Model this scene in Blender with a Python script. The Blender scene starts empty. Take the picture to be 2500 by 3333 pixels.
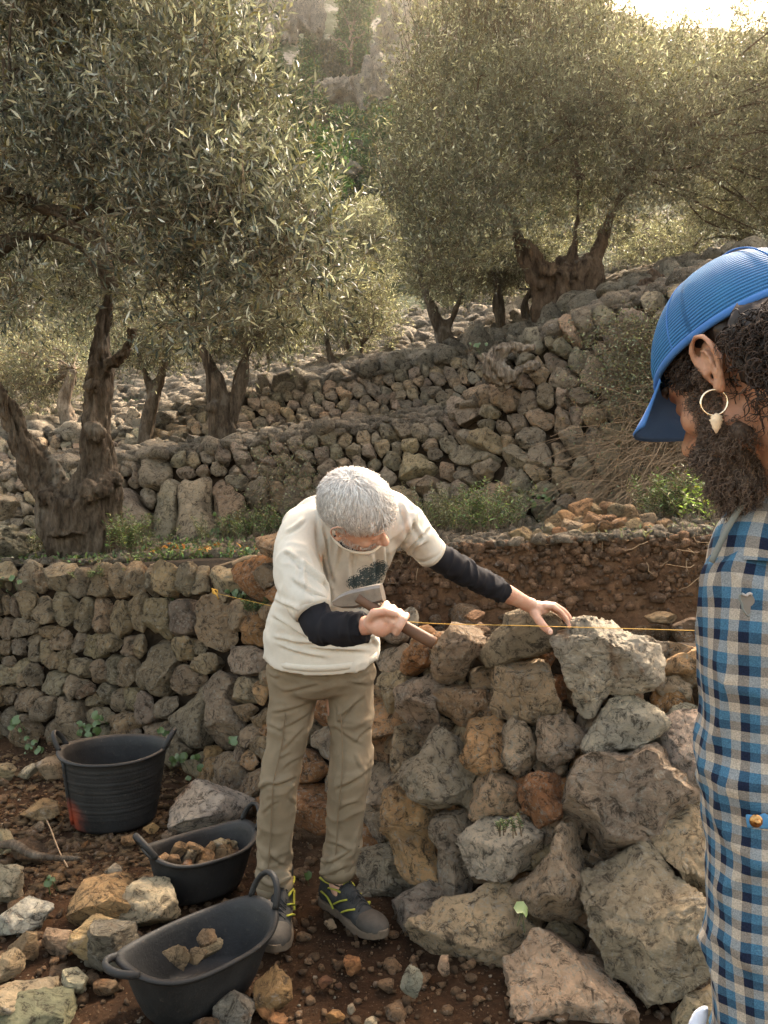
import bpy, bmesh, math, random
import numpy as np
from mathutils import Vector, Matrix
R = math.radians
SC = bpy.context.scene
COL = SC.collection

# ------------------------------------------------------------------ camera
cam_d = bpy.data.cameras.new('camera'); cam = bpy.data.objects.new('camera', cam_d); COL.objects.link(cam)
cam.location = (0, 0, 1.45); cam.rotation_euler = (R(90), 0, 0)
cam_d.sensor_fit = 'HORIZONTAL'; cam_d.sensor_width = 36; cam_d.lens = 36
cam_d.clip_start = .05; cam_d.clip_end = 2000
SC.camera = cam
# ------------------------------------------------------------------ sky + sun (one direction)
SUN_EL, SUN_AZ = R(46), R(27)          # elevation, degrees right of the view axis
world = bpy.data.worlds.new('World'); SC.world = world; world.use_nodes = True
wt = world.node_tree; wt.nodes.clear()
wo = wt.nodes.new('ShaderNodeOutputWorld'); wb = wt.nodes.new('ShaderNodeBackground')
sky = wt.nodes.new('ShaderNodeTexSky'); sky.sky_type = 'NISHITA'; sky.sun_disc = False
sky.sun_elevation = SUN_EL; sky.sun_rotation = SUN_AZ
sky.air_density = 1.0; sky.dust_density = 4.0; sky.ozone_density = .6
wb.inputs['Strength'].default_value = .15
wm = wt.nodes.new('ShaderNodeMix'); wm.data_type = 'RGBA'; wm.blend_type = 'MULTIPLY'; wm.inputs['Factor'].default_value = 1
wm.inputs[7].default_value = (1.27, 1.0, .71, 1)      # warm white balance of the hazy winter light
wt.links.new(sky.outputs[0], wm.inputs[6]); wt.links.new(wm.outputs[2], wb.inputs['Color']); wt.links.new(wb.outputs[0], wo.inputs['Surface'])
sun_d = bpy.data.lights.new('sun', 'SUN'); sun = bpy.data.objects.new('sun', sun_d); COL.objects.link(sun)
sun_d.energy = 2.3; sun_d.angle = R(9.0); sun_d.color = (1, .9, .76)
sd = Vector((math.sin(SUN_AZ) * math.cos(SUN_EL), math.cos(SUN_AZ) * math.cos(SUN_EL), math.sin(SUN_EL)))
sun.rotation_euler = sd.to_track_quat('Z', 'Y').to_euler(); sun.location = (0, 0, 30)
vs = SC.view_settings; SC.display_settings.display_device = 'sRGB'
vs.view_transform = 'Standard'; vs.look = 'None'; vs.gamma = 1; vs.use_curve_mapping = False
vs.exposure = 2.75
SC.cycles.volume_bounces = 1; SC.cycles.max_bounces = 8; SC.cycles.diffuse_bounces = 3
SC.cycles.transparent_max_bounces = 8; SC.cycles.volume_step_rate = 4

# ------------------------------------------------------------------ helpers
def P(u, v, Y):
    u = np.asarray(u, float); v = np.asarray(v, float); Y = np.asarray(Y, float)
    u, v, Y = np.broadcast_arrays(u, v, Y)
    return np.stack([(u - 1250) / 2500 * Y, Y, 1.45 - (v - 1666) / 2500 * Y], -1)
def nrm(a):
    a = np.asarray(a, float); return a / (np.linalg.norm(a, axis=-1, keepdims=True) + 1e-12)
_rt = np.random.RandomState(7)
_PT = _rt.permutation(4096); _PV = _rt.rand(4096) * 2 - 1
def vnoise(p, seed=0):
    p = np.asarray(p, float) + seed * 17.31
    i = np.floor(p).astype(np.int64); f = p - i; f = f * f * (3 - 2 * f)
    def h(dx, dy, dz):
        return _PV[_PT[(_PT[(_PT[(i[:, 0] + dx) & 4095] + i[:, 1] + dy) & 4095] + i[:, 2] + dz) & 4095]]
    x0 = h(0,0,0)*(1-f[:,0])+h(1,0,0)*f[:,0]; x1 = h(0,1,0)*(1-f[:,0])+h(1,1,0)*f[:,0]
    x2 = h(0,0,1)*(1-f[:,0])+h(1,0,1)*f[:,0]; x3 = h(0,1,1)*(1-f[:,0])+h(1,1,1)*f[:,0]
    a = x0*(1-f[:,1])+x1*f[:,1]; b = x2*(1-f[:,1])+x3*f[:,1]
    return a*(1-f[:,2])+b*f[:,2]
def fbm(p, seed=0, oct=4, gain=.5, lac=2.1):
    p = np.asarray(p, float); s = 0; a = 1; t = 0
    for k in range(oct):
        s = s + a * vnoise(p * lac ** k, seed + k * 3.7); t += a; a *= gain
    return s / t
def ridged(p, seed=0, oct=3):
    return 1 - 2 * np.abs(fbm(p, seed, oct))
WL = {}
def link(o, parent=None, loc=(0, 0, 0)):
    COL.objects.link(o); loc = np.asarray(loc, float); WL[o.name] = loc
    if parent is not None:
        o.parent = parent; o.location = loc - WL[parent.name]
    else: o.location = loc
    return o
def tag(o, label=None, cat=None, group=None, kind=None):
    if label: o['label'] = label
    if cat: o['category'] = cat
    if group: o['group'] = group
    if kind: o['kind'] = kind
    return o
def empty(name, loc, label=None, cat=None, group=None, kind=None, parent=None):
    o = bpy.data.objects.new(name, None); o.empty_display_size = .1
    link(o, parent, loc); return tag(o, label, cat, group, kind)
def mesh_of(V, F, smooth=True, uv=None, mi=None):
    me = bpy.data.meshes.new('mesh')
    V = np.ascontiguousarray(V, dtype=np.float32)
    if isinstance(F, np.ndarray):
        k = F.shape[1]; n = len(F)
        me.vertices.add(len(V)); me.vertices.foreach_set('co', V.ravel())
        me.loops.add(n * k); me.loops.foreach_set('vertex_index', np.ascontiguousarray(F, dtype=np.int32).ravel())
        me.polygons.add(n); me.polygons.foreach_set('loop_start', np.arange(0, n * k, k, dtype=np.int32))
        me.update(calc_edges=True)
    else:
        me.from_pydata(V.tolist(), [], [tuple(int(i) for i in f) for f in F]); me.update()
    if smooth: me.polygons.foreach_set('use_smooth', np.ones(len(me.polygons), bool))
    if uv is not None:
        l = me.uv_layers.new(name='UVMap'); li = np.zeros(len(me.loops), np.int32); me.loops.foreach_get('vertex_index', li)
        l.data.foreach_set('uv', np.asarray(uv, np.float32)[li].ravel())
    return me
def obj(name, V, F, mat, parent=None, center=None, smooth=True, uv=None, color=None, **kw):
    V = np.asarray(V, float)
    if center is None: center = V.mean(0) if parent is None else WL[parent.name]
    center = np.asarray(center, float)
    me = mesh_of(V - center, F, smooth, uv); me.materials.append(mat)
    o = bpy.data.objects.new(name, me); link(o, parent, center)
    if color is not None: o.color = (*color, 1)
    return tag(o, **kw)
def merge(parts):
    """parts: list of (V, F ndarray same arity or list) -> joined"""
    VV, FF, n = [], [], 0; ks = set(f.shape[1] for _, f in parts if isinstance(f, np.ndarray))
    uni = len(ks) == 1 and all(isinstance(f, np.ndarray) for _, f in parts)
    for V, F in parts:
        VV.append(np.asarray(V))
        if uni: FF.append(F + n)
        else: FF.extend([tuple(int(i) + n for i in f) for f in F])
        n += len(V)
    return np.concatenate(VV), (np.concatenate(FF) if uni else FF)
_ico = {}
def ico(s):
    if s not in _ico:
        bm = bmesh.new(); bmesh.ops.create_icosphere(bm, subdivisions=s, radius=1)
        bm.verts.ensure_lookup_table()
        _ico[s] = (np.array([v.co[:] for v in bm.verts]), np.array([[v.index for v in f.verts] for f in bm.faces])); bm.free()
    return _ico[s][0].copy(), _ico[s][1].copy()
def tube(pts, rad, n=8, ratio=1.0, side=None, cap=True, close=False):
    """quad tube through pts; rad scalar/array; side: direction kept for the first axis; ratio: second/first radius"""
    pts = np.asarray(pts, float); m = len(pts)
    rad = np.broadcast_to(np.asarray(rad, float), (m,)); ratio = np.broadcast_to(np.asarray(ratio, float), (m,))
    T = nrm(np.gradient(pts, axis=0)) if m > 1 else np.array([[0, 0, 1.]])
    if side is None:
        side = np.array([1, .13, .07]) if abs(nrm(pts[-1] - pts[0])[0]) < .8 else np.array([.1, .2, 1.])
    A = np.zeros((m, 3)); a = np.asarray(side, float)
    S = np.broadcast_to(np.asarray(side, float), (m, 3))
    for i in range(m):
        if np.ndim(side) == 2: a = S[i]
        a = a - T[i] * (a @ T[i]); a = a / (np.linalg.norm(a) + 1e-9); A[i] = a
    B = np.cross(T, A)
    th = np.arange(n) / n * 2 * np.pi
    V = pts[:, None] + rad[:, None, None] * (np.cos(th)[None, :, None] * A[:, None] + np.sin(th)[None, :, None] * B[:, None] * ratio[:, None, None])
    V = V.reshape(-1, 3); i = np.arange(m - 1)[:, None] * n; j = np.arange(n)[None]
    F = np.stack([i + j, i + (j + 1) % n, i + n + (j + 1) % n, i + n + j], -1).reshape(-1, 4)
    if cap:
        c0, c1 = len(V), len(V) + 1
        V = np.concatenate([V, pts[:1], pts[-1:]])
        j = np.arange(n); e = (m - 1) * n
        q0 = np.stack([np.full(n, c0), (j + 1) % n, j, j], -1); q1 = np.stack([np.full(n, c1), e + j, e + (j + 1) % n, e + (j + 1) % n], -1)
        F = [tuple(f) for f in F.tolist()] + [(c0, int(a), int(b)) for _, a, b, _ in q0] + [(c1, int(a), int(b)) for _, a, b, _ in q1]
    return V, F
def smoothpath(pts, k=6):
    """Catmull-Rom through rows of pts (any number of columns)"""
    pts = np.asarray(pts, float); q = np.concatenate([[2 * pts[0] - pts[1]], pts, [2 * pts[-1] - pts[-2]]]); out = []
    for i in range(len(pts) - 1):
        p0, p1, p2, p3 = q[i:i + 4]
        for t in np.arange(k) / k:
            out.append(.5 * (2 * p1 + (p2 - p0) * t + (2 * p0 - 5 * p1 + 4 * p2 - p3) * t * t + (3 * p1 - p0 - 3 * p2 + p3) * t ** 3))
    out.append(pts[-1]); return np.array(out)
def ell(c, r, M=None, s=3):
    V, F = ico(s); V = V * np.asarray(r)
    if M is not None: V = V @ np.asarray(M)
    return V + np.asarray(c), F
def blob(parts, vox, smooth=3):
    V, F = merge(parts)
    me = bpy.data.meshes.new('tmp'); me.from_pydata(np.asarray(V).tolist(), [], [tuple(int(i) for i in f) for f in F])
    o = bpy.data.objects.new('tmp', me); COL.objects.link(o)
    m = o.modifiers.new('r', 'REMESH'); m.mode = 'VOXEL'; m.voxel_size = vox
    bpy.context.view_layer.update()
    ev = o.evaluated_get(bpy.context.evaluated_depsgraph_get()); em = ev.to_mesh()
    V = np.zeros(len(em.vertices) * 3, np.float32); em.vertices.foreach_get('co', V); V = V.reshape(-1, 3).astype(float)
    L = np.zeros(len(em.loops), np.int32); em.loops.foreach_get('vertex_index', L)
    F = L.reshape(-1, 4); ev.to_mesh_clear(); bpy.data.objects.remove(o); bpy.data.meshes.remove(me)
    return lap(V, F, smooth), F
def lap(V, F, it=2, w=.5):
    E = np.concatenate([F[:, [0, 1]], F[:, [1, 2]], F[:, [2, 3]], F[:, [3, 0]]]) if F.shape[1] == 4 else np.concatenate([F[:, [0, 1]], F[:, [1, 2]], F[:, [2, 0]]])
    n = len(V); a = np.concatenate([E[:, 0], E[:, 1]]); b = np.concatenate([E[:, 1], E[:, 0]]); cnt = np.bincount(a, minlength=n)[:, None] + 1e-9
    for _ in range(it):
        M = np.stack([np.bincount(a, V[b, k], minlength=n) for k in range(3)], 1) / cnt
        V = V * (1 - w) + M * w
    return V
def vnormals(V, F):
    n = np.cross(V[F[:, 1]] - V[F[:, 0]], V[F[:, 2]] - V[F[:, 0]]); N = np.zeros_like(V)
    for k in range(F.shape[1]):
        for c in range(3): N[:, c] += np.bincount(F[:, k], n[:, c], minlength=len(V))
    return nrm(N)
def copytree(o, loc, label=None, name=None, rot=None, scale=None):
    c = o.copy(); COL.objects.link(c); WL[c.name] = np.asarray(loc, float); c.location = loc
    if rot is not None: c.rotation_euler = rot
    if scale is not None: c.scale = (scale,) * 3 if np.isscalar(scale) else scale
    if label: c['label'] = label
    for ch in list(o.children):
        d = ch.copy(); COL.objects.link(d); d.parent = c
    return c

# ------------------------------------------------------------------ materials
class NT:
    def __init__(s, name):
        s.m = bpy.data.materials.new(name); s.m.use_nodes = True; s.t = s.m.node_tree
        s.b = s.t.nodes['Principled BSDF']; s.out = s.t.nodes['Material Output']
    def n(s, typ, **kw):
        nd = s.t.nodes.new(typ)
        for k, v in kw.items():
            if hasattr(nd, k): setattr(nd, k, v)
        return nd
    def l(s, a, b): s.t.links.new(a, b)
    def val(s, sock, v):
        if hasattr(v, 'is_linked') or hasattr(v, 'links'): s.l(v, sock)
        else: sock.default_value = v if np.isscalar(v) or len(v) != 3 or sock.type == 'VECTOR' else (*v, 1)
    def math(s, op, a, b=0, c=0):
        nd = s.n('ShaderNodeMath', operation=op); s.val(nd.inputs[0], a); s.val(nd.inputs[1], b); s.val(nd.inputs[2], c); return nd.outputs[0]
    def mix(s, f, a, b, mode='MIX'):
        nd = s.n('ShaderNodeMix', data_type='RGBA', blend_type=mode); s.val(nd.inputs['Factor'], f)
        s.val(nd.inputs[6], a); s.val(nd.inputs[7], b); return nd.outputs[2]
    def noise(s, co, scale, detail=5, rough=.6, dist=0, stretch=None):
        if stretch:
            mp = s.n('ShaderNodeMapping'); s.l(co, mp.inputs[0]); mp.inputs['Scale'].default_value = stretch; co = mp.outputs[0]
        nd = s.n('ShaderNodeTexNoise'); s.l(co, nd.inputs['Vector']); nd.inputs['Scale'].default_value = scale
        nd.inputs['Detail'].default_value = detail; nd.inputs['Roughness'].default_value = rough; nd.inputs['Distortion'].default_value = dist
        return nd.outputs['Fac']
    def ramp(s, f, stops):
        nd = s.n('ShaderNodeValToRGB'); s.l(f, nd.inputs[0]); e = nd.color_ramp.elements
        while len(e) < len(stops): e.new(.5)
        for i, (p, c) in enumerate(stops):
            e[i].position = p; e[i].color = (c, c, c, 1) if np.isscalar(c) else (*c, 1)
        return nd.outputs[0]
    def bump(s, h, strength=.5, dist=.01, nrm_in=None):
        nd = s.n('ShaderNodeBump'); s.l(h, nd.inputs['Height']); nd.inputs['Strength'].default_value = strength; nd.inputs['Distance'].default_value = dist
        if nrm_in: s.l(nrm_in, nd.inputs['Normal'])
        return nd.outputs[0]
    def fin(s, col, rough=.8, nor=None, spec=.3):
        s.val(s.b.inputs['Base Color'], col); s.val(s.b.inputs['Roughness'], rough); s.b.inputs['Specular IOR Level'].default_value = spec
        if nor: s.l(nor, s.b.inputs['Normal'])
        return s.m
def stone_mat(name, tint=None, sc=1.0, white=.56, rust=.62, crack=1.0, lichen=True, island=False, bs=1.0):
    t = NT(name); tc = t.n('ShaderNodeTexCoord'); oi = t.n('ShaderNodeObjectInfo')
    add = t.n('ShaderNodeVectorMath', operation='ADD'); t.l(tc.outputs['Object'], add.inputs[0])
    m = t.math('MULTIPLY', oi.outputs['Random'], 83.0); t.l(m, add.inputs[1]); co = add.outputs[0]
    base = oi.outputs['Color'] if tint is None else tint
    if island:
        ge = t.n('ShaderNodeNewGeometry'); r = ge.outputs['Random Per Island']
        base = t.mix(t.ramp(r, [(0, 0), (1, 1)]), tuple(.6 * c for c in tint), tuple(min(1, 1.5 * c) for c in tint))
    n1 = t.noise(co, 5 * sc, 6, .7, .4); n2 = t.noise(co, 11 * sc, 9, .8, .8); n3 = t.noise(co, 48 * sc, 6, .85)
    c = t.mix(t.ramp(n1, [(.3, 0), (.7, 1)]), t.mix(1, base, (.72, .72, .72), 'MULTIPLY'), t.mix(1, base, (1.45, 1.38, 1.27), 'MULTIPLY'))
    # rust stain, pale fresh break and lichen, dark lichen / pits
    rr = t.noise(co, 3.2 * sc, 5, .7, .6)
    c = t.mix(t.math('MULTIPLY', t.ramp(rr, [(rust, 0), (rust + .1, 1)]), .75), c, (.36, .17, .065))
    c = t.mix(t.math('MULTIPLY', t.ramp(n2, [(white, 0), (white + .1, 1)]), .7), c, (.56, .52, .46))
    if lichen:
        c = t.mix(t.math('MULTIPLY', t.ramp(n3, [(.53, 0), (.6, 1)]), .75), c, (.5, .46, .37))
    nd = t.noise(co, 22 * sc, 9, .85, .6)
    c = t.mix(t.math('MULTIPLY', t.ramp(nd, [(.41, 1), (.49, 0)]), .85), c, (.05, .038, .026))
    vo = t.n('ShaderNodeTexVoronoi', feature='DISTANCE_TO_EDGE'); vo.inputs['Scale'].default_value = 7 * sc
    wp = t.mix(.12, co, t.n('ShaderNodeTexNoise').outputs['Color']); 
    nn = wp.node.inputs[7].links[0].from_node; t.l(co, nn.inputs['Vector']); nn.inputs['Scale'].default_value = 9 * sc; nn.inputs['Detail'].default_value = 4
    t.l(wp, vo.inputs['Vector']); ck = t.ramp(vo.outputs['Distance'], [(0, 0), (.035, 1)])
    msk = t.ramp(rr, [(.36, 0), (.5, 1)])
    crk = t.math('MULTIPLY', t.math('SUBTRACT', 1.0, ck), msk)
    c = t.mix(t.math('MULTIPLY', crk, .38 * crack), c, (.07, .05, .032))
    h = t.math('ADD', t.math('MULTIPLY', n2, 1.0), t.math('MULTIPLY', n1, .8))
    h = t.math('ADD', h, t.math('MULTIPLY', t.ramp(nd, [(.34, 0), (.54, 1)]), .9)); h = t.math('ADD', h, t.math('MULTIPLY', n3, .6))
    h = t.math('ADD', h, t.math('MULTIPLY', t.math('ABSOLUTE', t.math('SUBTRACT', t.noise(co, 9 * sc, 7, .7, 1.2), .5)), 2.6)); h = t.math('SUBTRACT', h, t.math('MULTIPLY', crk, .5 * crack))
    return t.fin(c, .88, t.bump(h, 1.0, .085 * bs / max(sc, .6)), .2)
def simple_mat(name, col, rough=.8, scale=20, var=.25, bd=.003, spec=.3, stretch=None, bstr=.6, metallic=0, coord='Object'):
    t = NT(name); tc = t.n('ShaderNodeTexCoord'); co = tc.outputs[coord]
    n = t.noise(co, scale, 6, .65, 0, stretch); n2 = t.noise(co, scale * .22, 4, .6, .3, stretch)
    k = t.math('ADD', t.math('MULTIPLY', n, .5), t.math('MULTIPLY', n2, .5))
    c = t.mix(t.ramp(k, [(.3, 0), (.7, 1)]), tuple(x * (1 - var) for x in col), tuple(min(1, x * (1 + var)) for x in col))
    t.b.inputs['Metallic'].default_value = metallic
    return t.fin(c, rough, t.bump(n, bstr, bd), spec)
def leaf_mat(name, top, under, trans=.3, rough=.38, spec=.5, var=.45):
    t = NT(name); ge = t.n('ShaderNodeNewGeometry'); r = ge.outputs['Random Per Island']
    c = t.mix(ge.outputs['Backfacing'], top, under)
    k = t.ramp(r, [(0, 1 - var), (.6, .95), (.85, 1.25)]); k2 = t.math('MULTIPLY', t.math('GREATER_THAN', r, .88), var * 1.6); k = t.mix(1, k, t.mix(k2, (1, 1, 1), (2.4, 2.4, 2.5)), 'MULTIPLY')  # a few leaves much brighter: glints of reflected light put into the colour
    c = t.mix(1, c, k, 'MULTIPLY')
    yl = t.math('GREATER_THAN', t.math('FRACT', t.math('MULTIPLY', r, 37.0)), .9)
    c = t.mix(t.math('MULTIPLY', yl, .6), c, (.2, .17, .05))
    t.fin(c, rough, None, spec)
    tr = t.n('ShaderNodeBsdfTranslucent'); t.l(t.mix(1, c, (1.15, 1.2, .75), 'MULTIPLY'), tr.inputs['Color'])
    mx = t.n('ShaderNodeMixShader'); mx.inputs[0].default_value = trans
    t.l(t.b.outputs[0], mx.inputs[1]); t.l(tr.outputs[0], mx.inputs[2]); t.l(mx.outputs[0], t.out.inputs['Surface'])
    return t.m
M = {}
M['stone'] = stone_mat('limestone')
M['stone_old'] = stone_mat('weathered_limestone', white=.62, rust=.66, crack=.9, bs=1.3)
M['stone_fresh'] = stone_mat('fresh_limestone', sc=1.1, white=.57, rust=.58, lichen=False, bs=.8)
M['rubble'] = stone_mat('rubble_stone', tint=(.24, .2, .15), sc=2, island=True, crack=.3)
M['pebble'] = stone_mat('pebbles', tint=(.24, .155, .09), sc=3, island=True, crack=.2, lichen=False)
M['chip'] = stone_mat('wood_coloured_chips', tint=(.26, .17, .09), sc=3, island=True, crack=.2, lichen=False)
M['core'] = simple_mat('wall_gap_shade', (.045, .03, .018), .95, 30, .4, .02)  # dark backing sheet; shade of the gaps between stones put into its colour
# ================================================================== soil materials
def soil_mat(name, dark, lite, sc=1.0, green=None):
    t = NT(name); tc = t.n('ShaderNodeTexCoord'); co = tc.outputs['Object']
    n1 = t.noise(co, 2.2 * sc, 6, .65, .3); n2 = t.noise(co, 24 * sc, 8, .75, .5); n3 = t.noise(co, 110 * sc, 5, .8)
    c = t.mix(t.ramp(n1, [(.35, 0), (.65, 1)]), dark, lite)
    c = t.mix(t.ramp(n2, [(.35, .6), (.6, 0)]), c, tuple(x * .3 for x in dark))
    c = t.mix(t.math('MULTIPLY', t.ramp(n3, [(.6, 0), (.68, 1)]), .65), c, (.4, .32, .22))
    if green:
        c = t.mix(t.math('MULTIPLY', t.ramp(t.noise(co, 1.3 * sc, 7, .7), [(.5, 0), (.62, 1)]), .8), c, green)
    h = t.math('ADD', t.math('MULTIPLY', n2, 1), t.math('MULTIPLY', n3, .4))
    return t.fin(c, .95, t.bump(h, 1, .03 / sc), .1)
M['soil'] = soil_mat('dark_soil', (.04, .021, .011), (.09, .048, .024))
M['terrace'] = soil_mat('terrace_ground', (.15, .10, .055), (.24, .18, .11), 1, (.07, .09, .03))
M['bank'] = soil_mat('red_earth_bank', (.10, .052, .027), (.20, .11, .058), 1.6)
def hill_mat():
    t = NT('hillside_scrub'); tc = t.n('ShaderNodeTexCoord'); co = tc.outputs['Object']; ge = t.n('ShaderNodeNewGeometry')
    n1 = t.noise(co, .12, 8, .65, .4); n2 = t.noise(co, .9, 9, .75, .6); n3 = t.noise(co, 5, 6, .8)
    rock = t.mix(t.ramp(n2, [(.35, 0), (.65, 1)]), (.3, .27, .23), (.66, .61, .55))
    rock = t.mix(t.ramp(t.noise(co, .16, 5, .6), [(.6, 0), (.68, 1)]), rock, (.42, .2, .08))
    grn = t.mix(n3, (.03, .05, .022), (.10, .12, .055))
    sx = t.n('ShaderNodeSeparateXYZ'); t.l(ge.outputs['Normal'], sx.inputs[0])
    k = t.math('ADD', t.math('MULTIPLY', n1, .7), t.math('MULTIPLY', n2, .6)); k = t.math('ADD', k, t.math('MULTIPLY', sx.outputs['Z'], .35))
    c = t.mix(t.ramp(k, [(.84, 0), (.93, 1)]), rock, grn)
    return t.fin(c, .95, t.bump(t.math('ADD', n2, t.math('MULTIPLY', n3, .3)), 1, .8), .1)
M['hill'] = hill_mat()

# ================================================================== the lines of the terraces (u -> v, Y)
class Line:
    def __init__(s, rows): a = np.array(rows, float); s.u, s.v, s.Y = a[:, 0], a[:, 1], a[:, 2]
    def at(s, u): return np.interp(u, s.u, s.v), np.interp(u, s.u, s.Y)
    def pts(s, u): v, Y = s.at(u); return P(u, v, Y)
def z0(Y): return 1666 + 1.45 / Y * 2500
B1 = Line([(u, z0(Y), Y) for u, Y in [(-1500, 6), (-900, 5.6), (0, 4.9), (300, 4.7), (620, 4.15), (850, 3.65), (1100, 3.25), (1300, 2.95), (1500, 2.7), (1700, 2.5), (2000, 2.35), (2300, 2.25), (3000, 2.15), (4000, 2.1)]])
T1 = Line([(-1500, 1900, 6.1), (-900, 1890, 5.75), (0, 1870, 5.15), (300, 1850, 4.95), (700, 1830, 4.5), (900, 1840, 4.05), (1100, 1930, 3.7), (1300, 2000, 3.3), (1500, 2010, 3.1), (1800, 2010, 2.98), (2300, 2040, 2.92), (3000, 2060, 2.9), (4000, 2060, 2.9)])
# ground edge behind wall 1: wall top on the left, bank top on the right
E1 = Line([(-1500, 1875, 6.5), (-900, 1865, 6.1), (0, 1845, 5.45), (300, 1835, 5.25), (700, 1812, 4.9), (850, 1822, 4.5), (920, 1826, 4.25), (1400, 1792, 4.0), (1800, 1768, 3.8), (2300, 1745, 3.7), (3000, 1740, 3.6), (4000, 1740, 3.6)])
B2 = Line([(-1500, 1760, 9), (0, 1745, 8), (250, 1762, 7.4), (800, 1752, 7.1), (1200, 1730, 7.0), (1600, 1728, 6.3), (2000, 1690, 5.8), (2350, 1662, 5.4), (3000, 1650, 5.1), (4000, 1650, 5)])
T2 = Line([(-1500, 1600, 9.6), (0, 1575, 8.5), (250, 1520, 7.9), (700, 1475, 7.6), (1000, 1425, 7.6), (1265, 1390, 7.6), (1480, 1372, 7.3), (1560, 1320, 7.0), (1600, 1240, 6.9), (1680, 1150, 6.85), (1900, 1045, 6.6), (2130, 960, 6.3), (2350, 890, 6.0), (3000, 800, 5.8), (4000, 750, 5.7)])
B3 = Line([(-1500, 1560, 11.5), (0, 1530, 10.4), (700, 1440, 9.6), (1000, 1400, 9.4), (1265, 1370, 9.2), (1500, 1345, 9.0), (1620, 1250, 8.6), (1900, 1040, 8.2), (2350, 885, 7.8), (4000, 750, 7.5)])
T3 = Line([(-1500, 1500, 12.2), (0, 1440, 11), (400, 1420, 10.4), (560, 1390, 10.2), (700, 1325, 10.1), (1000, 1262, 10.0), (1250, 1215, 9.8), (1450, 1180, 9.6), (1560, 1150, 9.3), (1700, 1120, 9.0), (1900, 1020, 8.7), (2100, 945, 8.5), (2350, 870, 8.3), (4000, 740, 8)])
L4 = Line([(-1500, 1450, 16), (0, 1400, 15), (700, 1290, 14), (1250, 1185, 13.5), (1500, 1130, 13.2), (1900, 980, 12.5), (2200, 900, 12), (4000, 700, 12)])
L5 = Line([(-1500, 1330, 22), (0, 1270, 21), (700, 1200, 20), (1250, 1090, 19), (1500, 1040, 19), (1900, 930, 18), (2200, 850, 18), (4000, 650, 18)])
L6 = Line([(-1500, 1150, 32), (700, 1080, 30), (1250, 960, 29), (2200, 760, 28), (4000, 600, 28)])
L7 = Line([(-1500, 800, 46), (900, 760, 44), (1300, 700, 44), (2200, 590, 44), (4000, 520, 44)])
L8 = Line([(-1500, 430, 64), (900, 400, 62), (1300, 350, 62), (2200, 370, 64), (4000, 400, 64)])
L9 = Line([(-1500, -50, 90), (1000, -60, 86), (1500, 20, 86), (2000, 200, 88), (2600, 230, 92), (4000, 260, 92)])
L10 = Line([(-1500, -500, 125), (1200, -480, 120), (1750, -220, 120), (1950, 0, 120), (2150, 95, 120), (2400, 118, 120), (2700, 90, 120), (4000, 60, 120)])
L11 = Line([(-1500, -350, 190), (1200, -300, 190), (1750, -100, 190), (1950, 150, 190), (2500, 260, 190), (4000, 300, 190)])
U = np.arange(-1500, 4001, 25.0)
def strip(lines, sub, amp, seed, name, mat, freq=2.5, u=U, **kw):
    rows = []
    LP = [l.pts(u) for l in lines]
    for a in range(len(LP) - 1):
        k = sub[a] if isinstance(sub, (list, tuple)) else sub
        for t in np.arange(k) / k: rows.append(LP[a] * (1 - t) + LP[a + 1] * t)
    rows.append(LP[-1]); m = len(rows); n = len(u); V = np.array(rows).reshape(-1, 3)
    am = np.interp(V[:, 1], [0, 8, 15, 40, 120], [amp, amp, amp * 2.5, amp * 14, amp * 50]) if amp > 0 else 0
    fr = np.interp(V[:, 1], [0, 8, 15, 40, 120], [freq, freq, freq * .5, freq * .12, freq * .05])
    V[:, 2] += am * fbm(V * fr[:, None], seed, 5, .55)
    i = np.arange(m - 1)[:, None] * n; j = np.arange(n - 1)[None]
    F = np.stack([i + j, i + j + 1, i + n + j + 1, i + n + j], -1).reshape(-1, 4)
    return obj(name, V, F, mat, center=(0, 0, 0), **kw)
# foreground soil
gx = np.linspace(-9, 7, 270); gy = np.concatenate([np.linspace(-4, 1.6, 30)[:-1], np.linspace(1.6, 6.4, 210)])
XX, YY = np.meshgrid(gx, gy); V = np.stack([XX.ravel(), YY.ravel(), 0 * XX.ravel()], 1)
def ground_z(x, y):
    p = np.stack([np.ravel(x), np.ravel(y), 0 * np.ravel(x)], 1)
    return .035 * fbm(p * 1.6, 3, 3) + .022 * fbm(p * 9, 5, 3)
V[:, 2] = ground_z(V[:, 0], V[:, 1]) - .02
n = len(gx); i = np.arange(len(gy) - 1)[:, None] * n; j = np.arange(n - 1)[None]
F = np.stack([i + j, i + j + 1, i + n + j + 1, i + n + j], -1).reshape(-1, 4)
obj('soil_ground', V, F, M['soil'], center=(0, 0, 0), label='dark brown trodden soil in front of the stone walls', kind='structure')
tl = lambda L, dY, dv: Line([(a, b + dv, c + dY) for a, b, c in zip(L.u, L.v, L.Y)])
strip([E1, B2, tl(B2, .5, 0)], [16, 1], .05, 11, 'terrace_ground', M['terrace'], kind='structure', label='stony terrace ground between the front wall and the second wall')
strip([tl(T2, .12, 6), B3, tl(B3, .5, 0)], [5, 1], .04, 12, 'upper_terrace_ground', M['terrace'], kind='structure', label='narrow upper terrace above the second wall')
strip([tl(T3, .12, 6), L4, L5, L6, L7, L8, L9, L10, L11], [4, 6, 8, 10, 12, 14, 16, 6], .06, 13, 'hillside', M['hill'], kind='structure', label='steep scrubby hillside rising behind the olive terraces')
# far land that closes the ground to the horizon, and the land behind the camera
V = np.array([(-700, -400, -6), (700, -400, -6), (700, 900, -6), (-700, 900, -6.)])
obj('valley_ground', V, np.array([[0, 1, 2, 3]]), M['terrace'], center=(0, 0, 0), kind='structure', label='valley ground below the terraces')
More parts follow.
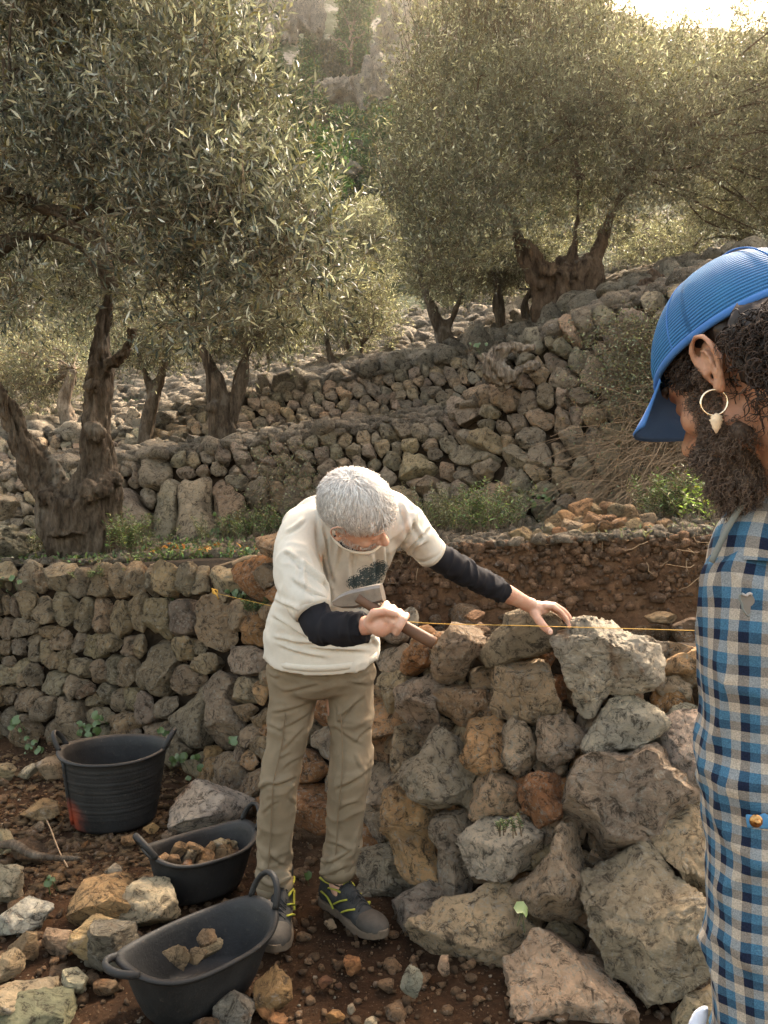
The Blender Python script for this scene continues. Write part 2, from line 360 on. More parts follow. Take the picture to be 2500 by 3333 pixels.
# earth bank behind the wall being built
u = np.arange(840, 4001, 8.0); top = E1.pts(u); rows = []
for k, (dy, z) in enumerate([(0, None), (-.03, .93), (-.07, .8), (-.10, .62), (-.14, .4), (-.17, .2), (-.2, 0), (-.3, -.1), (-.45, -.3), (-.6, -.4), (-.8, -.5)]):
    p = top.copy(); p[:, 1] += dy; base = .80
    p[:, 1] = np.maximum(p[:, 1], T1.at(u)[1] + .08)
    if z is not None: p[:, 2] = base + (top[:, 2] - base) * z
    rows.append(p)
rr = []
for a, b in zip(rows[:-1], rows[1:]):
    for t in np.arange(5) / 5: rr.append(a * (1 - t) + b * t)
rr.append(rows[-1]); V = np.array(rr).reshape(-1, 3); m = len(rr); n = len(u)
V[:, 1] += .10 * fbm(V * 3.0, 21, 4) + .035 * ridged(V * 14, 22, 3); V[:, 2] += .02 * fbm(V * 8, 23, 3)
i = np.arange(m - 1)[:, None] * n; j = np.arange(n - 1)[None]
F = np.stack([i + j, i + n + j, i + n + j + 1, i + j + 1], -1).reshape(-1, 4)
bank = obj('earth_bank', V, F, M['bank'], center=(0, 0, 0), kind='structure', label='cut bank of red earth with roots behind the unfinished wall')
bankV = V.reshape(m, n, 3)

# ================================================================== stones
rng = np.random.RandomState(5)
def rock_q(sub, seed, p=3.4, nf=10, lo=.5, hi=.86, up=.3):
    r = np.random.RandomState(seed); V, F = ico(sub)
    rho = np.hypot(V[:, 0], V[:, 1]); rho = np.minimum(rho, 1); th = np.arctan2(V[:, 1], V[:, 0])
    # spread rho so that flat faces fill
    h = np.sign(V[:, 2]) * np.power(np.clip(1 - rho ** p, 0, 1), 1 / p)
    q = np.stack([rho * np.cos(th), rho * np.sin(th), h], 1)
    for _ in range(nf):
        n = nrm(r.normal(size=3) * [1, 1, .8] + [0, 0, up]); o = r.uniform(lo, hi)
        d = np.maximum(0, q @ n - o); q = q - d[:, None] * n * 1.0
    return q, F
def renorm(q):
    rho = np.hypot(q[:, 0], q[:, 1]); th = np.arctan2(q[:, 1], q[:, 0]); b = np.linspace(-np.pi, np.pi, 15)
    k = np.clip(np.digitize(th, b) - 1, 0, 13); mx = np.array([rho[k == i].max() if (k == i).any() else 1 for i in range(14)]); mx = np.where(mx > .2, mx, 1)
    c = (b[:-1] + b[1:]) / 2; f = np.interp(th, np.r_[c[-1] - 2 * np.pi, c, c[0] + 2 * np.pi], np.r_[mx[-1], mx, mx[0]])
    q = q.copy(); q[:, :2] *= (1 / f)[:, None]; return q
def rough(q, seed, amp):
    k = amp * (.4 * fbm(q * 1.7, seed, 3) + .4 * ridged(q * 2.6, seed + 2, 3) + .34 * ridged(q * 6.5, seed + 4, 3) + .16 * ridged(q * 15, seed + 6, 2) + (.10 * ridged(q * 32, seed + 8, 2) if len(q) > 2500 else 0))
    return q * (1 + k)[:, None]
class Surf:
    def __init__(s, B, T): s.B, s.T = B, T
    def Y(s, u, v):
        vb, Yb = s.B.at(u); vt, Yt = s.T.at(u); t = np.clip((vb - v) / np.maximum(vb - vt, 1), -.3, 1.4)
        return Yb + (Yt - Yb) * t
    def p(s, u, v): return P(u, v, s.Y(u, v))
    def n(s, u, v):
        a = s.p(u + 4, v) - s.p(u - 4, v); b = s.p(u, v - 4) - s.p(u, v + 4)
        k = nrm(np.cross(a, b)); return k * (-1 if k[1] > 0 else 1)
def wall_stone(surf, cu, cv, ths, Rpx, sub, seed, mat, color, depth=.75, push=0.0, amp=.13, parent=None, raw=False, nf=8, dmax=.3, name='stone'):
    """one stone whose outline is Rpx(theta) in picture pixels, standing on the wall surface"""
    C = surf.p(cu, cv); n = surf.n(cu, cv)
    q, F = rock_q(sub, seed, nf=nf); q = renorm(rough(q, seed, amp))
    rho = np.hypot(q[:, 0], q[:, 1]); th = np.arctan2(q[:, 1], q[:, 0])
    Rv = np.interp(th, np.r_[ths - 2 * np.pi, ths, ths + 2 * np.pi], np.r_[Rpx, Rpx, Rpx])
    uu = cu + Rv * np.cos(th); vv = cv - Rv * np.sin(th)
    O = surf.p(uu, vv) - C; O -= (O @ n)[:, None] * n
    size = Rpx.mean() / 2500 * C[1]; d = min(size * depth, dmax)
    V = C + n * (push - d * .25) + O * rho[:, None] + n * (q[:, 2] * d)[:, None]
    if raw: return V, F
    return obj(name, V, F, mat, parent, center=C, color=color)
def cells(cu, cv, a, b, ang, K=20, over=1.5, gap=.97, rs=None):
    """outline radii of ellipse-weighted cells"""
    cu, cv, a, b, ang = map(lambda x: np.asarray(x, float), (cu, cv, a, b, ang)); n = len(cu)
    D = np.hypot(cu[:, None] - cu[None], cv[:, None] - cv[None]) / (a + b)[None]
    nb = np.argsort(D, 1)[:, 1:min(n, 17)]
    ths = np.arange(K) / K * 2 * np.pi - np.pi
    ca, sa = np.cos(ang), np.sin(ang)
    def metric(j, du, dv):
        x = du * ca[j] - dv * sa[j]; y = du * sa[j] + dv * ca[j]   # v grows downward
        return np.sqrt((x / a[j]) ** 2 + (y / b[j]) ** 2)
    out = np.zeros((n, K))
    for k, t in enumerate(ths):
        c, s = np.cos(t), -np.sin(t); one = 1 / metric(np.arange(n), c * np.ones(n), s * np.ones(n))
        best = one * over; alive = np.ones(n, bool)
        for f in np.linspace(.25, over, 26):
            r = one * f; pu = cu + c * r; pv = cv + s * r
            oth = metric(nb, pu[:, None] - cu[nb], pv[:, None] - cv[nb]).min(1)
            hit = alive & (oth < f); best[hit] = r[hit]; alive &= ~hit
        out[:, k] = best
    # soften and shrink
    out = out * .7 + .15 * np.roll(out, 1, 1) + .15 * np.roll(out, -1, 1)
    return ths, out * gap
def poly_R(poly, K=36):
    poly = np.array(poly, float); x, y = poly[:, 0], poly[:, 1]; x1, y1 = np.roll(x, -1), np.roll(y, -1)
    cr = x * y1 - x1 * y; A = cr.sum() / 2; c = np.array([((x + x1) * cr).sum(), ((y + y1) * cr).sum()]) / (6 * A)
    ths = np.arange(K) / K * 2 * np.pi - np.pi; out = []
    for t in ths:
        d = np.array([math.cos(t), -math.sin(t)]); best = 0
        for p, q in zip(poly, np.roll(poly, -1, 0)):
            e = q - p; den = d[0] * e[1] - d[1] * e[0]
            if abs(den) < 1e-9: continue
            w = p - c; r = (w[0] * e[1] - w[1] * e[0]) / den; s = (w[0] * d[1] - w[1] * d[0]) / den
            if r > 0 and -1e-6 <= s <= 1 + 1e-6: best = max(best, r)
        out.append(best)
    out = np.array(out); out[out == 0] = out[out > 0].mean()
    return c, ths, out
GREY, TAN, OCH, RUST, PALE, BRN = (.43, .355, .26), (.53, .405, .265), (.58, .375, .19), (.44, .225, .10), (.68, .585, .44), (.38, .26, .155)
def jit(c, r, k=.18): return tuple(np.clip(np.array(c) * (1 + r.uniform(-k, k)) * (1 + r.uniform(-.05, .05, 3)), .01, .9))
def core(surf, name, parent, off, u=U, vpad=0):
    rows = []
    for t in np.linspace(0, 1, 10):
        vb, Yb = surf.B.at(u); vt, Yt = surf.T.at(u); v = vb + (vt - vb) * t; p = surf.p(u, v + (np.where(u < 900, -2, vpad) if t == 1 else 0)); p[:, 1] += off; rows.append(p)
    p = rows[-1].copy(); p[:, 1] += np.where(u < 900, .5, .12) if vpad > 20 else .5; p[:, 2] += np.where(u < 900, .03, -.3) if vpad > 20 else .03; rows.append(p)
    V = np.array(rows).reshape(-1, 3); V[:, 1] += .03 * fbm(V * 6, 2, 2); m = len(rows); n = len(u); i = np.arange(m - 1)[:, None] * n; j = np.arange(n - 1)[None]
    F = np.stack([i + j, i + j + 1, i + n + j + 1, i + n + j], -1).reshape(-1, 4)
    return obj(name, V, F, M['core'], parent, center=WL[parent.name])
def gen_seeds(surf, u0, u1, size, rs, asp=1.35, tilt=.35, top=1.02):
    out = []; t = .02
    for uu in [0]:
        # rows by height measured at mid wall
        pass
    um = (u0 + u1) / 2; rows = []
    t = 0.0
    while t < top:
        vb, Yb = surf.B.at(um); vt, Yt = surf.T.at(um); Y = Yb + (Yt - Yb) * t; H = (vb - vt)
        s = size(t) * 2500 / Y; rows.append((t + .5 * s / H, s / H)); t += s / H
    for tc, dt in rows:
        u = u0 + rs.uniform(0, 30)
        while u < u1:
            vb, Yb = surf.B.at(u); vt, Yt = surf.T.at(u); Y = Yb + (Yt - Yb) * tc
            s = size(tc) * 2500 / Y; k = rs.uniform(.65, 1.45); w = s * asp * k
            tt = tc + rs.uniform(-.22, .22) * dt; v = vb + (vt - vb) * tt
            h = abs(dt * (vb - vt)) * rs.uniform(.85, 1.1)
            out.append((u + w / 2, v, w / 2, h / 2, rs.normal() * tilt)); u += w
            if k > 1.3 and rs.rand() < .3 and len(out) > 3: pass
    return np.array(out)
# ------------------------------------------------------------------ wall 1, finished left part
S1 = Surf(B1, T1)
wall1 = empty('dry_stone_wall', P(500, 2440, 4.4), 'nearest dry stone wall, weathered on the left, half rebuilt with pale stones on the right', 'wall', kind='thing')
core(S1, 'wall_gap_backing', wall1, .16, vpad=75)
raw1 = """30,230,60,130;125,215,120,140;210,240,60,110;325,210,140,120;415,240,110,140;530,230,130,140;640,250,90,150;730,240,110,160;815,235,80,170;890,230,150,170;1010,235,110,150;1095,240,80,140;1200,230,130,110;1410,215,230,180;1200,320,60,60
20,350,60,120;65,360,50,130;150,360,140,120;250,390,100,150,25;340,390,120,170,35;450,420,110,180;530,420,90,170;640,440,150,190;750,400,100,200;870,430,150,210;980,440,150,220;1150,470,190,270;1290,430,100,150;1380,500,160,160
30,490,80,110;110,490,140,90;20,590,70,80;100,580,100,80;170,590,80,190,25;280,510,130,70;350,560,150,80,30;430,560,110,110,40;230,620,90,130;500,590,130,130,40;600,570,110,110;690,590,90,130;750,590,110,130,30;850,700,190,310,10;1000,590,130,120;1080,600,70,90
40,680,80,70;70,740,80,120,35;290,660,100,90;350,660,90,110;450,700,140,100,30;540,720,110,130,30;620,710,80,160;700,730,100,150;1110,680,170,120;1340,670,190,150;990,770,160,130;180,740,110,120,40;120,760,70,110
300,780,130,130;400,800,110,120;50,840,110,110;150,870,140,120,30;470,830,110,70,20;570,840,110,140,40;640,880,150,120,45;710,870,100,140;790,920,110,170;890,910,130,100,30;1060,940,160,430,-24;1180,900,190,480;1320,830,190,160
50,1000,110,160;140,1030,130,160,30;250,930,150,130,35;340,990,210,210,40;500,870,90,70;530,970,140,80;550,1050,80,100;660,1010,170,150,30;740,1060,60,60;820,1060,160,110,20;950,1130,140,150;1330,930,110,100;1390,980,100,110;1350,1080,130,150;1400,1120,120,150;1400,830,90,120;1420,1040,60,90
1150,1280,150,150;1260,1270,150,180;1350,1200,120,130;1060,1240,110,120;1390,1320,130,150"""
sd1 = []
for row in raw1.replace('\n', ';').split(';'):
    f = [float(x) for x in row.split(',')]; f += [0] * (5 - len(f))
    sd1.append((f[0] / 1.659, 1750 + f[1] / 1.659, f[2] / 2 / 1.659, f[3] / 2 / 1.659, R(-f[4] if False else f[4])))
rs = np.random.RandomState(3)
left = gen_seeds(S1, -700, -25, lambda t: .16, rs); left[:, 4] *= .8
gap1 = gen_seeds(S1, 860, 1230, lambda t: .17, rs, 1.1); gap1 = gap1[(gap1[:, 0] < 1190) | (gap1[:, 1] > 2700)]
gap1 = gap1[gap1[:, 0] < 1215]
A = np.concatenate([np.array(sd1), left, gap1])
ths, RR = cells(*A.T, over=1.5, gap=.99)
for k in range(len(A)):
    cu, cv = A[k, :2]; r = np.random.RandomState(100 + k)
    base = [(.37, .29, .19), (.34, .275, .19), (.41, .305, .19)][r.randint(3)] if cu < 720 else (TAN if r.rand() < .6 else GREY)
    if cu > 800: base = [TAN, BRN, RUST, OCH, GREY][r.randint(5)]
    if abs(cu - 1150 / 1.659) < 6 and cv > 2480: base = OCH
    wob = RR[k] * (1 + .06 * r.normal(size=len(ths)))
    wall_stone(S1, cu, cv, ths, wob, 4 if cu > -20 else 3, 100 + k, M['stone_old'] if cu < 800 else M['stone'], jit(base, r), depth=.7, push=r.uniform(-.02, .03), amp=.15, parent=wall1, nf=9, dmax=.2)
# ------------------------------------------------------------------ wall 1, right part, stone by stone
def c6(*p): return [(1200 + x / 1.4426, 1850 + y / 1.4426) for x, y in p]
def c2(*p): return [(1000 + x / 1.106, 2400 + y / 1.106) for x, y in p]
right = [
 (c6((40,470),(130,465),(170,520),(150,640),(80,700),(45,620)), TAN, 0),
 (c6((205,500),(320,440),(345,540),(350,680),(300,760),(220,840),(150,730),(140,620),(170,530)), GREY, .02),
 (c6((230,300),(300,270),(350,330),(330,440),(240,460),(180,500),(150,460),(190,360)), RUST, .04),
 (c6((370,240),(470,270),(560,360),(500,430),(440,500),(350,540),(325,430),(350,300)), TAN, .04),
 (c6((470,500),(530,490),(565,540),(520,560),(460,535)), BRN, -.05),
 (c6((345,560),(420,525),(560,570),(550,640),(480,700),(430,770),(370,700),(325,640)), BRN, .0),
 (c6((570,560),(590,460),(680,440),(800,420),(850,480),(910,650),(780,720),(620,700),(570,650)), TAN, .03),
 (c6((1240,330),(1330,280),(1440,330),(1460,390),(1380,430),(1300,410)), GREY, -.08),
 (c6((1370,430),(1440,390),(1560,360),(1620,460),(1520,500),(1400,485)), OCH, 0),
 (c6((1385,500),(1480,490),(1535,540),(1520,610),(1420,610),(1370,560)), TAN, -.02),
 (c6((1000,850),(1060,740),(1110,640),(1210,610),(1330,700),(1390,760),(1250,850),(1100,880),(1020,885)), PALE, .06),
 (c6((1390,610),(1450,605),(1560,650),(1500,700),(1400,740)), PALE, -.03),
 (c6((1210,610),(1300,600),(1380,640),(1390,740),(1330,690)), PALE, -.05),
 (c6((1350,820),(1400,730),(1490,680),(1600,660),(1680,850),(1640,1050),(1520,1050),(1400,960)), PALE, .05),
 (c6((430,780),(480,700),(590,690),(640,760),(630,940),(540,960),(470,930)), OCH, .01),
 (c6((620,760),(690,695),(760,740),(800,830),(760,900),(700,980),(630,910)), TAN, .03),
 (c6((780,710),(900,665),(990,720),(1045,790),(1000,850),(860,930),(790,910),(800,830)), GREY, .0),
 (c6((190,900),(250,850),(300,770),(400,765),(450,870),(490,960),(440,1100),(310,1120),(250,1030),(195,980)), GREY, .04),
 (c6((80,720),(130,700),(210,840),(190,960),(110,970),(70,880)), TAN, -.02),
 (c6((0,910),(60,910),(110,1010),(100,1150),(60,1280),(0,1290),(-60,1200),(-50,1000)), GREY, 0),
 (c6((0,640),(60,700),(75,800),(60,900),(0,905),(-40,800)), BRN, -.03),
 (c6((110,990),(180,970),(280,1060),(300,1200),(290,1370),(350,1480),(260,1480),(180,1420),(110,1330),(80,1160)), OCH, .03),
 (c6((480,1030),(560,950),(650,955),(700,1010),(680,1140),(560,1190),(460,1230),(460,1120)), TAN, .02),
 (c6((680,1040),(760,950),(870,950),(910,1040),(905,1180),(790,1210),(720,1140)), RUST, .02),
 (c6((905,1050),(960,910),(1100,900),(1300,850),(1380,870),(1420,980),(1560,1080),(1400,1180),(1360,1290),(1150,1320),(1050,1240),(920,1150)), GREY, .08),
 (c2((450,255),(560,250),(570,400),(560,590),(500,540),(470,400)), GREY, .02),
 (c2((570,370),(640,300),(770,280),(850,350),(780,470),(730,520),(620,490)), PALE, .03),
 (c2((785,400),(880,370),(900,430),(800,470)), TAN, -.04),
 (c2((900,330),(960,320),(985,450),(990,640),(930,670),(800,620),(715,570),(760,510),(890,440)), TAN, .06),
 (c2((985,430),(1040,380),(1085,410),(1060,490),(1000,510)), TAN, -.06),
 (c2((1010,530),(1080,470),(1150,410),(1240,420),(1300,500),(1400,620),(1430,900),(1300,970),(1200,950),(1080,830),(1020,680)), GREY, .10),
 (c2((1235,340),(1320,250),(1420,210),(1480,260),(1480,560),(1410,570),(1300,480),(1240,400)), TAN, .06),
 (c2((200,380),(300,375),(350,440),(390,540),(340,600),(260,620),(210,500)), GREY, .0),
 (c2((335,680),(400,560),(470,490),(540,560),(560,640),(490,780),(380,780)), GREY, .08),
 (c2((490,720),(560,600),(700,520),(780,600),(810,700),(740,830),(680,910),(560,880),(500,800)), TAN, .1),
 (c2((745,820),(850,670),(960,740),(1050,800),(1120,880),(1200,980),(1200,1100),(850,1100),(760,950)), TAN, .12),
 (c2((1310,1010),(1420,940),(1480,900),(1480,1100),(1300,1100)), TAN, .08),
 (c2((1360,680),(1440,600),(1500,620),(1500,820),(1400,780)), TAN, -.02),
 (c2((1060,400),(1110,380),(1150,410),(1100,450)), BRN, -.05),
 (c2((560,590),(600,540),(690,520),(650,560)), RUST, -.05),
 (c2((380,590),(440,540),(460,500),(400,470),(370,520)), BRN, -.06),
 (c2((1200,980),(1300,975),(1300,1100),(1210,1100)), GREY, -.06),
]
for k, (poly, colr, push) in enumerate(right):
    c, t_, r_ = poly_R(poly); r = np.random.RandomState(600 + k)
    big = r_.mean() > 60
    wall_stone(S1, c[0], c[1], t_, r_ * 1.15, 6 if big else 5, 600 + k, M['stone'], jit(tuple(min(.75, 1.12 * c_) for c_ in colr), r, .08), depth=1.0, push=push, amp=.15, parent=wall1, nf=14, dmax=.24)
# small packing stones deep between the large ones
A = gen_seeds(S1, 1210, 3000, lambda t: .13, rs, 1.2, top=.93); ths, RR = cells(*A.T, gap=.9)
for k in range(len(A)):
    r = np.random.RandomState(900 + k)
    if A[k, 0] < 2330 or A[k, 0] > 2330:
        wall_stone(S1, A[k, 0], A[k, 1], ths, RR[k], 3, 900 + k, M['stone'], jit([BRN, TAN, RUST, GREY][r.randint(4)], r), push=-.05 if A[k, 0] < 2330 else 0, parent=wall1, dmax=.1)
# ------------------------------------------------------------------ wall 2
S2 = Surf(B2, T2)
wall2 = empty('dry_stone_wall', P(1300, 1700, 7), 'tall second dry stone wall of rounded stones behind the men, rising to the right', 'wall', kind='thing')
core(S2, 'wall_gap_backing', wall2, .14, vpad=-8)
big2 = """310,1690,70,75;440,1670,60,80;550,1640,65,90;640,1660,70,110;735,1650,55,75;510,1560,50,50;480,1620,40,40;850,1610,45,40;900,1610,30,40;1100,1590,50,45;960,1660,40,50
1560,1490,70,40,-10;1350,1510,55,40;1380,1570,45,40;1590,1525,50,30,5;1595,1445,60,40;1320,1620,55,30,10;1400,1615,50,28;1620,1610,42,50;1515,1545,35,25;1490,1600,35,35;1450,1595,45,30,35;1560,1640,50,45;1520,1700,80,60;1760,1495,42,42;1820,1480,32,50;1680,1480,40,40;1710,1430,45,40;1770,1360,60,28;1830,1360,35,40;1880,1350,40,35;1650,1440,38,30;1750,1210,42,38;1840,1235,60,42;1885,1185,35,40;1930,1230,50,55;1885,1290,50,38;1720,1310,38,45;1780,1300,30,50;1830,1290,28,45;1800,1180,35,35;1700,1240,45,35;1650,1290,55,45;1560,1290,50,30;1510,1340,50,40;1930,1350,45,35;1940,1440,40,50;1870,1440,50,40;1880,1530,45,40;1830,1555,50,40;1770,1590,45,35;1700,1570,45,35;1660,1550,40,30;1750,1540,40,35;1990,1500,45,60;2070,1540,60,50;2050,1610,90,60;1930,1600,60,50;2200,1600,70,50;2120,1480,60,50;1860,1080,35,40;1900,1060,35,40;1960,1050,30,40;1800,1100,40,35;1830,1130,30,30;1740,1110,40,30;1760,1650,40,35;1700,1640,40,35;2000,1410,60,40;2010,1330,55,45;2000,1260,50,45;2010,1180,50,40;2010,1100,45,40;2060,1060,45,40;2060,1130,45,35;2070,1210,40,40"""
bs = []
for row in big2.replace('\n', ';').split(';'):
    f = [float(x) for x in row.split(',')]; f += [0] * (5 - len(f)); bs.append((f[0], f[1], f[2], f[3], R(f[4])))
bs = np.array(bs); rs = np.random.RandomState(8)
G = gen_seeds(S2, -500, 3300, lambda t: .15 if t < .5 else .125, rs, 1.25)
# the wall is taller to the right: more rows there
Gr = gen_seeds(Surf(B2, T2), 1560, 3300, lambda t: .16, rs, 1.3)
G1 = gen_seeds(S2, -500, 1560, lambda t: .17 - .04 * t, rs, 1.25)
def rows_seeds(surf, u0, u1, s_m, rs, step=120, asp=1.3):
    out = []; u = u0
    while u < u1:
        vb, Yb = surf.B.at(u); vt, Yt = surf.T.at(u); Ym = (Yb + Yt) / 2; s = s_m * 2500 / Ym; n = max(2, round((vb - vt) / s)); 
        w = s * asp * rs.uniform(.75, 1.25)
        for k in range(n):
            v = vb + (vt - vb) * (k + .5 + rs.uniform(-.25, .25)) / n
            out.append((u + rs.uniform(-.35, .35) * w + (k % 2) * w * .5, v, w / 2 * rs.uniform(.8, 1.25), (vb - vt) / n / 2 * rs.uniform(.85, 1.2), rs.normal() * .35))
        u += w
    return np.array(out)
G = rows_seeds(S2, -500, 3300, .118, rs)
d = np.hypot((G[:, None, 0] - bs[None, :, 0]) / (bs[None, :, 2] + 14), (G[:, None, 1] - bs[None, :, 1]) / (bs[None, :, 3] + 14)).min(1)
A = np.concatenate([bs, G[d > 1]]); ths, RR = cells(*A.T, over=1.5, gap=.97)
def emit_wall(surf, wall, A, ths, RR, seed, mat, limit=296, dmax=.16, sub=3, colors=(GREY, GREY, TAN), stuffmat=None, depth=.75):
    vis = (A[:, 0] > -40) & (A[:, 0] < 2540); sz = np.where(vis, RR.mean(1), RR.mean(1) * .01); order = np.argsort(-sz); rest = []
    for i, k in enumerate(order):
        r = np.random.RandomState(seed + int(k)); c = jit(colors[r.randint(len(colors))], r, .22)
        if i < limit:
            wall_stone(surf, A[k, 0], A[k, 1], ths, RR[k] * (1 + .05 * r.normal(size=len(ths))), sub if RR[k].mean() > 22 else 3, seed + int(k), mat, c, depth=depth, push=r.uniform(-.02, .03), parent=wall, amp=.14, dmax=dmax)
        else:
            rest.append(wall_stone(surf, A[k, 0], A[k, 1], ths, RR[k], 2, seed + int(k), mat, c, depth=depth, push=r.uniform(-.02, .02), raw=True, amp=.12, dmax=dmax))
    if rest:
        V, F = merge(rest); obj('small_stones', V, F, stuffmat or M['rubble'], wall, center=WL[wall.name], kind='stuff')
M['stone_mid'] = stone_mat('grey_terrace_stone', white=.6, rust=.7, crack=.5, sc=.9)
emit_wall(S2, wall2, A, ths, RR, 2000, M['stone_mid'], sub=4, depth=.85)
# ------------------------------------------------------------------ wall 3
S3 = Surf(B3, T3)
wall3 = empty('dry_stone_wall', P(1200, 1380, 9.4), 'third dry stone wall of small stones, on the terrace above the second wall', 'wall', kind='thing')
core(S3, 'wall_gap_backing', wall3, .14, vpad=-8)
A = rows_seeds(S3, -300, 2900, .115, rs); A = A[np.argsort(A[:, 0])]; ths, RR = cells(*A.T, gap=1.0)
emit_wall(S3, wall3, A, ths, RR, 4000, M['stone_mid'], sub=3)
# two more low walls on the slope
def low_wall(rows_b, rows_t, seed, label, s=.2, u0=-200, u1=2600):
    b, t = Line(rows_b), Line(rows_t); S = Surf(b, t); w = empty('dry_stone_wall', b.pts(np.array([float(b.u.mean())]))[0], label, 'wall', kind='thing')
    A = rows_seeds(S, max(u0, b.u[0]), min(u1, b.u[-1]), s, rs); ths, RR = cells(*A.T, gap=1.0)
    core(S, 'wall_gap_backing', w, .15, u=np.linspace(b.u[0], b.u[-1], 60)); emit_wall(S, w, A, ths, RR, seed, M['stone_mid'], limit=200, sub=2, colors=(GREY, PALE, TAN), dmax=.2)
low_wall([(760, 1300, 13.6), (1100, 1235, 13.2), (1480, 1160, 12.8)], [(760, 1235, 13.8), (1100, 1180, 13.4), (1480, 1105, 13)], 6000, 'far low terrace wall between the pale trunk and the forked olive', .2)
low_wall([(330, 1500, 10.0), (500, 1470, 10), (700, 1440, 9.9), (780, 1425, 9.9)], [(330, 1440, 10.1), (500, 1405, 10.1), (700, 1360, 10.0), (780, 1330, 10.0)], 6500, 'short stretch of rough wall behind the black trunk', .2)
low_wall([(1850, 1035, 11.2), (2050, 975, 11), (2250, 915, 10.8)], [(1850, 975, 11.3), (2050, 905, 11.1), (2250, 850, 11)], 6800, 'low wall piece of pale stones left of the blue cap', .2)
# ------------------------------------------------------------------ loose stuff: scattered small stones
def scatter(name, n, fpos, smin, smax, mat, seed, label, flat=.6, sub=1, sink=.2, nf=4):
    r = np.random.RandomState(seed); parts = []; base = [rock_q(sub, seed + i, nf=nf) for i in range(12)]; base = [(rough(q, seed + i, .25), F) for i, (q, F) in enumerate(base)]
    pos = fpos(r, n)
    for i in range(len(pos)):
        q, F = base[r.randint(12)]; s = smin * (smax / smin) ** (r.rand() ** 2.2); a = r.rand() * 6.28; ca, sa = math.cos(a), math.sin(a)
        q = q * [s * r.uniform(.7, 1.4), s * r.uniform(.6, 1.1), s * flat * r.uniform(.6, 1.2)]
        ti = r.normal() * .3; ct, st = math.cos(ti), math.sin(ti); q = np.stack([q[:, 0] * ct - q[:, 2] * st, q[:, 1], q[:, 0] * st + q[:, 2] * ct], 1)
        q = np.stack([q[:, 0] * ca - q[:, 1] * sa, q[:, 0] * sa + q[:, 1] * ca, q[:, 2]], 1)
        parts.append((q + pos[i] + [0, 0, s * flat * (1 - sink)], F))
    V, F = merge(parts); return obj(name, V, F, mat, center=(0, 0, 0), smooth=False, kind='stuff', label=label)
def on_ground(r, n):
    Y = 1.3 + (5.4 - 1.3) * r.rand(n) ** 1.0; u = r.uniform(-200, 2400, n); x = (u - 1250) / 2500 * Y
    _, Yb = B1.at(u); k = Y < Yb + .05; x, Y = x[k], Y[k]
    return np.stack([x, Y, ground_z(x, Y) - .02], 1)
scatter('gravel', 9500, on_ground, .003, .018, M['pebble'], 31, 'small pebbles and crumbs of stone trodden into the soil')
scatter('rubble', 800, on_ground, .015, .036, M['pebble'], 32, 'broken brown stone pieces strewn over the soil', sub=2)
def left_pos(r, n):
    v = r.uniform(2455, 2900, n); Y = 1.45 * 2500 / (v - 1666); u = r.uniform(-150, 640, n) - (v - 2450) * .35; x = (u - 1250) / 2500 * Y
    return np.stack([x, Y, ground_z(x, Y) - .02], 1)
scatter('chip_litter', 3000, left_pos, .006, .035, M['chip'], 33, 'ochre flakes of stone and dry litter below the left wall', flat=.25)
pale = stone_mat('pale_crumbs', tint=(.5, .45, .36), sc=3, island=True, crack=.1, lichen=False)
scatter('pale_crumbs', 700, on_ground, .003, .013, pale, 34, 'pale limestone crumbs dotted over the dark soil', flat=.5)
def terr_pos(r, n):
    t = r.rand(n) ** 1.3; u = r.uniform(-100, 2500, n); a = E1.pts(u); b = B2.pts(u); return a * (1 - t)[:, None] + b * t[:, None]
scatter('terrace_gravel', 5000, terr_pos, .008, .05, M['rubble'], 35, 'small pale stones covering the terrace above the front wall')
def bank_pos(r, n):
    i = r.randint(0, 22, n); j = r.randint(0, bankV.shape[1], n); j = np.minimum(j, 240); return bankV[i, j] + [0, -.005, 0]
scatter('bank_stones', 3800, bank_pos, .006, .032, stone_mat('red_crumbs', tint=(.24, .145, .085), sc=3, island=True, lichen=False), 36, 'brown crumbs and small stones stuck in the red earth bank', flat=.8)
def trench_pos(r, n):
    i = r.randint(24, bankV.shape[0] - 4, n); j = r.randint(0, 240, n); return bankV[i, j]
scatter('trench_stones', 420, trench_pos, .025, .085, stone_mat('brown_rubble', tint=(.2, .13, .075), sc=2, island=True), 37, 'brown stones filling the trench behind the new wall', sub=2)
def slope_pos(r, n):
    u = r.uniform(-200, 2500, n); LL = [T3.pts(u), L4.pts(u), L5.pts(u), L6.pts(u)]; t = r.rand(n) * 2.3; k = t.astype(int); f = (t - k)[:, None]
    S = np.stack(LL); return S[k, np.arange(n)] * (1 - f) + S[k + 1, np.arange(n)] * f
scatter('slope_rubble', 6500, slope_pos, .06, .2, stone_mat('pale_rubble', tint=(.34, .30, .235), sc=.8, island=True), 38, 'pale limestone rubble covering the slope under the trees', sub=2, flat=.75)
def t2_pos(r, n):
    u = r.uniform(-300, 2500, n); f = r.rand(n)[:, None]; return T2.pts(u) * (1 - f) + B3.pts(u) * f
def edge_pos(L, u0, u1, d0, d1):
    def f(r, n): u = r.uniform(u0, u1, n); v, Y = L.at(u); p = P(u, v, Y); p[:, 1] += r.uniform(d0, d1, n); p[:, 2] -= .03; return p
    return f
scatter('cap_stones', 1500, edge_pos(T2, -400, 3000, .02, .6), .045, .10, M['rubble'], 40, 'small stones packed along the top of the second wall', sub=2)
scatter('cap_stones', 1300, edge_pos(T3, -300, 2900, .02, .6), .045, .10, M['rubble'], 41, 'small stones packed along the top of the third wall', sub=2)
scatter('ledge_stones', 2600, t2_pos, .03, .13, M['rubble'], 39, 'loose stones lying on the ledge above the second wall', sub=2)
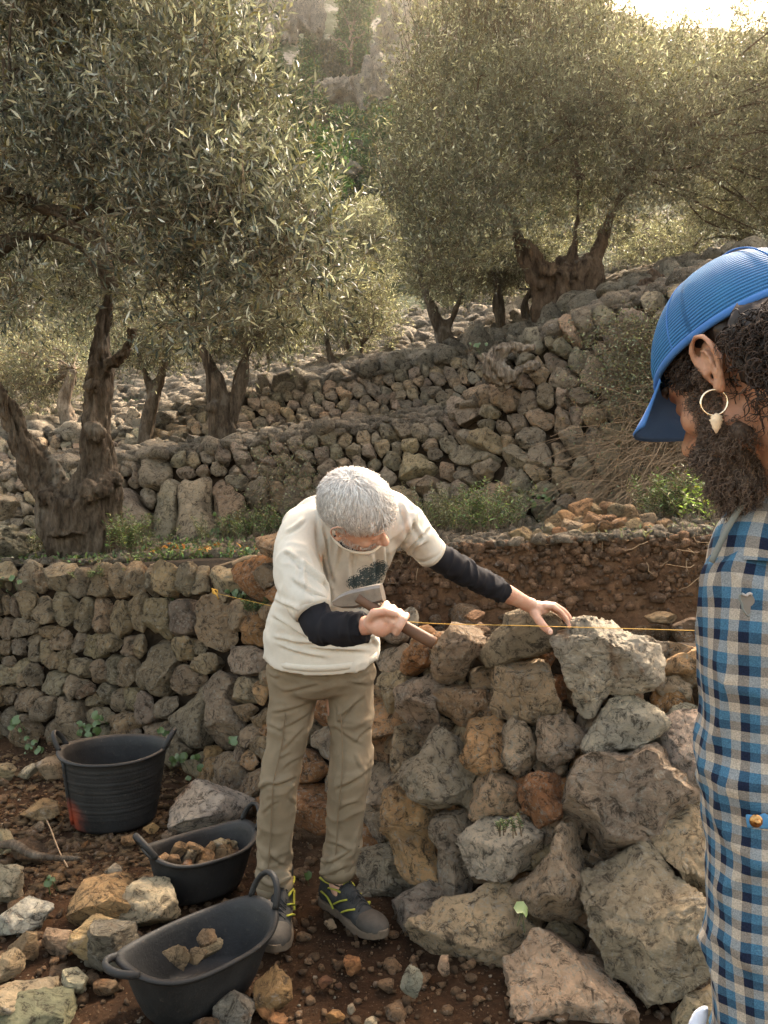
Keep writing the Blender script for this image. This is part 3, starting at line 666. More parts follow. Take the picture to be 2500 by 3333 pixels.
# ================================================================== trees and plants
def bark_mat(name, dark, lite, sc=1.0):
    t = NT(name); tc = t.n('ShaderNodeTexCoord'); co = tc.outputs['Object']
    n1 = t.noise(co, 9 * sc, 8, .7, .8, (1, 1, .22)); n2 = t.noise(co, 40 * sc, 6, .75, 0, (1, 1, .35)); n3 = t.noise(co, 3 * sc, 4, .6)
    c = t.mix(t.ramp(n1, [(.36, 0), (.62, 1)]), dark, lite); c = t.mix(t.ramp(n2, [(.35, .6), (.55, 0)]), c, tuple(x * .35 for x in dark))
    c = t.mix(t.math('MULTIPLY', t.ramp(n3, [(.58, 0), (.7, 1)]), .5), c, (.3, .28, .24))
    h = t.math('ADD', n1, t.math('MULTIPLY', n2, .5)); return t.fin(c, .95, t.bump(h, 1, .05 / sc), .1)
M['bark'] = bark_mat('olive_bark', (.045, .032, .022), (.17, .135, .1))
M['bark_red'] = bark_mat('reddish_bark', (.05, .032, .022), (.17, .118, .08))
M['dead'] = bark_mat('bleached_wood', (.1, .075, .055), (.36, .3, .23), 1.3)
M['twig'] = simple_mat('twig', (.13, .095, .06), .9, 30, .3)
M['dry'] = simple_mat('dry_stem', (.24, .165, .1), .9, 30, .3)
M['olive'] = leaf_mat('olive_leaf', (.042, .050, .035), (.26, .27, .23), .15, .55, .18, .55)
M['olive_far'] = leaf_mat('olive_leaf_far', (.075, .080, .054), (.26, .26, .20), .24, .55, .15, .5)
M['pine'] = leaf_mat('pine_needles', (.03, .075, .025), (.045, .09, .03), .15, .6, .2)
M['oak'] = leaf_mat('dark_evergreen_leaf', (.035, .045, .028), (.05, .06, .04), .12, .5, .3)
M['green'] = leaf_mat('green_leaf', (.07, .12, .04), (.11, .16, .07), .3, .5, .4)
M['bright'] = leaf_mat('bright_green_leaf', (.17, .26, .04), (.2, .3, .08), .4, .5, .4)
M['ivy'] = leaf_mat('ivy_leaf', (.05, .10, .025), (.09, .14, .05), .25, .4, .5, .5)
M['grey_green'] = leaf_mat('grey_green_leaf', (.11, .13, .07), (.16, .17, .11), .25, .5, .3)
def leafquads(base, ld, ll, lw, upv, curl=.12):
    w = nrm(np.cross(ld, upv)) * (lw / 2)[:, None]; nn = nrm(np.cross(w, ld)); L = ll[:, None]
    a = base; b = base + ld * L * .45 + w + nn * L * curl * .4; c = base + ld * L - nn * L * curl * .3; d = base + ld * L * .45 - w + nn * L * curl * .4
    V = np.stack([a, b, c, d], 1).reshape(-1, 3); F = np.arange(len(base) * 4).reshape(-1, 4); return V, F
def foliage(cl, ntw, seed, tl=(.15, .35), ll=.055, lw=.012, per=14, up=.35, shell=.5, jitter=.45, ang=.8, twig_r=.0018, twigs=True):
    r = np.random.RandomState(seed); cl = np.asarray(cl, float)
    w = cl[:, 3] ** 2 * (cl[:, 6] if cl.shape[1] > 6 else 1); idx = r.choice(len(cl), ntw, p=w / w.sum())
    d = nrm(r.normal(size=(ntw, 3))); rad = (shell + (1 - shell) * r.rand(ntw))
    sc = np.stack([cl[idx, 3], cl[idx, 4], cl[idx, 5]], 1); pos = cl[idx, :3] + d * sc * rad[:, None]
    dr = nrm(d * .6 + np.array([0, 0, up]) + r.normal(size=(ntw, 3)) * jitter)
    TL = r.uniform(*tl, ntw); pa = nrm(np.cross(dr, r.normal(size=(ntw, 3)))); pb = np.cross(dr, pa)
    t = (np.arange(per) // 2 + .6) / (per / 2); sgn = np.where(np.arange(per) % 2, 1, -1); alt = (np.arange(per) // 2) % 2
    bend = r.normal(size=(ntw, 3)) * .12 + [0, 0, -.05]
    B = pos[:, None] + dr[:, None] * (TL[:, None] * t[None])[:, :, None] + bend[:, None] * (TL[:, None] * t[None] ** 2)[:, :, None]
    side = np.where(alt[None, :, None] == 0, pa[:, None], pb[:, None]) * sgn[None, :, None]
    ld = nrm(dr[:, None] * (1 - .45 * ang) + side * ang + r.normal(size=(ntw, per, 3)) * .22)
    N = ntw * per; B = B.reshape(N, 3); ld = ld.reshape(N, 3)
    L = ll * r.uniform(.65, 1.2, N); W = lw * r.uniform(.75, 1.25, N)
    V, F = leafquads(B, ld, L, W, np.array([0, 0, 1.]) + r.normal(size=(N, 3)) * .55)
    if not twigs: return V, F, None, None
    e = pos + dr * TL[:, None] + bend * TL[:, None]; s = pos - dr * TL[:, None] * .35
    a1 = pa * twig_r; b1 = pb * twig_r
    TV = np.stack([s + a1, s - a1 * .5 + b1, s - a1 * .5 - b1, e + a1 * .4, e - a1 * .2 + b1 * .4, e - a1 * .2 - b1 * .4], 1).reshape(-1, 3)
    k = np.arange(ntw)[:, None] * 6; TF = np.concatenate([k + [0, 1, 4, 3], k + [1, 2, 5, 4], k + [2, 0, 3, 5]])
    return V, F, TV, TF
def inpoly(pu, pv, poly):
    poly = np.array(poly, float); c = np.zeros(len(pu), bool); j = len(poly) - 1
    for i in range(len(poly)):
        xi, yi = poly[i]; xj, yj = poly[j]
        k = ((yi > pv) != (yj > pv)) & (pu < (xj - xi) * (pv - yi) / (yj - yi + 1e-9) + xi); c ^= k; j = i
    return c
def clumps(poly, n, Yr, rr, seed, hole=None, flat=.75, yfun=None):
    r = np.random.RandomState(seed); poly = np.array(poly, float); out = []
    while len(out) < n:
        u = r.uniform(poly[:, 0].min(), poly[:, 0].max(), 1); v = r.uniform(poly[:, 1].min(), poly[:, 1].max(), 1)
        if not inpoly(u, v, poly)[0] or (hole is not None and inpoly(u, v, hole)[0]): continue
        Y = r.uniform(*Yr) if yfun is None else yfun(u[0], v[0], r); p = P(u[0], v[0], Y); s = r.uniform(*rr); k = .95 * s * 2500 / Y; tries = locals().get('tries', 0) + 1
        an = np.arange(8) * .785
        if tries < 4000 and not inpoly(u + k * np.cos(an), v + k * flat * np.sin(an), poly).all():
            if tries % 12: continue
            s *= .45; k *= .45
            if not inpoly(u + k * np.cos(an), v + k * flat * np.sin(an), poly).all(): continue
        out.append((*p, s, s, s * flat))
    return np.array(out)
def trunk_blob(paths, vox, seed, amp=.02, mat='bark', parent=None, name='trunk', lumps=(), sm=2, fr=5):
    """paths: lists of (u, v, Y, half-width in px)"""
    parts = []
    for pth in paths:
        p = smoothpath(np.array(pth, float), 5); r = np.random.RandomState(seed + len(parts))
        c = P(p[:, 0], p[:, 1], p[:, 2]); rad = np.maximum(p[:, 3], .5) / 2500 * p[:, 2]
        parts.append(tube(c, rad, 14))
    for (u, v, Y, hw) in lumps: parts.append(ell(P(u, v, Y), np.array([1, .9, .9]) * hw / 2500 * Y, s=3))
    V, F = blob(parts, vox, sm); N = vnormals(V, F)
    st = V * [1, 1, .25]
    d = amp * (1.2 * fbm(st * fr, seed, 4) + .9 * -np.abs(fbm(st * fr * 2.5, seed + 3, 3)) * 2 + .6 * fbm(V * fr * .8, seed + 5, 3))
    V = V + N * d[:, None]
    return obj(name, V, F, M[mat], parent, center=V.mean(0))
def branch_set(segs, parent, mat='bark', name='branch', seed=0):
    for k, pth in enumerate(segs):
        p = smoothpath(np.array(pth, float), 6); c = P(p[:, 0], p[:, 1], p[:, 2]); rad = np.maximum(p[:, 3], .4) / 2500 * p[:, 2]
        c = c + .025 * p[:, 2:3] / 6 * np.stack([fbm(c * 5, seed + k, 2), fbm(c * 5, seed + k + 9, 2), fbm(c * 5, seed + k + 5, 2)], 1)
        V, F = tube(c, rad * (1 + .12 * fbm(c * 9, k, 2)), 8); obj(name, V, F, M[mat], parent, center=V.mean(0))
def crown(parent, cl, n, seed, mat, name='crown', tw='twigs', **kw):
    V, F, TV, TF = foliage(cl, n, seed, **kw); o = obj(name, V, F, M[mat], parent, center=V.mean(0), smooth=True, kind='stuff')
    if TV is not None: obj(tw, TV, TF, M['twig'], parent, center=TV.mean(0), kind='stuff')
    return o
def inner(parent, origin, cl, seed, n=60, r0=.012, mat='bark', name='limbs'):
    """limbs from points of the trunk to the clumps"""
    r = np.random.RandomState(seed); parts = []; origin = np.atleast_2d(origin)
    for i in r.choice(len(cl), min(n, len(cl)), replace=False):
        o = origin[np.argmin(np.linalg.norm(origin - cl[i, :3], axis=1) + r.rand(len(origin)) * .5)]; e = cl[i, :3]; m = (o + e) / 2 + r.normal(size=3) * .12 * np.linalg.norm(e - o) + [0, 0, .08]
        p = smoothpath(np.stack([o, m, e + r.normal(size=3) * .1]), 6); V, F = tube(p, np.linspace(r0, r0 * .25, len(p)), 5); parts.append((V, F))
    V, F = merge(parts); return obj(name, V, F, M[mat], parent, center=V.mean(0), kind='stuff')
# ---- the near olive on the left
t1 = empty('olive_tree', P(270, 1785, 5.9), 'big near olive with a short forked trunk, its silvery crown filling the upper left', 'tree')
trunk_blob([[(300, 1810, 5.9, 95), (305, 1700, 5.9, 92), (310, 1600, 5.9, 88), (320, 1500, 5.9, 62), (315, 1380, 5.9, 52), (330, 1260, 5.9, 46), (330, 1160, 5.9, 44), (340, 1050, 5.9, 36), (360, 930, 5.8, 26), (340, 800, 5.7, 20)],
            [(215, 1800, 5.85, 62), (180, 1700, 5.85, 66), (175, 1620, 5.85, 62), (120, 1540, 5.85, 52), (70, 1440, 5.8, 48), (20, 1330, 5.75, 40), (-60, 1200, 5.6, 34), (-150, 1050, 5.5, 28)],
            [(240, 1740, 5.8, 90), (240, 1620, 5.8, 85)],
            [(330, 1210, 5.85, 34), (400, 1150, 5.7, 26), (430, 1060, 5.6, 20)], [(190, 1560, 5.8, 26), (150, 1480, 5.9, 22), (120, 1430, 5.95, 12)]],
           .013, 5, .055, parent=t1, lumps=[(310, 1600, 5.75, 62), (160, 1625, 5.75, 52), (340, 1590, 5.7, 40), (310, 1410, 5.72, 34), (300, 1260, 5.72, 30), (370, 1560, 5.8, 34)], fr=6)
branch_set([[(-260, 560, 4.2, 34), (-60, 610, 4.2, 30), (80, 650, 4.25, 25), (170, 685, 4.3, 18), (300, 690, 4.3, 15), (420, 685, 4.4, 11), (540, 662, 4.5, 6)],
            [(-260, 900, 4.3, 50), (-60, 820, 4.3, 42), (30, 780, 4.3, 24), (60, 765, 4.3, 14), (170, 775, 4.35, 10), (270, 815, 4.4, 7), (330, 900, 4.4, 4)],
            [(360, 930, 5.8, 26), (300, 650, 5.5, 18), (240, 420, 5.3, 14), (330, 330, 5.2, 8)],
            [(250, 640, 5.4, 15), (270, 500, 5.3, 12), (300, 380, 5.2, 9), (370, 310, 5.2, 12)],
            [(10, 560, 4.3, 12), (20, 300, 4.3, 9), (10, 190, 4.3, 6)],
            [(230, 590, 5.3, 7), (235, 480, 5.3, 6), (300, 370, 5.3, 5)], [(420, 685, 4.4, 8), (380, 500, 4.4, 6), (300, 400, 4.5, 4)],
            [(540, 662, 4.5, 5), (800, 640, 4.4, 4), (1000, 700, 4.3, 3)], [(170, 685, 4.3, 9), (420, 850, 4.2, 6), (800, 900, 4.1, 4), (1050, 850, 4.0, 2)]], t1, seed=3)
poly1 = [(-250, -450), (700, -450), (730, 0), (790, 230), (860, 420), (950, 600), (1050, 740), (1110, 860), (1040, 930), (880, 980), (800, 1060), (600, 1040), (430, 960), (300, 1040), (60, 1080), (-250, 1120)]
hole1 = [(90, 640), (300, 560), (480, 640), (560, 880), (420, 980), (120, 960), (40, 840)]
yf = lambda u, v, r: r.uniform(3.6, 4.8) if u > 500 else r.uniform(4.0, 6.2)
cl1 = clumps(poly1, 88, None, (.2, .42), 41, hole1, .7, yf)
edge = [(700, 160), (760, 260), (800, 420), (850, 540), (910, 680), (980, 790), (1020, 850), (1060, 900), (960, 930), (850, 980), (700, 1010), (620, 980), (520, 970), (700, 350), (660, 150), (700, 560), (800, 680), (800, 800), (700, 760), (600, 850), (600, 500), (560, 350), (560, 650)]
cl1 = np.concatenate([cl1, [(*P(u, v, 3.7 + (k % 5) * .2), .22, .3, .2) for k, (u, v) in enumerate(edge)]])
crown(t1, cl1, 4600, 42, 'olive', tl=(.16, .32), ll=.064, lw=.0125, per=18, up=.6)
cl1b = clumps([(-150, 450), (560, 500), (650, 1050), (300, 1150), (-150, 1150)], 26, (5.8, 7.0), (.25, .5), 43)
SHT = np.array([(*P(u, v, 4.0), .22, .25, .15) for u, v in [(750, 190), (770, 290), (700, 110), (800, 430), (870, 570), (950, 700), (1030, 820), (640, 80), (540, 60)]])
crown(t1, SHT, 90, 47, 'olive', name='upright_shoots', tw='shoot_stems', tl=(.35, .6), ll=.06, lw=.013, per=30, up=2.2, jitter=.25)
crown(t1, cl1b, 1500, 44, 'olive', name='inner_crown', tw='inner_twigs', tl=(.15, .32), ll=.055, lw=.012, per=14, up=.2)
inner(t1, np.concatenate([P([540, 300, 420, 800, 1000, 170, 250, 30], [662, 690, 685, 800, 700, 685, 450, 300], [4.5, 4.3, 4.4, 4.2, 4.3, 4.3, 5.3, 4.3])]), cl1, 45, 80, .011, 'bark')
# ---- the great pollarded olive on the right
t8 = empty('olive_tree', P(1840, 1070, 9.6), 'great old olive with a massive pollarded trunk above the tall wall, hazy wide crown', 'tree')
trunk_blob([[(1850, 1090, 9.6, 92), (1840, 1020, 9.6, 80), (1850, 940, 9.6, 88), (1855, 880, 9.6, 84), (1850, 850, 9.6, 60)],
            [(1760, 1060, 9.5, 24), (1755, 960, 9.5, 22), (1730, 900, 9.5, 18), (1700, 830, 9.5, 14), (1680, 760, 9.4, 11), (1640, 640, 9.2, 8)],
            [(1790, 1000, 9.55, 32), (1775, 900, 9.5, 25), (1745, 840, 9.5, 20), (1700, 770, 9.4, 15), (1660, 700, 9.3, 10), (1560, 560, 9.1, 7)],
            [(1930, 950, 9.6, 32), (1945, 840, 9.6, 25), (1975, 740, 9.6, 23), (2000, 680, 9.6, 20), (2060, 560, 9.6, 14), (2120, 420, 9.6, 10)],
            [(1920, 870, 9.6, 26), (1960, 830, 9.6, 16)], [(1860, 850, 9.6, 20), (1880, 640, 9.8, 9), (1850, 420, 9.9, 6)]], .02, 15, .085, mat='bark_red', parent=t8,
           lumps=[(1800, 880, 9.4, 42), (1860, 900, 9.35, 46), (1920, 900, 9.45, 34), (1885, 980, 9.4, 40), (1770, 930, 9.45, 26), (1850, 860, 9.6, 45)], fr=4)
poly8 = [(1240, 560), (1270, 330), (1310, 120), (1370, 0), (1480, -120), (1700, -300), (1900, -260), (2020, -30), (2300, 30), (3300, 20), (3300, 820), (2800, 840), (2300, 800), (2060, 740), (1900, 800), (1750, 780), (1640, 900), (1420, 980), (1290, 900), (1240, 700)]
cl8 = clumps(poly8, 190, (8.2, 12.5), (.4, .9), 51, flat=.7)
cl8 = np.concatenate([cl8, [(*P(u, v, 8.3 + (k % 4) * .4), .45, .5, .32) for k, (u, v) in enumerate([(1400, 350), (1430, 200), (1390, 480), (1480, 90), (1600, 20), (1700, -20), (1370, 650), (1400, 780), (1460, 860), (1560, 800), (1450, 650), (1500, 450), (1400, 300), (1620, 250), (1700, 500), (1850, 350), (2000, 300), (2150, 480), (2100, 650), (2300, 600), (2250, 350), (1760, 680), (1620, 700)])]])
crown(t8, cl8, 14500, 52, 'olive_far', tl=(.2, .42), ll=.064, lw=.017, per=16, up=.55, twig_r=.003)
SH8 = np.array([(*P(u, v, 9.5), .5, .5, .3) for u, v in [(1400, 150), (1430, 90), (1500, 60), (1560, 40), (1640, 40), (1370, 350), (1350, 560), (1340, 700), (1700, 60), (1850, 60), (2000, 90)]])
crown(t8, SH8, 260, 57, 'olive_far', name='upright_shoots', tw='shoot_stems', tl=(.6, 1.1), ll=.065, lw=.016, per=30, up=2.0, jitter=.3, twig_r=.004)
inner(t8, P([1640, 1560, 2060, 2120, 1850, 1700, 2000], [640, 560, 560, 420, 420, 770, 680], [9.2, 9.1, 9.6, 9.6, 9.9, 9.4, 9.6]), cl8, 53, 70, .014, 'bark_red')
# ---- smaller olives behind: (label, trunk paths, crown polygon, Y range, number of twigs)
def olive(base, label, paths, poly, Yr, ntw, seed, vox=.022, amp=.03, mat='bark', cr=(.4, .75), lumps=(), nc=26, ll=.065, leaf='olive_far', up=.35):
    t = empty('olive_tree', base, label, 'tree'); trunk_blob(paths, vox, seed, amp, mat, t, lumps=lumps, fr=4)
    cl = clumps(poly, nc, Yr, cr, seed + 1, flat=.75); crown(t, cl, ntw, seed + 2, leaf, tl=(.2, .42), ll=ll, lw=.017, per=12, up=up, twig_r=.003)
    o = [P(p[-1][0], p[-1][1], p[-1][2]) for p in paths]; inner(t, np.array(o), cl, seed + 3, 40, .02, mat); return t
olive(P(740, 1480, 8.6), 'olive with a black furrowed double trunk standing on the end of the second wall', [[(725, 1500, 8.6, 48), (720, 1420, 8.6, 42), (712, 1340, 8.6, 38), (700, 1260, 8.6, 36), (680, 1190, 8.6, 24), (640, 1080, 8.6, 14)],
      [(730, 1400, 8.65, 34), (760, 1320, 8.65, 28), (790, 1240, 8.65, 22), (800, 1160, 8.65, 16), (860, 1050, 8.7, 10)], [(755, 1480, 8.6, 22), (750, 1380, 8.6, 20)]],
      [(430, 1130), (500, 950), (800, 880), (1000, 950), (1050, 1060), (950, 1130), (800, 1170), (620, 1150)], (8, 9.8), 1300, 61, lumps=[(690, 1330, 8.5, 26), (715, 1450, 8.5, 30)])
olive(P(480, 1450, 10), 'leaning olive with a slim trunk between the big forked olive and the black trunk', [[(475, 1455, 10, 30), (480, 1380, 10, 27), (500, 1300, 10, 24), (525, 1230, 10, 20), (545, 1160, 10, 14), (600, 1050, 10, 9)], [(500, 1300, 10, 18), (470, 1200, 10, 10), (430, 1100, 10, 7)]],
      [(300, 1180), (330, 1000), (600, 980), (720, 1100), (640, 1210), (450, 1230)], (9.3, 11), 900, 66, nc=18)
olive(P(870, 1270, 13.5), 'thin straight dark trunk standing alone on the far terrace', [[(875, 1275, 13.5, 11), (875, 1220, 13.5, 11), (874, 1150, 13.5, 9), (870, 1050, 13.5, 7)]],
      [(750, 1130), (800, 980), (980, 960), (1050, 1090), (960, 1160), (850, 1150)], (12.5, 14.5), 700, 71, nc=16)
olive(P(1100, 1255, 13), 'grey green olive with two leaning thin trunks on the middle of the slope', [[(1105, 1262, 13, 22), (1090, 1210, 13, 18), (1075, 1160, 13, 14), (1060, 1080, 13, 9)], [(1130, 1230, 13.3, 14), (1150, 1190, 13.3, 12), (1130, 1120, 13.3, 9)], [(1170, 1250, 13.1, 11), (1172, 1190, 13.1, 10), (1180, 1120, 13.1, 8)]],
      [(950, 1150), (960, 1000), (1050, 880), (1250, 860), (1330, 1000), (1300, 1120), (1150, 1180), (1020, 1190)], (12, 14.5), 1500, 76, nc=26)
olive(P(1450, 1185, 10.6), 'forked grey olive with a cut pale limb beside the great pollarded trunk', [[(1500, 1190, 10.6, 36), (1475, 1140, 10.6, 38), (1440, 1080, 10.6, 30), (1410, 1010, 10.6, 20), (1390, 960, 10.6, 13), (1350, 850, 10.6, 8)],
      [(1430, 1190, 10.65, 16), (1435, 1120, 10.65, 16), (1425, 1060, 10.65, 14)], [(1460, 1060, 10.6, 16), (1490, 990, 10.6, 12), (1525, 920, 10.6, 10), (1540, 880, 10.6, 8)]],
      [(1300, 950), (1300, 820), (1450, 780), (1600, 850), (1600, 960), (1480, 1000), (1350, 1010)], (10, 12), 800, 81, nc=16, lumps=[(1500, 1130, 10.5, 30)])
olive(P(1620, 1110, 10.6), 'short dark olive trunk just left of the great pollarded olive', [[(1635, 1120, 10.6, 26), (1630, 1060, 10.6, 20), (1622, 1000, 10.6, 22), (1620, 940, 10.6, 16), (1600, 860, 10.6, 9)]],
      [(1540, 950), (1560, 820), (1700, 800), (1720, 900), (1640, 960)], (10.5, 12), 500, 86, nc=10)
olive(P(1720, 1080, 10.2), 'curved dark olive trunk touching the great pollarded olive', [[(1735, 1095, 10.2, 32), (1710, 1030, 10.2, 22), (1715, 970, 10.2, 16), (1740, 920, 10.2, 16), (1745, 850, 10.2, 10)], [(1755, 1080, 10.25, 14), (1750, 1000, 10.25, 13), (1735, 940, 10.25, 10)]],
      [(1640, 900), (1680, 800), (1800, 800), (1800, 880), (1720, 930)], (10.2, 11.5), 300, 91, nc=8)
olive(P(2470, 830, 13), 'olive with a curved branch at the right edge above the blue cap', [[(2480, 880, 13, 26), (2460, 800, 13, 24), (2420, 740, 13, 16), (2380, 700, 13, 9)], [(2460, 790, 13, 14), (2380, 770, 13, 9), (2310, 775, 13, 7), (2260, 800, 13, 4)]],
      [(2180, 800), (2200, 620), (2400, 560), (2650, 600), (2650, 740), (2480, 720), (2300, 760)], (12.5, 15), 1200, 96, nc=20)
olive(P(150, 1500, 12), 'pale olive behind the left limb of the big forked tree', [[(250, 1500, 12, 34), (230, 1400, 12, 30), (210, 1300, 12, 24), (240, 1200, 12, 16)]],
      [(-150, 1420), (-150, 1150), (100, 1050), (330, 1080), (340, 1250), (200, 1330), (100, 1440)], (11, 14), 1500, 101, nc=24, mat='dead')
olive(P(1200, 900, 22), 'pale round olive far up the slope in the gap between the crowns', [[(1200, 1010, 22, 12), (1200, 900, 22, 9), (1190, 800, 22, 6)]],
      [(1110, 900), (1120, 720), (1180, 610), (1260, 620), (1320, 750), (1320, 900)], (20, 24), 1500, 106, nc=22, cr=(.5, .9), ll=.12, up=.5)
olive(P(700, 1120, 20), 'pale olive far up the slope behind the near crown', [[(700, 1180, 20, 12), (700, 1050, 20, 9), (700, 960, 20, 6)]],
      [(250, 1150), (300, 900), (700, 820), (1100, 860), (1120, 1080), (900, 1120)], (18, 24), 2600, 111, nc=36, cr=(.7, 1.3), ll=.12)
olive(P(1950, 860, 16), 'dense olive behind the great pollarded tree', [[(2100, 930, 16, 14), (2090, 820, 16, 10), (2080, 760, 16, 7)]],
      [(1500, 950), (1500, 780), (2000, 700), (2400, 740), (2300, 880), (2120, 900), (1900, 860), (1700, 960)], (14, 18), 2200, 116, nc=32, cr=(.5, .9), ll=.09)
olive(P(-120, 1350, 14), 'olive at the far left edge of the slope', [[(-120, 1480, 14, 20), (-110, 1300, 14, 14), (-100, 1200, 14, 8)]],
      [(-500, 1400), (-500, 1000), (0, 900), (150, 1100), (60, 1350)], (12, 16), 1300, 121, nc=22, cr=(.5, 1))
# ---- trees and shrubs of the hillside
HL = [L6, L7, L8, L9, L10]; r = np.random.RandomState(77)
def hill_tree(kind, seed):
    rr_ = np.random.RandomState(seed); H = 5.5 if kind == 'pine' else 3.2; cl = []
    for k in range(16):
        z = rr_.uniform(.3, 1) * H; w = (H * .34 * (1.15 - z / H) + .3) if kind == 'pine' else 1.4 * math.sin(math.pi * min(.95, z / H)) + .3
        a = rr_.rand() * 6.28; cl.append((math.cos(a) * w * .6, math.sin(a) * w * .6, z, .9, .9, .6))
    t = empty(kind + '_tree', (0, 0, -500), 'x', 'tree')
    V, F = tube([(0, 0, -.4), (.1, 0, H * .5), (0, .1, H * .85)], [.16, .11, .05], 6); obj('trunk', V + WL[t.name], F, M['bark'], t)
    V, F, _, _ = foliage(cl, 420, seed, tl=(.3, .6), ll=.3, lw=.09, per=8, up=.5, shell=.3, twigs=False, jitter=.6)
    obj('crown', V + WL[t.name], F, M['pine' if kind == 'pine' else 'oak'], t, kind='stuff'); return t
hv = [hill_tree('pine', 1), hill_tree('pine', 2), hill_tree('evergreen', 3), hill_tree('evergreen', 4)]
spots = [(980, 380, 0), (1010, 470, 0), (1060, 430, 2), (1210, 470, 1), (1260, 520, 1), (1090, 560, 0), (1200, 610, 2), (930, 560, 2), (1040, 220, 2), (1080, 260, 3), (1120, 250, 3), (980, 300, 2), (1130, 60, 1), (1180, 30, 1), (1000, 180, 1), (1050, 130, 2), (920, 60, 0), (1230, 300, 3), (1330, 60, 1), (1400, 20, 1), (1290, 250, 3), (880, 200, 1), (940, 460, 3), (1150, 520, 3), (1320, 420, 3), (1100, 330, 3), (900, 330, 2), (1180, 190, 3), (860, 30, 2)]
spots = [(u, v, k) for u, v, k in spots] + [(r.uniform(-300, 2600), r.uniform(0, 900), r.randint(4)) for _ in range(90)]
used = set()
for (u, v, k) in spots:
    Hm = (5.5 if k < 2 else 3.2); v = v + Hm * .5 * 2500 / 52
    ls = [(float(l.at(u)[0]), float(l.at(u)[1])) for l in HL]; Y = None
    for (va, Ya), (vb, Yb) in zip(ls[:-1], ls[1:]):
        if min(va, vb) <= v <= max(va, vb): Y = Ya + (Yb - Ya) * (va - v) / (va - vb)
    if Y is None: continue
    p = P(u, v, Y); s = r.uniform(.7, 1.25) * (1.2 if Y > 80 else 1)
    lab = ['bright green pine tree growing on the rocky hillside', 'hazy green pine tree growing on the rocky hillside', 'dark rounded evergreen bush on the rocky hillside', 'grey dark low evergreen bush among the hillside rocks'][k]
    if k not in used: t = hv[k]; used.add(k); t.location = p; WL[t.name] = p; t['label'] = lab; t.scale = (s,) * 3; t['group'] = ['bright pines on the hillside', 'hazy pines on the hillside', 'dark evergreens on the hillside', 'low evergreens on the hillside'][k]
    else: copytree(hv[k], p, lab, rot=(0, 0, r.rand() * 6), scale=s)
# bare pine on the cliff
t = empty('bare_pine_tree', P(1143, 215, 62), 'tall bare pine with a pale forked trunk and spreading dead limbs on the cliff', 'tree')
branch_set([[(1143, 215, 62, 4.5), (1142, 150, 62, 4), (1145, 110, 62, 3.4), (1150, 60, 62, 2.5), (1165, 20, 62, 1.8)], [(1143, 165, 62, 2.6), (1120, 140, 62, 2.2), (1090, 122, 62, 1.6), (1065, 112, 62, 1)], [(1146, 130, 62, 2.4), (1170, 120, 62, 1.8), (1190, 105, 62, 1.2)], [(1145, 105, 62, 2), (1125, 60, 62, 1.4), (1115, 20, 62, 1)], [(1148, 80, 62, 1.8), (1175, 40, 62, 1.2), (1180, 10, 62, .8)]], t, 'dead')
cl = clumps([(1080, 40), (1100, -40), (1220, -60), (1230, 30), (1150, 60)], 10, (60, 64), (1, 1.6), 9); V, F, _, _ = foliage(cl, 500, 5, tl=(.3, .6), ll=.3, lw=.08, per=8, twigs=False); obj('crown', V, F, M['pine'], t, kind='stuff')
# cliffs: rock outcrops
M['cliff'] = stone_mat('cliff_limestone', white=.5, rust=.62, sc=.35, lichen=False, crack=.8, bs=6)
def outcrop(u, v, Y, w, h, seed, label, col=(.75, .71, .65), ysc=.8):
    q, F = rock_q(5, seed, nf=14, lo=.5, hi=.9); q = q * (1 + .75 * ridged(q * [2.6, 1.1, 2.6], seed, 4) - .3)[:, None]
    q = q * (1 + .2 * ridged(q * [6, 2.5, 6], seed + 1, 4) + .16 * ridged(q * [14, 6, 14], seed + 3, 2))[:, None]
    c = P(u, v, Y); V = q[:, [0, 2, 1]] * np.array([w / 2, w / 2 * ysc, h / 2]) * .82 / 2500 * Y + c
    return obj('rock_outcrop', V, F, M['cliff'], center=c, color=col, label=label, cat='cliff')
outcrop(1270, 140, 60, 130, 190, 1, 'pale rock pinnacle standing above the bushes on the hillside')
outcrop(1310, 60, 61, 60, 80, 12, 'small pointed top of the pale pinnacle')
outcrop(1340, 215, 58, 160, 130, 2, 'broken grey ledge to the right of the pinnacle')
outcrop(1240, 315, 52, 190, 150, 3, 'pale ledge with an orange scar below the pinnacle')
outcrop(1090, 320, 54, 170, 110, 4, 'grey rock slope beside the dark evergreens')
outcrop(930, 60, 66, 80, 200, 5, 'narrow white cliff streak at the top of the hillside')
outcrop(1010, 50, 68, 90, 170, 6, 'white cliff face high between two pines')
outcrop(670, 90, 50, 230, 190, 7, 'orange stained cliff seen through the near olive crown', (.66, .4, .22))
outcrop(1150, 470, 45, 70, 60, 8, 'small pale rock between the green pines')
outcrop(1140, 540, 42, 60, 40, 9, 'lowest small pale rock between the pines')
outcrop(1400, 30, 70, 160, 80, 10, 'hazy pale rocks on the ridge above the pinnacle')
outcrop(850, 130, 55, 90, 90, 11, 'reddish rock beside the shoots of the near olive')
outcrop(1185, 30, 72, 120, 90, 13, 'pale broken cliff behind the bare pine')
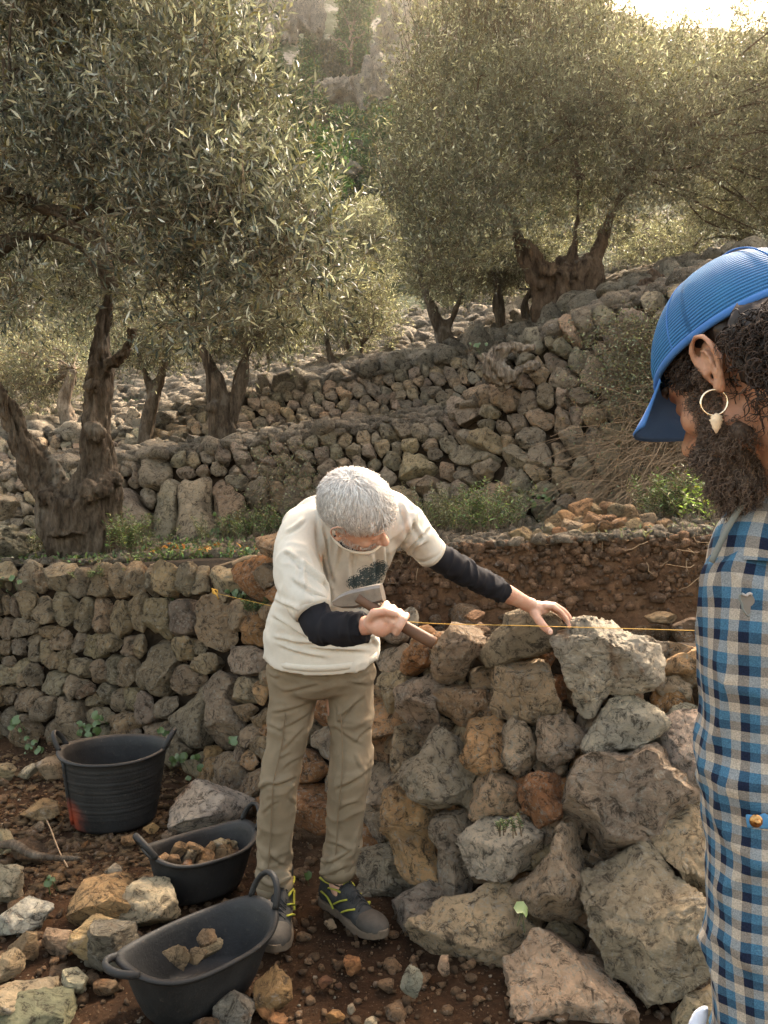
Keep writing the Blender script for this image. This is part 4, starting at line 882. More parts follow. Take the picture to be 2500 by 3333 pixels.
# ---- low plants
def herb(name, base, label, n, h, spread, mat, seed, ll=.03, lw=.006, per=26, cat='plant', curl=.2, group=None, stem='twig', leaf='leaves'):
    r = np.random.RandomState(seed); t = empty(name, base, label, cat, group); P0 = np.asarray(base, float) + r.normal(size=(n, 3)) * [spread * .3, spread * .3, 0]
    dr = nrm(r.normal(size=(n, 3)) * [.5, .5, 0] + [0, 0, 1.3]); H = h * r.uniform(.5, 1.1, n); parts = []; BB = []; DD = []
    for i in range(n):
        p = np.stack([P0[i], P0[i] + dr[i] * H[i] * .5, P0[i] + dr[i] * H[i] * [1.25, 1.25, 1]]); parts.append(tube(p, [.003, .0022, .001], 4, cap=False))
        f = np.linspace(.25, 1, per) ** .8; q = P0[i] + dr[i] * H[i] * f[:, None]; a = np.arange(per) * 2.4 + r.rand()
        BB.append(q); DD.append(nrm(np.stack([np.cos(a), np.sin(a), .5 + 0 * a], 1) + r.normal(size=(per, 3)) * .15))
    B, D = np.concatenate(BB), np.concatenate(DD); V, F = merge(parts); obj('stems', V, F, M[stem], t)
    V, F = leafquads(B, D, ll * r.uniform(.6, 1.2, len(B)), lw * r.uniform(.7, 1.3, len(B)), np.array([0, 0, 1.]) + r.normal(size=(len(B), 3)) * .3, curl); obj(leaf, V, F, M[mat], t, kind='stuff')
def onT(u, v):
    a, b = E1.at(u), B2.at(u); t = np.clip((a[0] - v) / (a[0] - b[0]), 0, 1); return P(u, v, float(a[1] + (b[1] - a[1]) * t))
for k, (u, v, n, h, mt, lab) in enumerate([
    (150, 1815, 16, .2, 'grey_green', 'low spurge plant at the left foot of the big forked olive'), (230, 1800, 22, .26, 'green', 'green spurge clump right in front of the forked trunk'),
    (330, 1805, 20, .24, 'grey_green', 'grey green spurge clump before the right side of the forked trunk'), (430, 1810, 22, .28, 'green', 'tall spurge beside the right edge of the forked trunk'),
    (720, 1765, 12, .22, 'grey_green', 'thin spurge in front of the upright boulder slabs'), (800, 1760, 14, .26, 'green', 'green spurge at the foot of the second wall left of the bent man'),
    (880, 1755, 12, .3, 'green', 'dark leafy herb touching the shoulder of the bent man'), (1400, 1735, 22, .36, 'grey_green', 'bushy spurge at the wall foot right of the bent man'),
    (1480, 1745, 20, .3, 'grey_green', 'thin brown stemmed spurge before the rounded boulder'), (1560, 1755, 24, .36, 'green', 'spurge between the rounded boulder and the orange rock pile'),
    (1640, 1735, 18, .32, 'grey_green', 'grey stemmed shrub left of the orange rock pile'), (2220, 1700, 26, .3, 'green', 'dark green shrub at the right behind the orange rocks'),
    (2180, 1705, 20, .24, 'grey_green', 'dry grey shrub next to the bright green herb')]):
    herb('spurge_plant', onT(u, v), lab, int(n * 1.8), h * 1.15, .32, mt, 300 + k, ll=.045, lw=.010, group='spurge plants on the terrace')
herb('leafy_herb', onT(2310, 1715), 'bright lime green herb with small leaves beside the man in the cap', 14, .34, .3, 'bright', 330, .04, .022, 14)
herb('leafy_herb', P(430, 1890, 4.85), 'little fern like tuft hanging from the top course of the left wall', 8, .12, .15, 'green', 331, .03, .006)
herb('leafy_herb', P(320, 1890, 4.9), 'fern tuft between top stones above the ribbed bucket', 9, .1, .15, 'green', 332, .03, .006)
herb('leafy_herb', P(830, 2000, 4.0), 'dark green tuft in the wall beside the elbow of the bent man', 9, .09, .1, 'green', 333, .03, .007)
herb('leafy_herb', P(1640, 2720, 2.5), 'small green tuft growing between the lower stones of the new wall', 7, .07, .08, 'green', 334, .014, .006)
def ivy(u, v, Y, n, s, lab, seed, spread=60, mat='ivy', leafsz=.045):
    r = np.random.RandomState(seed); t = empty('ivy', P(u, v, Y), lab, 'plant'); parts = []; sv = []
    for i in range(n):
        c = P(u + r.normal() * spread * .5, v + r.normal() * spread * .35, Y - .03 - r.rand() * .06); a = np.arange(8) / 8 * 6.283; rr_ = np.array([1, 1.05, .95, .85, .35, .85, .95, 1.05]) * s * leafsz * r.uniform(.5, 1.1) * .5
        nn = nrm(np.array([r.normal() * .5, -1, .5 + r.normal() * .4])); x = nrm(np.cross(nn, [0, 0, 1])); y = np.cross(x, nn); ro = r.rand() * 6
        pts = c + rr_[:, None] * (np.cos(a + ro)[:, None] * x + np.sin(a + ro)[:, None] * y) + nn * (.006 * np.cos(2 * a))[:, None]
        V = np.concatenate([[c + nn * .004], pts]); F = [(0, k + 1, (k + 1) % 8 + 1) for k in range(8)]; parts.append((V, np.array(F)))
        sv.append(tube(np.stack([c, c + [r.normal() * .03, .03, -.05 - r.rand() * .04]]), .0012, 3, cap=False))
    for V, F in parts: obj('leaf', V, F, M[mat], t, center=V[0])
    V, F = merge(sv); obj('stems', V, F, M['green'], t)
for a in [(280, 2350, 4.6, 9, 1.3, 'ivy leaves at the wall foot behind the ribbed bucket', 1), (530, 2380, 4.35, 3, 1.5, 'two round leaves above the right handle of the ribbed bucket', 2, 25), (600, 2490, 4.0, 9, 1.2, 'ivy patch between the ribbed bucket and the white boulder', 3), (765, 2405, 3.95, 3, 1.3, 'single round leaf on the large sloping wall stone', 4, 25),
          (40, 2350, 4.75, 5, 1.3, 'heart shaped leaves low on the wall at the left edge', 5, 40), (110, 2420, 4.7, 8, 1, 'dark ivy on the ground at the left wall foot', 6), (770, 1935, 4.4, 7, 1.2, 'bright creeper hanging by the yellow string knot', 7, 30), (20, 1900, 5.1, 7, 1, 'creeper leaves on the top course at the left edge', 8),
          (1700, 2960, 2.2, 2, 1.2, 'green and red leaf stuck between the big lower stones', 9, 15), (700, 1740, 6.9, 14, 1.3, 'ivy on the ground before the tall boulder slabs', 10, 90), (1560, 1650, 6.1, 9, 1.2, 'ivy on the wall foot left of the orange rock pile', 11), (1740, 1630, 6.0, 9, 1.3, 'ivy with one red leaf above the orange rock pile', 12), (2170, 1735, 4.2, 6, 1.8, 'large round leaves on the edge of the earth bank', 13, 40), (1590, 1130, 6.8, 8, 1.4, 'small green plants on the old stump', 14, 60), (560, 1920, 4.8, 8, 1, 'dark creeper in the shade under a top stone', 15), (1000, 2850, 2.9, 1, 1.6, 'single green leaf lying on the soil between the boots', 16, 5), (155, 2870, 3.0, 5, .8, 'little green sprout in the litter below the ribbed bucket', 17, 25)]: ivy(*a)
def fallen(poly, n, seed, lab):
    r = np.random.RandomState(seed); B, D = [], []
    for i in range(n):
        u = r.uniform(poly[0], poly[2]); v = r.uniform(poly[1], poly[3]); B.append(onT(u, v) + [0, 0, .02 + r.rand() * .03]); D.append(nrm(r.normal(size=3) * [1, 1, .5] + [0, 0, .2]))
    V, F = leafquads(np.array(B), np.array(D), np.full(n, .05), np.full(n, .04), np.array([0, 0, 1.]) + r.normal(size=(n, 3)) * .4, .3)
    obj('fallen_leaves', V, F, leaf_mat('orange_leaf', (.36, .14, .03), (.36, .18, .06), .3, .7, .2), center=V.mean(0), kind='stuff', label=lab)
fallen((480, 1790, 900, 1815), 40, 3, 'orange fallen leaves along the top of the left wall')
def cover(name, us, vs, n, seed, mat, lab, ll=.03, lw=.018):
    r = np.random.RandomState(seed); u = r.uniform(*us, n); v = r.uniform(*vs, n); B = np.array([onT(a, b) for a, b in zip(u, v)]) + np.stack([0 * u, 0 * u, r.rand(n) * .05], 1)
    D = nrm(r.normal(size=(n, 3)) + [0, 0, .6]); V, F = leafquads(B, D, ll * r.uniform(.5, 1.3, n), lw * r.uniform(.6, 1.3, n), np.array([0, 0, 1.]) + r.normal(size=(n, 3)) * .5, .2)
    obj(name, V, F, M[mat], center=V.mean(0), kind='stuff', label=lab)
cover('ground_cover', (-100, 920), (1760, 1838), 3600, 4, 'green', 'low green weeds along the top of the left wall', .04, .016)
cover('ground_cover', (900, 2350), (1700, 1760), 700, 5, 'grey_green', 'sparse weeds at the foot of the second wall', .04, .012)
# ---- dry bramble on the right of wall 2
def bramble(name, label, n, seed, reg, L, mat, rad, dv, leaves=0, cat='bush'):
    r = np.random.RandomState(seed); t = empty(name, S2.p(np.mean(reg[0::2]), np.mean(reg[1::2])), label, cat); parts = []; tips = []
    for i in range(n):
        u = r.uniform(reg[0], reg[2]); v = r.uniform(reg[1], reg[3]); p = S2.p(u, v) + [0, -.12 - r.rand() * .25, 0]
        d = nrm(np.array([r.normal() * .9, r.normal() * .3, r.normal() * .5 + dv])); ln = L * r.uniform(.4, 1.2); k = np.linspace(0, 1, 6)[:, None]
        q = p + d * ln * k + np.array([r.normal() * .15, r.normal() * .08, -.35]) * ln * k ** 2 + .02 * r.normal(size=(6, 3)); parts.append(tube(q, rad * (1.2 - .8 * k[:, 0]), 3, cap=False, side=[.3, .3, 1])); tips.append(q)
    V, F = merge(parts); obj('stems', V, F, M[mat], t, kind='stuff')
    if leaves:
        Q = np.concatenate(tips); i = r.randint(len(Q), size=leaves); B = Q[i] + r.normal(size=(leaves, 3)) * .02; V, F = leafquads(B, nrm(r.normal(size=(leaves, 3))), np.full(leaves, .025), np.full(leaves, .012), r.normal(size=(leaves, 3))); obj('leaves', V, F, M['grey_green'], t, kind='stuff')
bramble('dry_bramble', 'tangle of dry brown bramble stems hanging over the wall beside the bearded face', 420, 61, (2000, 1330, 2330, 1600), .75, 'dry', .0028, -.3)
bramble('thorny_shrub', 'wiry green shrub growing out of the wall below the peak of the blue cap', 420, 62, (1960, 1060, 2160, 1330), .5, 'twig', .002, .1, 5000)
bramble('thorny_shrub', 'sparse wiry shrub in the joints of the wall right of the orange stone', 90, 63, (1870, 1380, 2080, 1680), .6, 'dry', .002, -.3, 200)
bramble('thorny_shrub', 'dark wiry shrub climbing the second wall left of the white haired man', 110, 64, (860, 1450, 1020, 1660), .5, 'twig', .002, -.1, 900)
# ---- stump, logs and sticks
t = empty('old_stump', P(1640, 1200, 6.6), 'hollow weathered olive stump lodged on top of the second wall', 'stump')
trunk_blob([[(1570, 1160, 6.55, 26), (1600, 1190, 6.5, 44), (1640, 1230, 6.5, 42), (1700, 1255, 6.55, 20)], [(1600, 1150, 6.5, 30), (1680, 1135, 6.5, 26), (1740, 1130, 6.55, 16)], [(1630, 1240, 6.5, 30), (1700, 1200, 6.5, 24), (1760, 1185, 6.6, 14)]], .012, 33, .06, 'dead', t, 'wood', fr=7)
t = empty('fallen_log', P(2150, 930, 8), 'brown fallen log lying on the wall top left of the blue cap', 'log')
trunk_blob([[(2080, 950, 8, 30), (2130, 930, 8, 36), (2200, 960, 8, 26)], [(2110, 880, 8.1, 14), (2160, 915, 8.1, 18), (2210, 955, 8.1, 14)]], .014, 34, .05, 'bark_red', t, 'wood', fr=6)
def stick(pts, lab, mat='dry'):
    t = empty('stick', P(*pts[0][:3]), lab, 'stick'); branch_set([pts], t, mat, 'wood', 5)
stick([(760, 1838, 4.35, 8), (800, 1822, 4.35, 8), (860, 1812, 4.3, 8), (930, 1815, 4.2, 8)], 'cut brown branch lying on the wall top beside the bent man')
stick([(700, 1838, 4.5, 3), (800, 1826, 4.5, 4), (925, 1802, 4.4, 7)], 'thinner stick lying behind the cut brown branch')
stick([(840, 1800, 4.3, 6), (880, 1815, 4.3, 7), (915, 1828, 4.2, 4)], 'short stick crossing the cut branch at its end')
stick([(0, 2745, 3.2, 12), (60, 2750, 3.15, 16), (130, 2790, 3.05, 12), (260, 2790, 3.0, 6)], 'half buried root in the soil below the ribbed bucket', 'bark')
stick([(150, 2670, 3.3, 2), (190, 2760, 3.1, 2), (220, 2820, 2.95, 2)], 'thin dry twig lying on the litter', 'dry')
# pale roots in the earth bank
r = np.random.RandomState(12); parts = []
for (u, v, n) in [(2290, 1900, 16), (2230, 1960, 10), (2120, 1880, 4), (1960, 1880, 2), (1330, 1910, 6), (1300, 1880, 4)]:
    for _ in range(n):
        j = int(np.clip((u + r.normal() * 25 - 840) / 8, 0, 250)); i = r.randint(2, 14); p = bankV[i, j].copy() + [0, -.02, 0]; d = np.array([r.normal() * .6, -.08, -.6 + r.normal() * .4]); q = [p]
        for k in range(7): d = d + r.normal(size=3) * .35 * [1, .3, 1]; p = p + nrm(d) * .022; q.append(p.copy())
        parts.append(tube(np.array(q), np.linspace(.002, .0006, 8), 4, cap=False, side=[.3, 1, .3]))
V, F = merge(parts); obj('roots', V, F, simple_mat('pale_root', (.36, .25, .15), .9, 40), center=(0, 0, 0), kind='stuff', label='pale thin roots hanging out of the cut earth bank')
# ================================================================== loose rocks on the ground
def frock(u0, v0, u1, v1, col, label, seed, Y=None, name='rock', group=None, mat='stone_fresh', cat='rock', sub=5, sy=.85, zr=.9, tilt=0, nf=16, rise=None):
    """a rock that covers the picture box; it stands on the soil unless Y is given"""
    w = (u1 - u0) * 1.1; h = (v1 - v0) * 1.1
    if Y is None:
        Yb = 1.45 * 2500 / (min(v1, 3500) - 1666); s = w / 2 / 2500 * Yb; Y = Yb + s * .5
    c = P((u0 + u1) / 2, (v0 + v1) / 2, Y); sx = w / 2 / 2500 * Y; sz = h / 2 / 2500 * Y * zr
    q, F = rock_q(sub, seed, nf=nf, lo=.48, hi=.85, up=0); q = rough(q, seed, .17)
    q = q / np.array([np.abs(q[:, 0]).max(), np.abs(q[:, 1]).max(), np.abs(q[:, 2]).max()])
    V = np.stack([q[:, 0] * sx, q[:, 2] * sx * sy, q[:, 1] * sz], 1)
    a = R(tilt); V = np.stack([V[:, 0] * math.cos(a) - V[:, 2] * math.sin(a), V[:, 1], V[:, 0] * math.sin(a) + V[:, 2] * math.cos(a)], 1)
    return obj(name, V + c, F, M[mat], center=c, color=jit(col, np.random.RandomState(seed), .06), label=label, cat=cat, group=group)
CRM, YEL = (.66, .57, .42), (.60, .43, .23)
def k1(a, b, c, d): return a / 1.659, 2300 + b / 1.659, c / 1.659, 2300 + d / 1.659
for i, (box, colr, lab) in enumerate([
    ((-70, 830, 120, 1085), CRM, 'cream rock cut by the left edge, above the white one'), ((-20, 1000, 272, 1245), (.72, .68, .60), 'white angular rock at the left edge'),
    ((375, 912, 745, 1200), OCH, 'large rounded ochre rock behind the cream rock by the tubs'), ((655, 955, 965, 1215), CRM, 'cream rock leaning between the ochre rock and the front tub'),
    ((370, 1090, 655, 1400), YEL, 'long orange yellow rock under the ochre one'), ((438, 1110, 765, 1450), (.27, .25, .2), 'rough grey green rock touching the front tub'),
    ((218, 1178, 405, 1330), TAN, 'small tan rock between the white rock and the orange one'), ((55, 1205, 225, 1380), BRN, 'brown earthy rock below the white rock'),
    ((-60, 1318, 108, 1495), (.66, .51, .3), 'yellow cream rock at the left edge below the white one'), ((-60, 1488, 385, 1700), (.66, .53, .33), 'large yellow cream rock in the bottom left corner'),
    ((-60, 1590, 412, 1800), (.33, .32, .22), 'greenish grey flat rock at the very bottom left'), ((333, 1398, 490, 1560), CRM, 'cream rock half under the rough grey green rock'),
    ((505, 1463, 635, 1555), BRN, 'small brown rock below the rough grey green rock'), ((905, 402, 1352, 700), (.62, .58, .51), 'large white grey boulder with orange streaks between the bucket and the tub'),
    ((1068, 222, 1225, 415), OCH, 'orange rock leaning on the wall behind the white boulder'), ((1185, 200, 1375, 500), GREY, 'tall grey rock standing between the white boulder and the left leg'),
    ((1328, 1408, 1575, 1665), (.40, .24, .12), 'orange brown chipped rock in front of the near tub'), ((1145, 1512, 1395, 1730), (.33, .31, .26), 'pale grey pitted rock at the bottom edge'),
    ((1388, 1605, 1485, 1700), RUST, 'rust coloured rock between the grey and the chipped rock'), ((1450, 1665, 1560, 1750), RUST, 'flat rust rock at the bottom edge'),
    ((195, 268, 348, 405), TAN, 'tan block beside the left handle of the ribbed bucket'), ((98, 308, 200, 395), CRM, 'light tan block second from the left edge by the wall foot'),
    ((-10, 288, 95, 405), TAN, 'tan rock at the left edge by the wall foot'), ((130, 498, 348, 625), (.38, .26, .14), 'flat ochre rock left of the ribbed bucket'),
    ((-50, 645, 65, 825), CRM, 'cream rock at the left edge level with the bucket base'), ((570, 845, 662, 912), CRM, 'small cream stone lying left of the middle tub'),
    ((60, 712, 260, 850), (.15, .10, .06), 'dark clod of earth below the flat ochre rock'), ((775, 632, 855, 690), OCH, 'small ochre stone right of the ribbed bucket base'), ((655, 680, 750, 760), OCH, 'ochre stone in front of the ribbed bucket base'),
    ((880, 670, 960, 720), TAN, 'small tan stone between bucket and middle tub'), ((190, 615, 245, 670), TAN, 'round tan stone left of the bucket base'), ((435, 725, 485, 770), RUST, 'little red brown stone in front of the bucket'),
]): frock(*k1(*box), colr, lab, 800 + i)
def k2(a, b, c, d): return 1000 + a / 1.106, 2400 + b / 1.106, 1000 + c / 1.106, 2400 + d / 1.106
for i, (box, colr, lab) in enumerate([((338, 832, 418, 945), (.42, .39, .31), 'pale upright stone on the soil below the right boot'), ((133, 783, 208, 845), RUST, 'rust stone on the soil under the right boot'),
    ((32, 850, 92, 908), (.17, .09, .05), 'dark red round stone in the middle of the soil'), ((68, 975, 135, 1032), RUST, 'red brown stone at the bottom centre edge'), ((470, 780, 515, 860), TAN, 'small tan stone at the foot of the large grey wall stones'),
    ((195, 1005, 250, 1050), CRM, 'cream stone at the bottom edge of the soil'), ((98, 880, 130, 905), (.15, .08, .05), 'small dark stone beside the dark red one'), ((145, 955, 175, 995), CRM, 'little white stone on the soil at the bottom'),
    ((60, 655, 105, 685), TAN, 'flat stone just below the left side of the right boot')]): frock(*k2(*box), colr, lab, 850 + i)
# ---- stones the men are working on
c, t_, r_ = poly_R(c6((505,430),(560,330),(640,250),(750,218),(860,215),(940,280),(950,330),(900,400),(800,430),(690,450),(600,490),(540,490)))
V, F = wall_stone(S1, c[0], c[1], t_, r_, 5, 701, None, None, depth=.55, push=.1, amp=.08, raw=True, nf=5, dmax=.13); obj('rock', V, F, M['stone_fresh'], center=V.mean(0), color=(.36, .30, .21), label='flat brown grey stone being set on the wall under the open hand', cat='rock')
c, t_, r_ = poly_R(c6((805,370),(880,300),(1000,275),(1140,275),(1220,350),(1330,360),(1390,480),(1370,600),(1200,620),(1110,640),(1040,730),(950,660),(880,540),(830,450)))
V, F = wall_stone(S1, c[0], c[1], t_, r_, 6, 702, None, None, depth=.8, push=.13, amp=.26, raw=True, nf=12, dmax=.22); obj('rock', V, F, M['stone_fresh'], center=V.mean(0), color=(.66, .60, .49), label='largest pale cracked stone on top of the new wall under the yellow string', cat='rock')
frock(1305, 1972, 1362, 2062, (.5, .46, .38), 'small pale pointed stone holding the yellow string behind the fist', 703, Y=3.1)
frock(1510, 1984, 1578, 2030, (.36, .22, .12), 'small orange stone in the trench left of the open hand', 704, Y=3.25)
frock(1545, 2025, 1600, 2080, BRN, 'dark brown stone tucked behind the flat stone being set', 705, Y=3.15)
frock(2090, 1990, 2200, 2040, BRN, 'brown slab at the foot of the earth bank near the string', 706, Y=3.45)
frock(2195, 2010, 2310, 2060, (.22, .15, .09), 'flat brown slab in the trench beside the plaid shirt', 707, Y=3.3)
# ---- pile of orange stones
pile = [(845,1045,85,95),(910,1045,80,60),(1010,1045,95,60),(960,1022,70,45),(790,1068,70,50),(735,1090,65,55),(810,1108,95,60),(900,1095,75,75),(965,1080,70,50),(1060,1060,80,55),(715,1120,65,50),(760,1140,65,45),(870,1122,65,55),(590,1145,95,60),(660,1150,55,45),(950,1112,65,45),(1020,1100,75,50),(1085,1110,85,55),(1140,1070,70,50),(1150,1120,70,45),(820,1150,75,45),(1000,1140,65,40),(920,1150,65,40),(1100,1150,65,35),(1200,1100,60,45),(690,1160,65,35),(1060,1030,60,40),(880,1020,50,40),(930,1075,50,40),(845,1085,55,45),(1190,1130,60,35),(1040,1130,55,40)]
for i, (x, y, w, h) in enumerate(pile):
    u, v = 1250 + x / 1.327, 880 + y / 1.327; Y = 4.02 + (1160 - y) / 110 * .3; cl_ = [(.42,.26,.13),(.40,.28,.16),(.46,.35,.22),(.34,.2,.1)][i % 4] if i != 20 else GREY
    frock(u - w / 2.3, v - h / 1.75, u + w / 2.3, v + h / 1.75, cl_, 'orange brown stone in the heap at the foot of the tall wall', 720 + i, Y=Y, name='rubble_stone', group='heap of orange stones on the terrace', sub=3, tilt=(i * 37) % 40 - 20)
for (x, y, w, h) in [(870, 1090, 200, 120), (1000, 1090, 220, 110)]:
    u, v = 1250 + x / 1.327, 892 + y / 1.327; frock(u - w / 2.7, v - h / 3, u + w / 2.7, v + h / 2.7, BRN, 'brown stone buried at the core of the heap', 790 + x, Y=4.35, name='rubble_stone', group='buried stones of the heap', sub=2)
# ---- boulders by the left tree and along the terrace
frock(-140, 1690, 110, 1860, (.36, .32, .25), 'rounded pale boulder on the terrace at the left edge', 771, Y=5.9, mat='stone_old')
frock(-60, 1600, 60, 1700, GREY, 'grey boulder stacked above the rounded one at the left edge', 772, Y=6.6, mat='stone_old')
frock(1490, 1600, 1660, 1750, GREY, 'rounded grey boulder against the foot of the second wall', 773, Y=6.1, mat='stone_mid')
frock(600, 1775, 680, 1815, (.42, .4, .34), 'small pale rock on the terrace in front of the slabs', 774, Y=5.6)
frock(820, 1830, 925, 1920, (.30, .22, .14), 'brown capstone at the end of the left wall under the branches', 775, Y=4.05, mat='stone_old')
frock(1110, 1140, 1180, 1180, PALE, 'pale boulder far up the slope near the leaning trunks', 776, Y=12.5, mat='stone_mid')
for i, (a, b, c_, d, lab) in enumerate([(545, 1385, 650, 1470, 'flat topped boulder between the two slim olive trunks'), (410, 1320, 470, 1450, 'leaning slab behind the slim trunk'), (1330, 1130, 1400, 1190, 'pale boulder left of the forked grey olive'), (1400, 1160, 1450, 1190, 'small boulder at the foot of the forked grey olive')]): frock(a, b, c_, d, PALE, lab, 780 + i, Y=10.8, mat='stone_mid')
# ================================================================== buckets
def rubber(name, col, red=False):
    t = NT(name); tc = t.n('ShaderNodeTexCoord'); co = tc.outputs['Object']; n = t.noise(co, 60, 5, .75); n2 = t.noise(co, 7, 5, .65)
    c = t.mix(t.ramp(n2, [(.4, 0), (.75, 1)]), col, tuple(x * 1.7 + .006 for x in col))
    c = t.mix(t.math('MULTIPLY', t.ramp(n, [(.6, 0), (.72, 1)]), .4), c, (.13, .1, .07))
    if red:
        sx = t.n('ShaderNodeVectorMath', operation='DISTANCE'); t.l(co, sx.inputs[0]); sx.inputs[1].default_value = (-.16, -.13, .04)
        k = t.math('MULTIPLY', t.ramp(sx.outputs['Value'], [(.03, 1), (.13, 0)]), t.ramp(t.noise(co, 12, 4, .6), [(.35, 0), (.6, 1)])); c = t.mix(t.math('MULTIPLY', k, .75), c, (.3, .045, .012))
    return t.fin(c, .62, t.bump(t.math('ADD', n, n2), .5, .004), .35)
M['rubber'] = rubber('black_rubber', (.008, .008, .008)); M['rubber_red'] = rubber('black_plastic_with_red_stain', (.008, .008, .008), True)
def ringsurf(fn, prof, n=72):
    th = np.arange(n) / n * 2 * np.pi; V = []
    for s, z, fl in prof: x, y, dz = fn(th, s); V.append(np.stack([x, y, z + dz * fl], 1))
    V = np.concatenate(V); m = len(prof); i = np.arange(m - 1)[:, None] * n; j = np.arange(n)[None]
    F = np.stack([i + j, i + (j + 1) % n, i + n + (j + 1) % n, i + n + j], -1).reshape(-1, 4).tolist()
    F.append(tuple(range(n - 1, -1, -1))); F.append(tuple((m - 1) * n + k for k in range(n))); return V, F
def tub(loc, yaw, a, b, h, label, name, ends=.03, mat='rubber', base=.7, ribs=False, hnd=((1, .06, .5), (-1, .02, 1.2)), pw=.8):
    t = empty(name, loc, label, 'bucket' if ribs else 'tub'); cy, sy = math.cos(yaw), math.sin(yaw); Rm = np.array([[cy, -sy, 0], [sy, cy, 0], [0, 0, 1]])
    def fn(th, s): c, q = np.cos(th), np.sin(th); return s * a * np.sign(c) * np.abs(c) ** pw, s * b * np.sign(q) * np.abs(q) ** pw, ends * np.abs(c) ** 3
    prof = [(base * .5, 0, 0), (base * .93, 0, 0), (base, .012, 0)]; N = 44 if ribs else 10
    for k in range(1, N + 1):
        f = k / N; s = base + (1 - base) * f ** .9
        if ribs and .12 < f < .9: s += .018 * (abs((f * 17) % 1 - .5) * 2) ** 3
        prof.append((s, .012 + (h - .012) * f, f ** 2))
    tk = .010 / a
    prof += [(1 + tk * 1.6, h - .002, 1), (1 + tk * 1.9, h + .006, 1), (1 + tk, h + .012, 1), (1 - tk * .2, h + .008, 1)]
    for k in range(9): f = 1 - k / 8; prof.append((base + (1 - base) * f ** .9 - tk * 1.1, .02 + (h - .02) * f, f ** 2))
    prof.append((base * .5, .02, 0)); V, F = ringsurf(fn, prof); obj('body', V @ Rm.T + loc, F, M[mat], t)
    for sg, up, out in hnd:   # arch handle on an end of the rim
        w = .062 if not ribs else .05; an = np.linspace(0, np.pi, 13); e = a * 1.0
        pts = np.stack([sg * (e + np.sin(an) * up * out), np.cos(an) * w, h + ends + .004 + np.sin(an) * up * (1.0 if out < 1 else .35)], 1)
        V, F = tube(smoothpath(pts, 2), .0115, 10, ratio=.75); obj('handle', V @ Rm.T + loc, F, M[mat], t, center=None)
    if ribs:
        for an in (math.pi * 1.22, math.pi * .2):
            f = np.linspace(.1, .97, 12); s = (base + (1 - base) * f ** .9) * 1.012; c, q = math.cos(an), math.sin(an)
            pts = np.stack([s * a * np.sign(c) * abs(c) ** pw, s * b * np.sign(q) * abs(q) ** pw, h * f], 1); V, F = tube(pts, .009, 6); obj('seam', V @ Rm.T + loc, F, M[mat], t)
    return t
tub(np.array([-1.27, 3.62, 0]), R(4), .236, .226, .325, 'tall black ribbed bucket with a red stain, standing by the left wall', 'ribbed_bucket', ends=.015, mat='rubber_red', base=.8, ribs=True, hnd=((1, .075, .55), (-1, .075, .55)), pw=.97)
L2 = np.array([-.70, 2.95, 0.0]); tub(L2, R(38), .205, .14, .16, 'black oval rubber tub in the middle, filled with broken ochre stones', 'rubber_tub', ends=.035, base=.74, hnd=((1, .075, .4), (-1, .07, .7)))
L3 = np.array([-.55, 2.30, 0.0]); tub(L3, R(47), .235, .148, .155, 'nearest black oval rubber tub holding two ochre stones', 'rubber_tub', ends=.035, base=.72, hnd=((1, .085, .35), (-1, .045, 1.3)))
tubst = [(850,790,905,870),(920,735,1010,810),(990,770,1060,850),(1010,735,1110,800),(1055,780,1155,850),(1140,705,1240,790),(1150,740,1260,850),(1230,760,1300,820),(1270,735,1325,785),(905,800,975,870),(975,835,1040,880),(1040,830,1140,875),(1115,730,1165,780),(1190,715,1250,760),(1240,720,1290,770),(1080,800,1150,860)]
for i, b in enumerate(tubst):
    u0, v0, u1, v1 = k1(*b); um = (u0 + u1) / 2; Y = 2.80 + (um - 500) / 300 * .26 + (2810 - (v0 + v1) / 2) / 100 * .1
    frock(u0 - 4, v0 - 3, u1 + 4, v1 + 6, [(.42, .29, .16), (.33, .2, .11), (.44, .34, .22)][i % 3], 'broken ochre stone in the middle tub', 870 + i, Y=Y, name='rubble_stone', group='broken stones in the middle tub', sub=3, tilt=(i * 47) % 60 - 30)
q, F = rock_q(4, 5, nf=3); V = q * [.15, .1, .05]; cy, sy = math.cos(R(38)), math.sin(R(38)); V = np.stack([V[:, 0] * cy - V[:, 1] * sy, V[:, 0] * sy + V[:, 1] * cy, V[:, 2] + .045 + .01 * fbm(V * 30, 3, 3)], 1) + L2; obj('rubble_heap', V, F, M['chip'], center=V.mean(0), kind='stuff', label='crumbs under the stones in the middle tub')
frock(*k1(882, 1275, 1045, 1412), (.38, .27, .16), 'round ochre stone in the nearest tub, left of the pointed one', 890, Y=2.2)
frock(*k1(1050, 1197, 1172, 1310), (.38, .26, .15), 'pointed ochre stone in the nearest tub', 891, Y=2.28, tilt=25)
frock(*k1(1015, 1298, 1120, 1385), (.34, .25, .16), 'smaller stone between the two bigger ones in the nearest tub', 892, Y=2.22)
frock(*k1(1060, 1262, 1215, 1350), (.42, .34, .22), 'long pale sliver of stone along the side of the nearest tub', 893, Y=2.33, tilt=35)
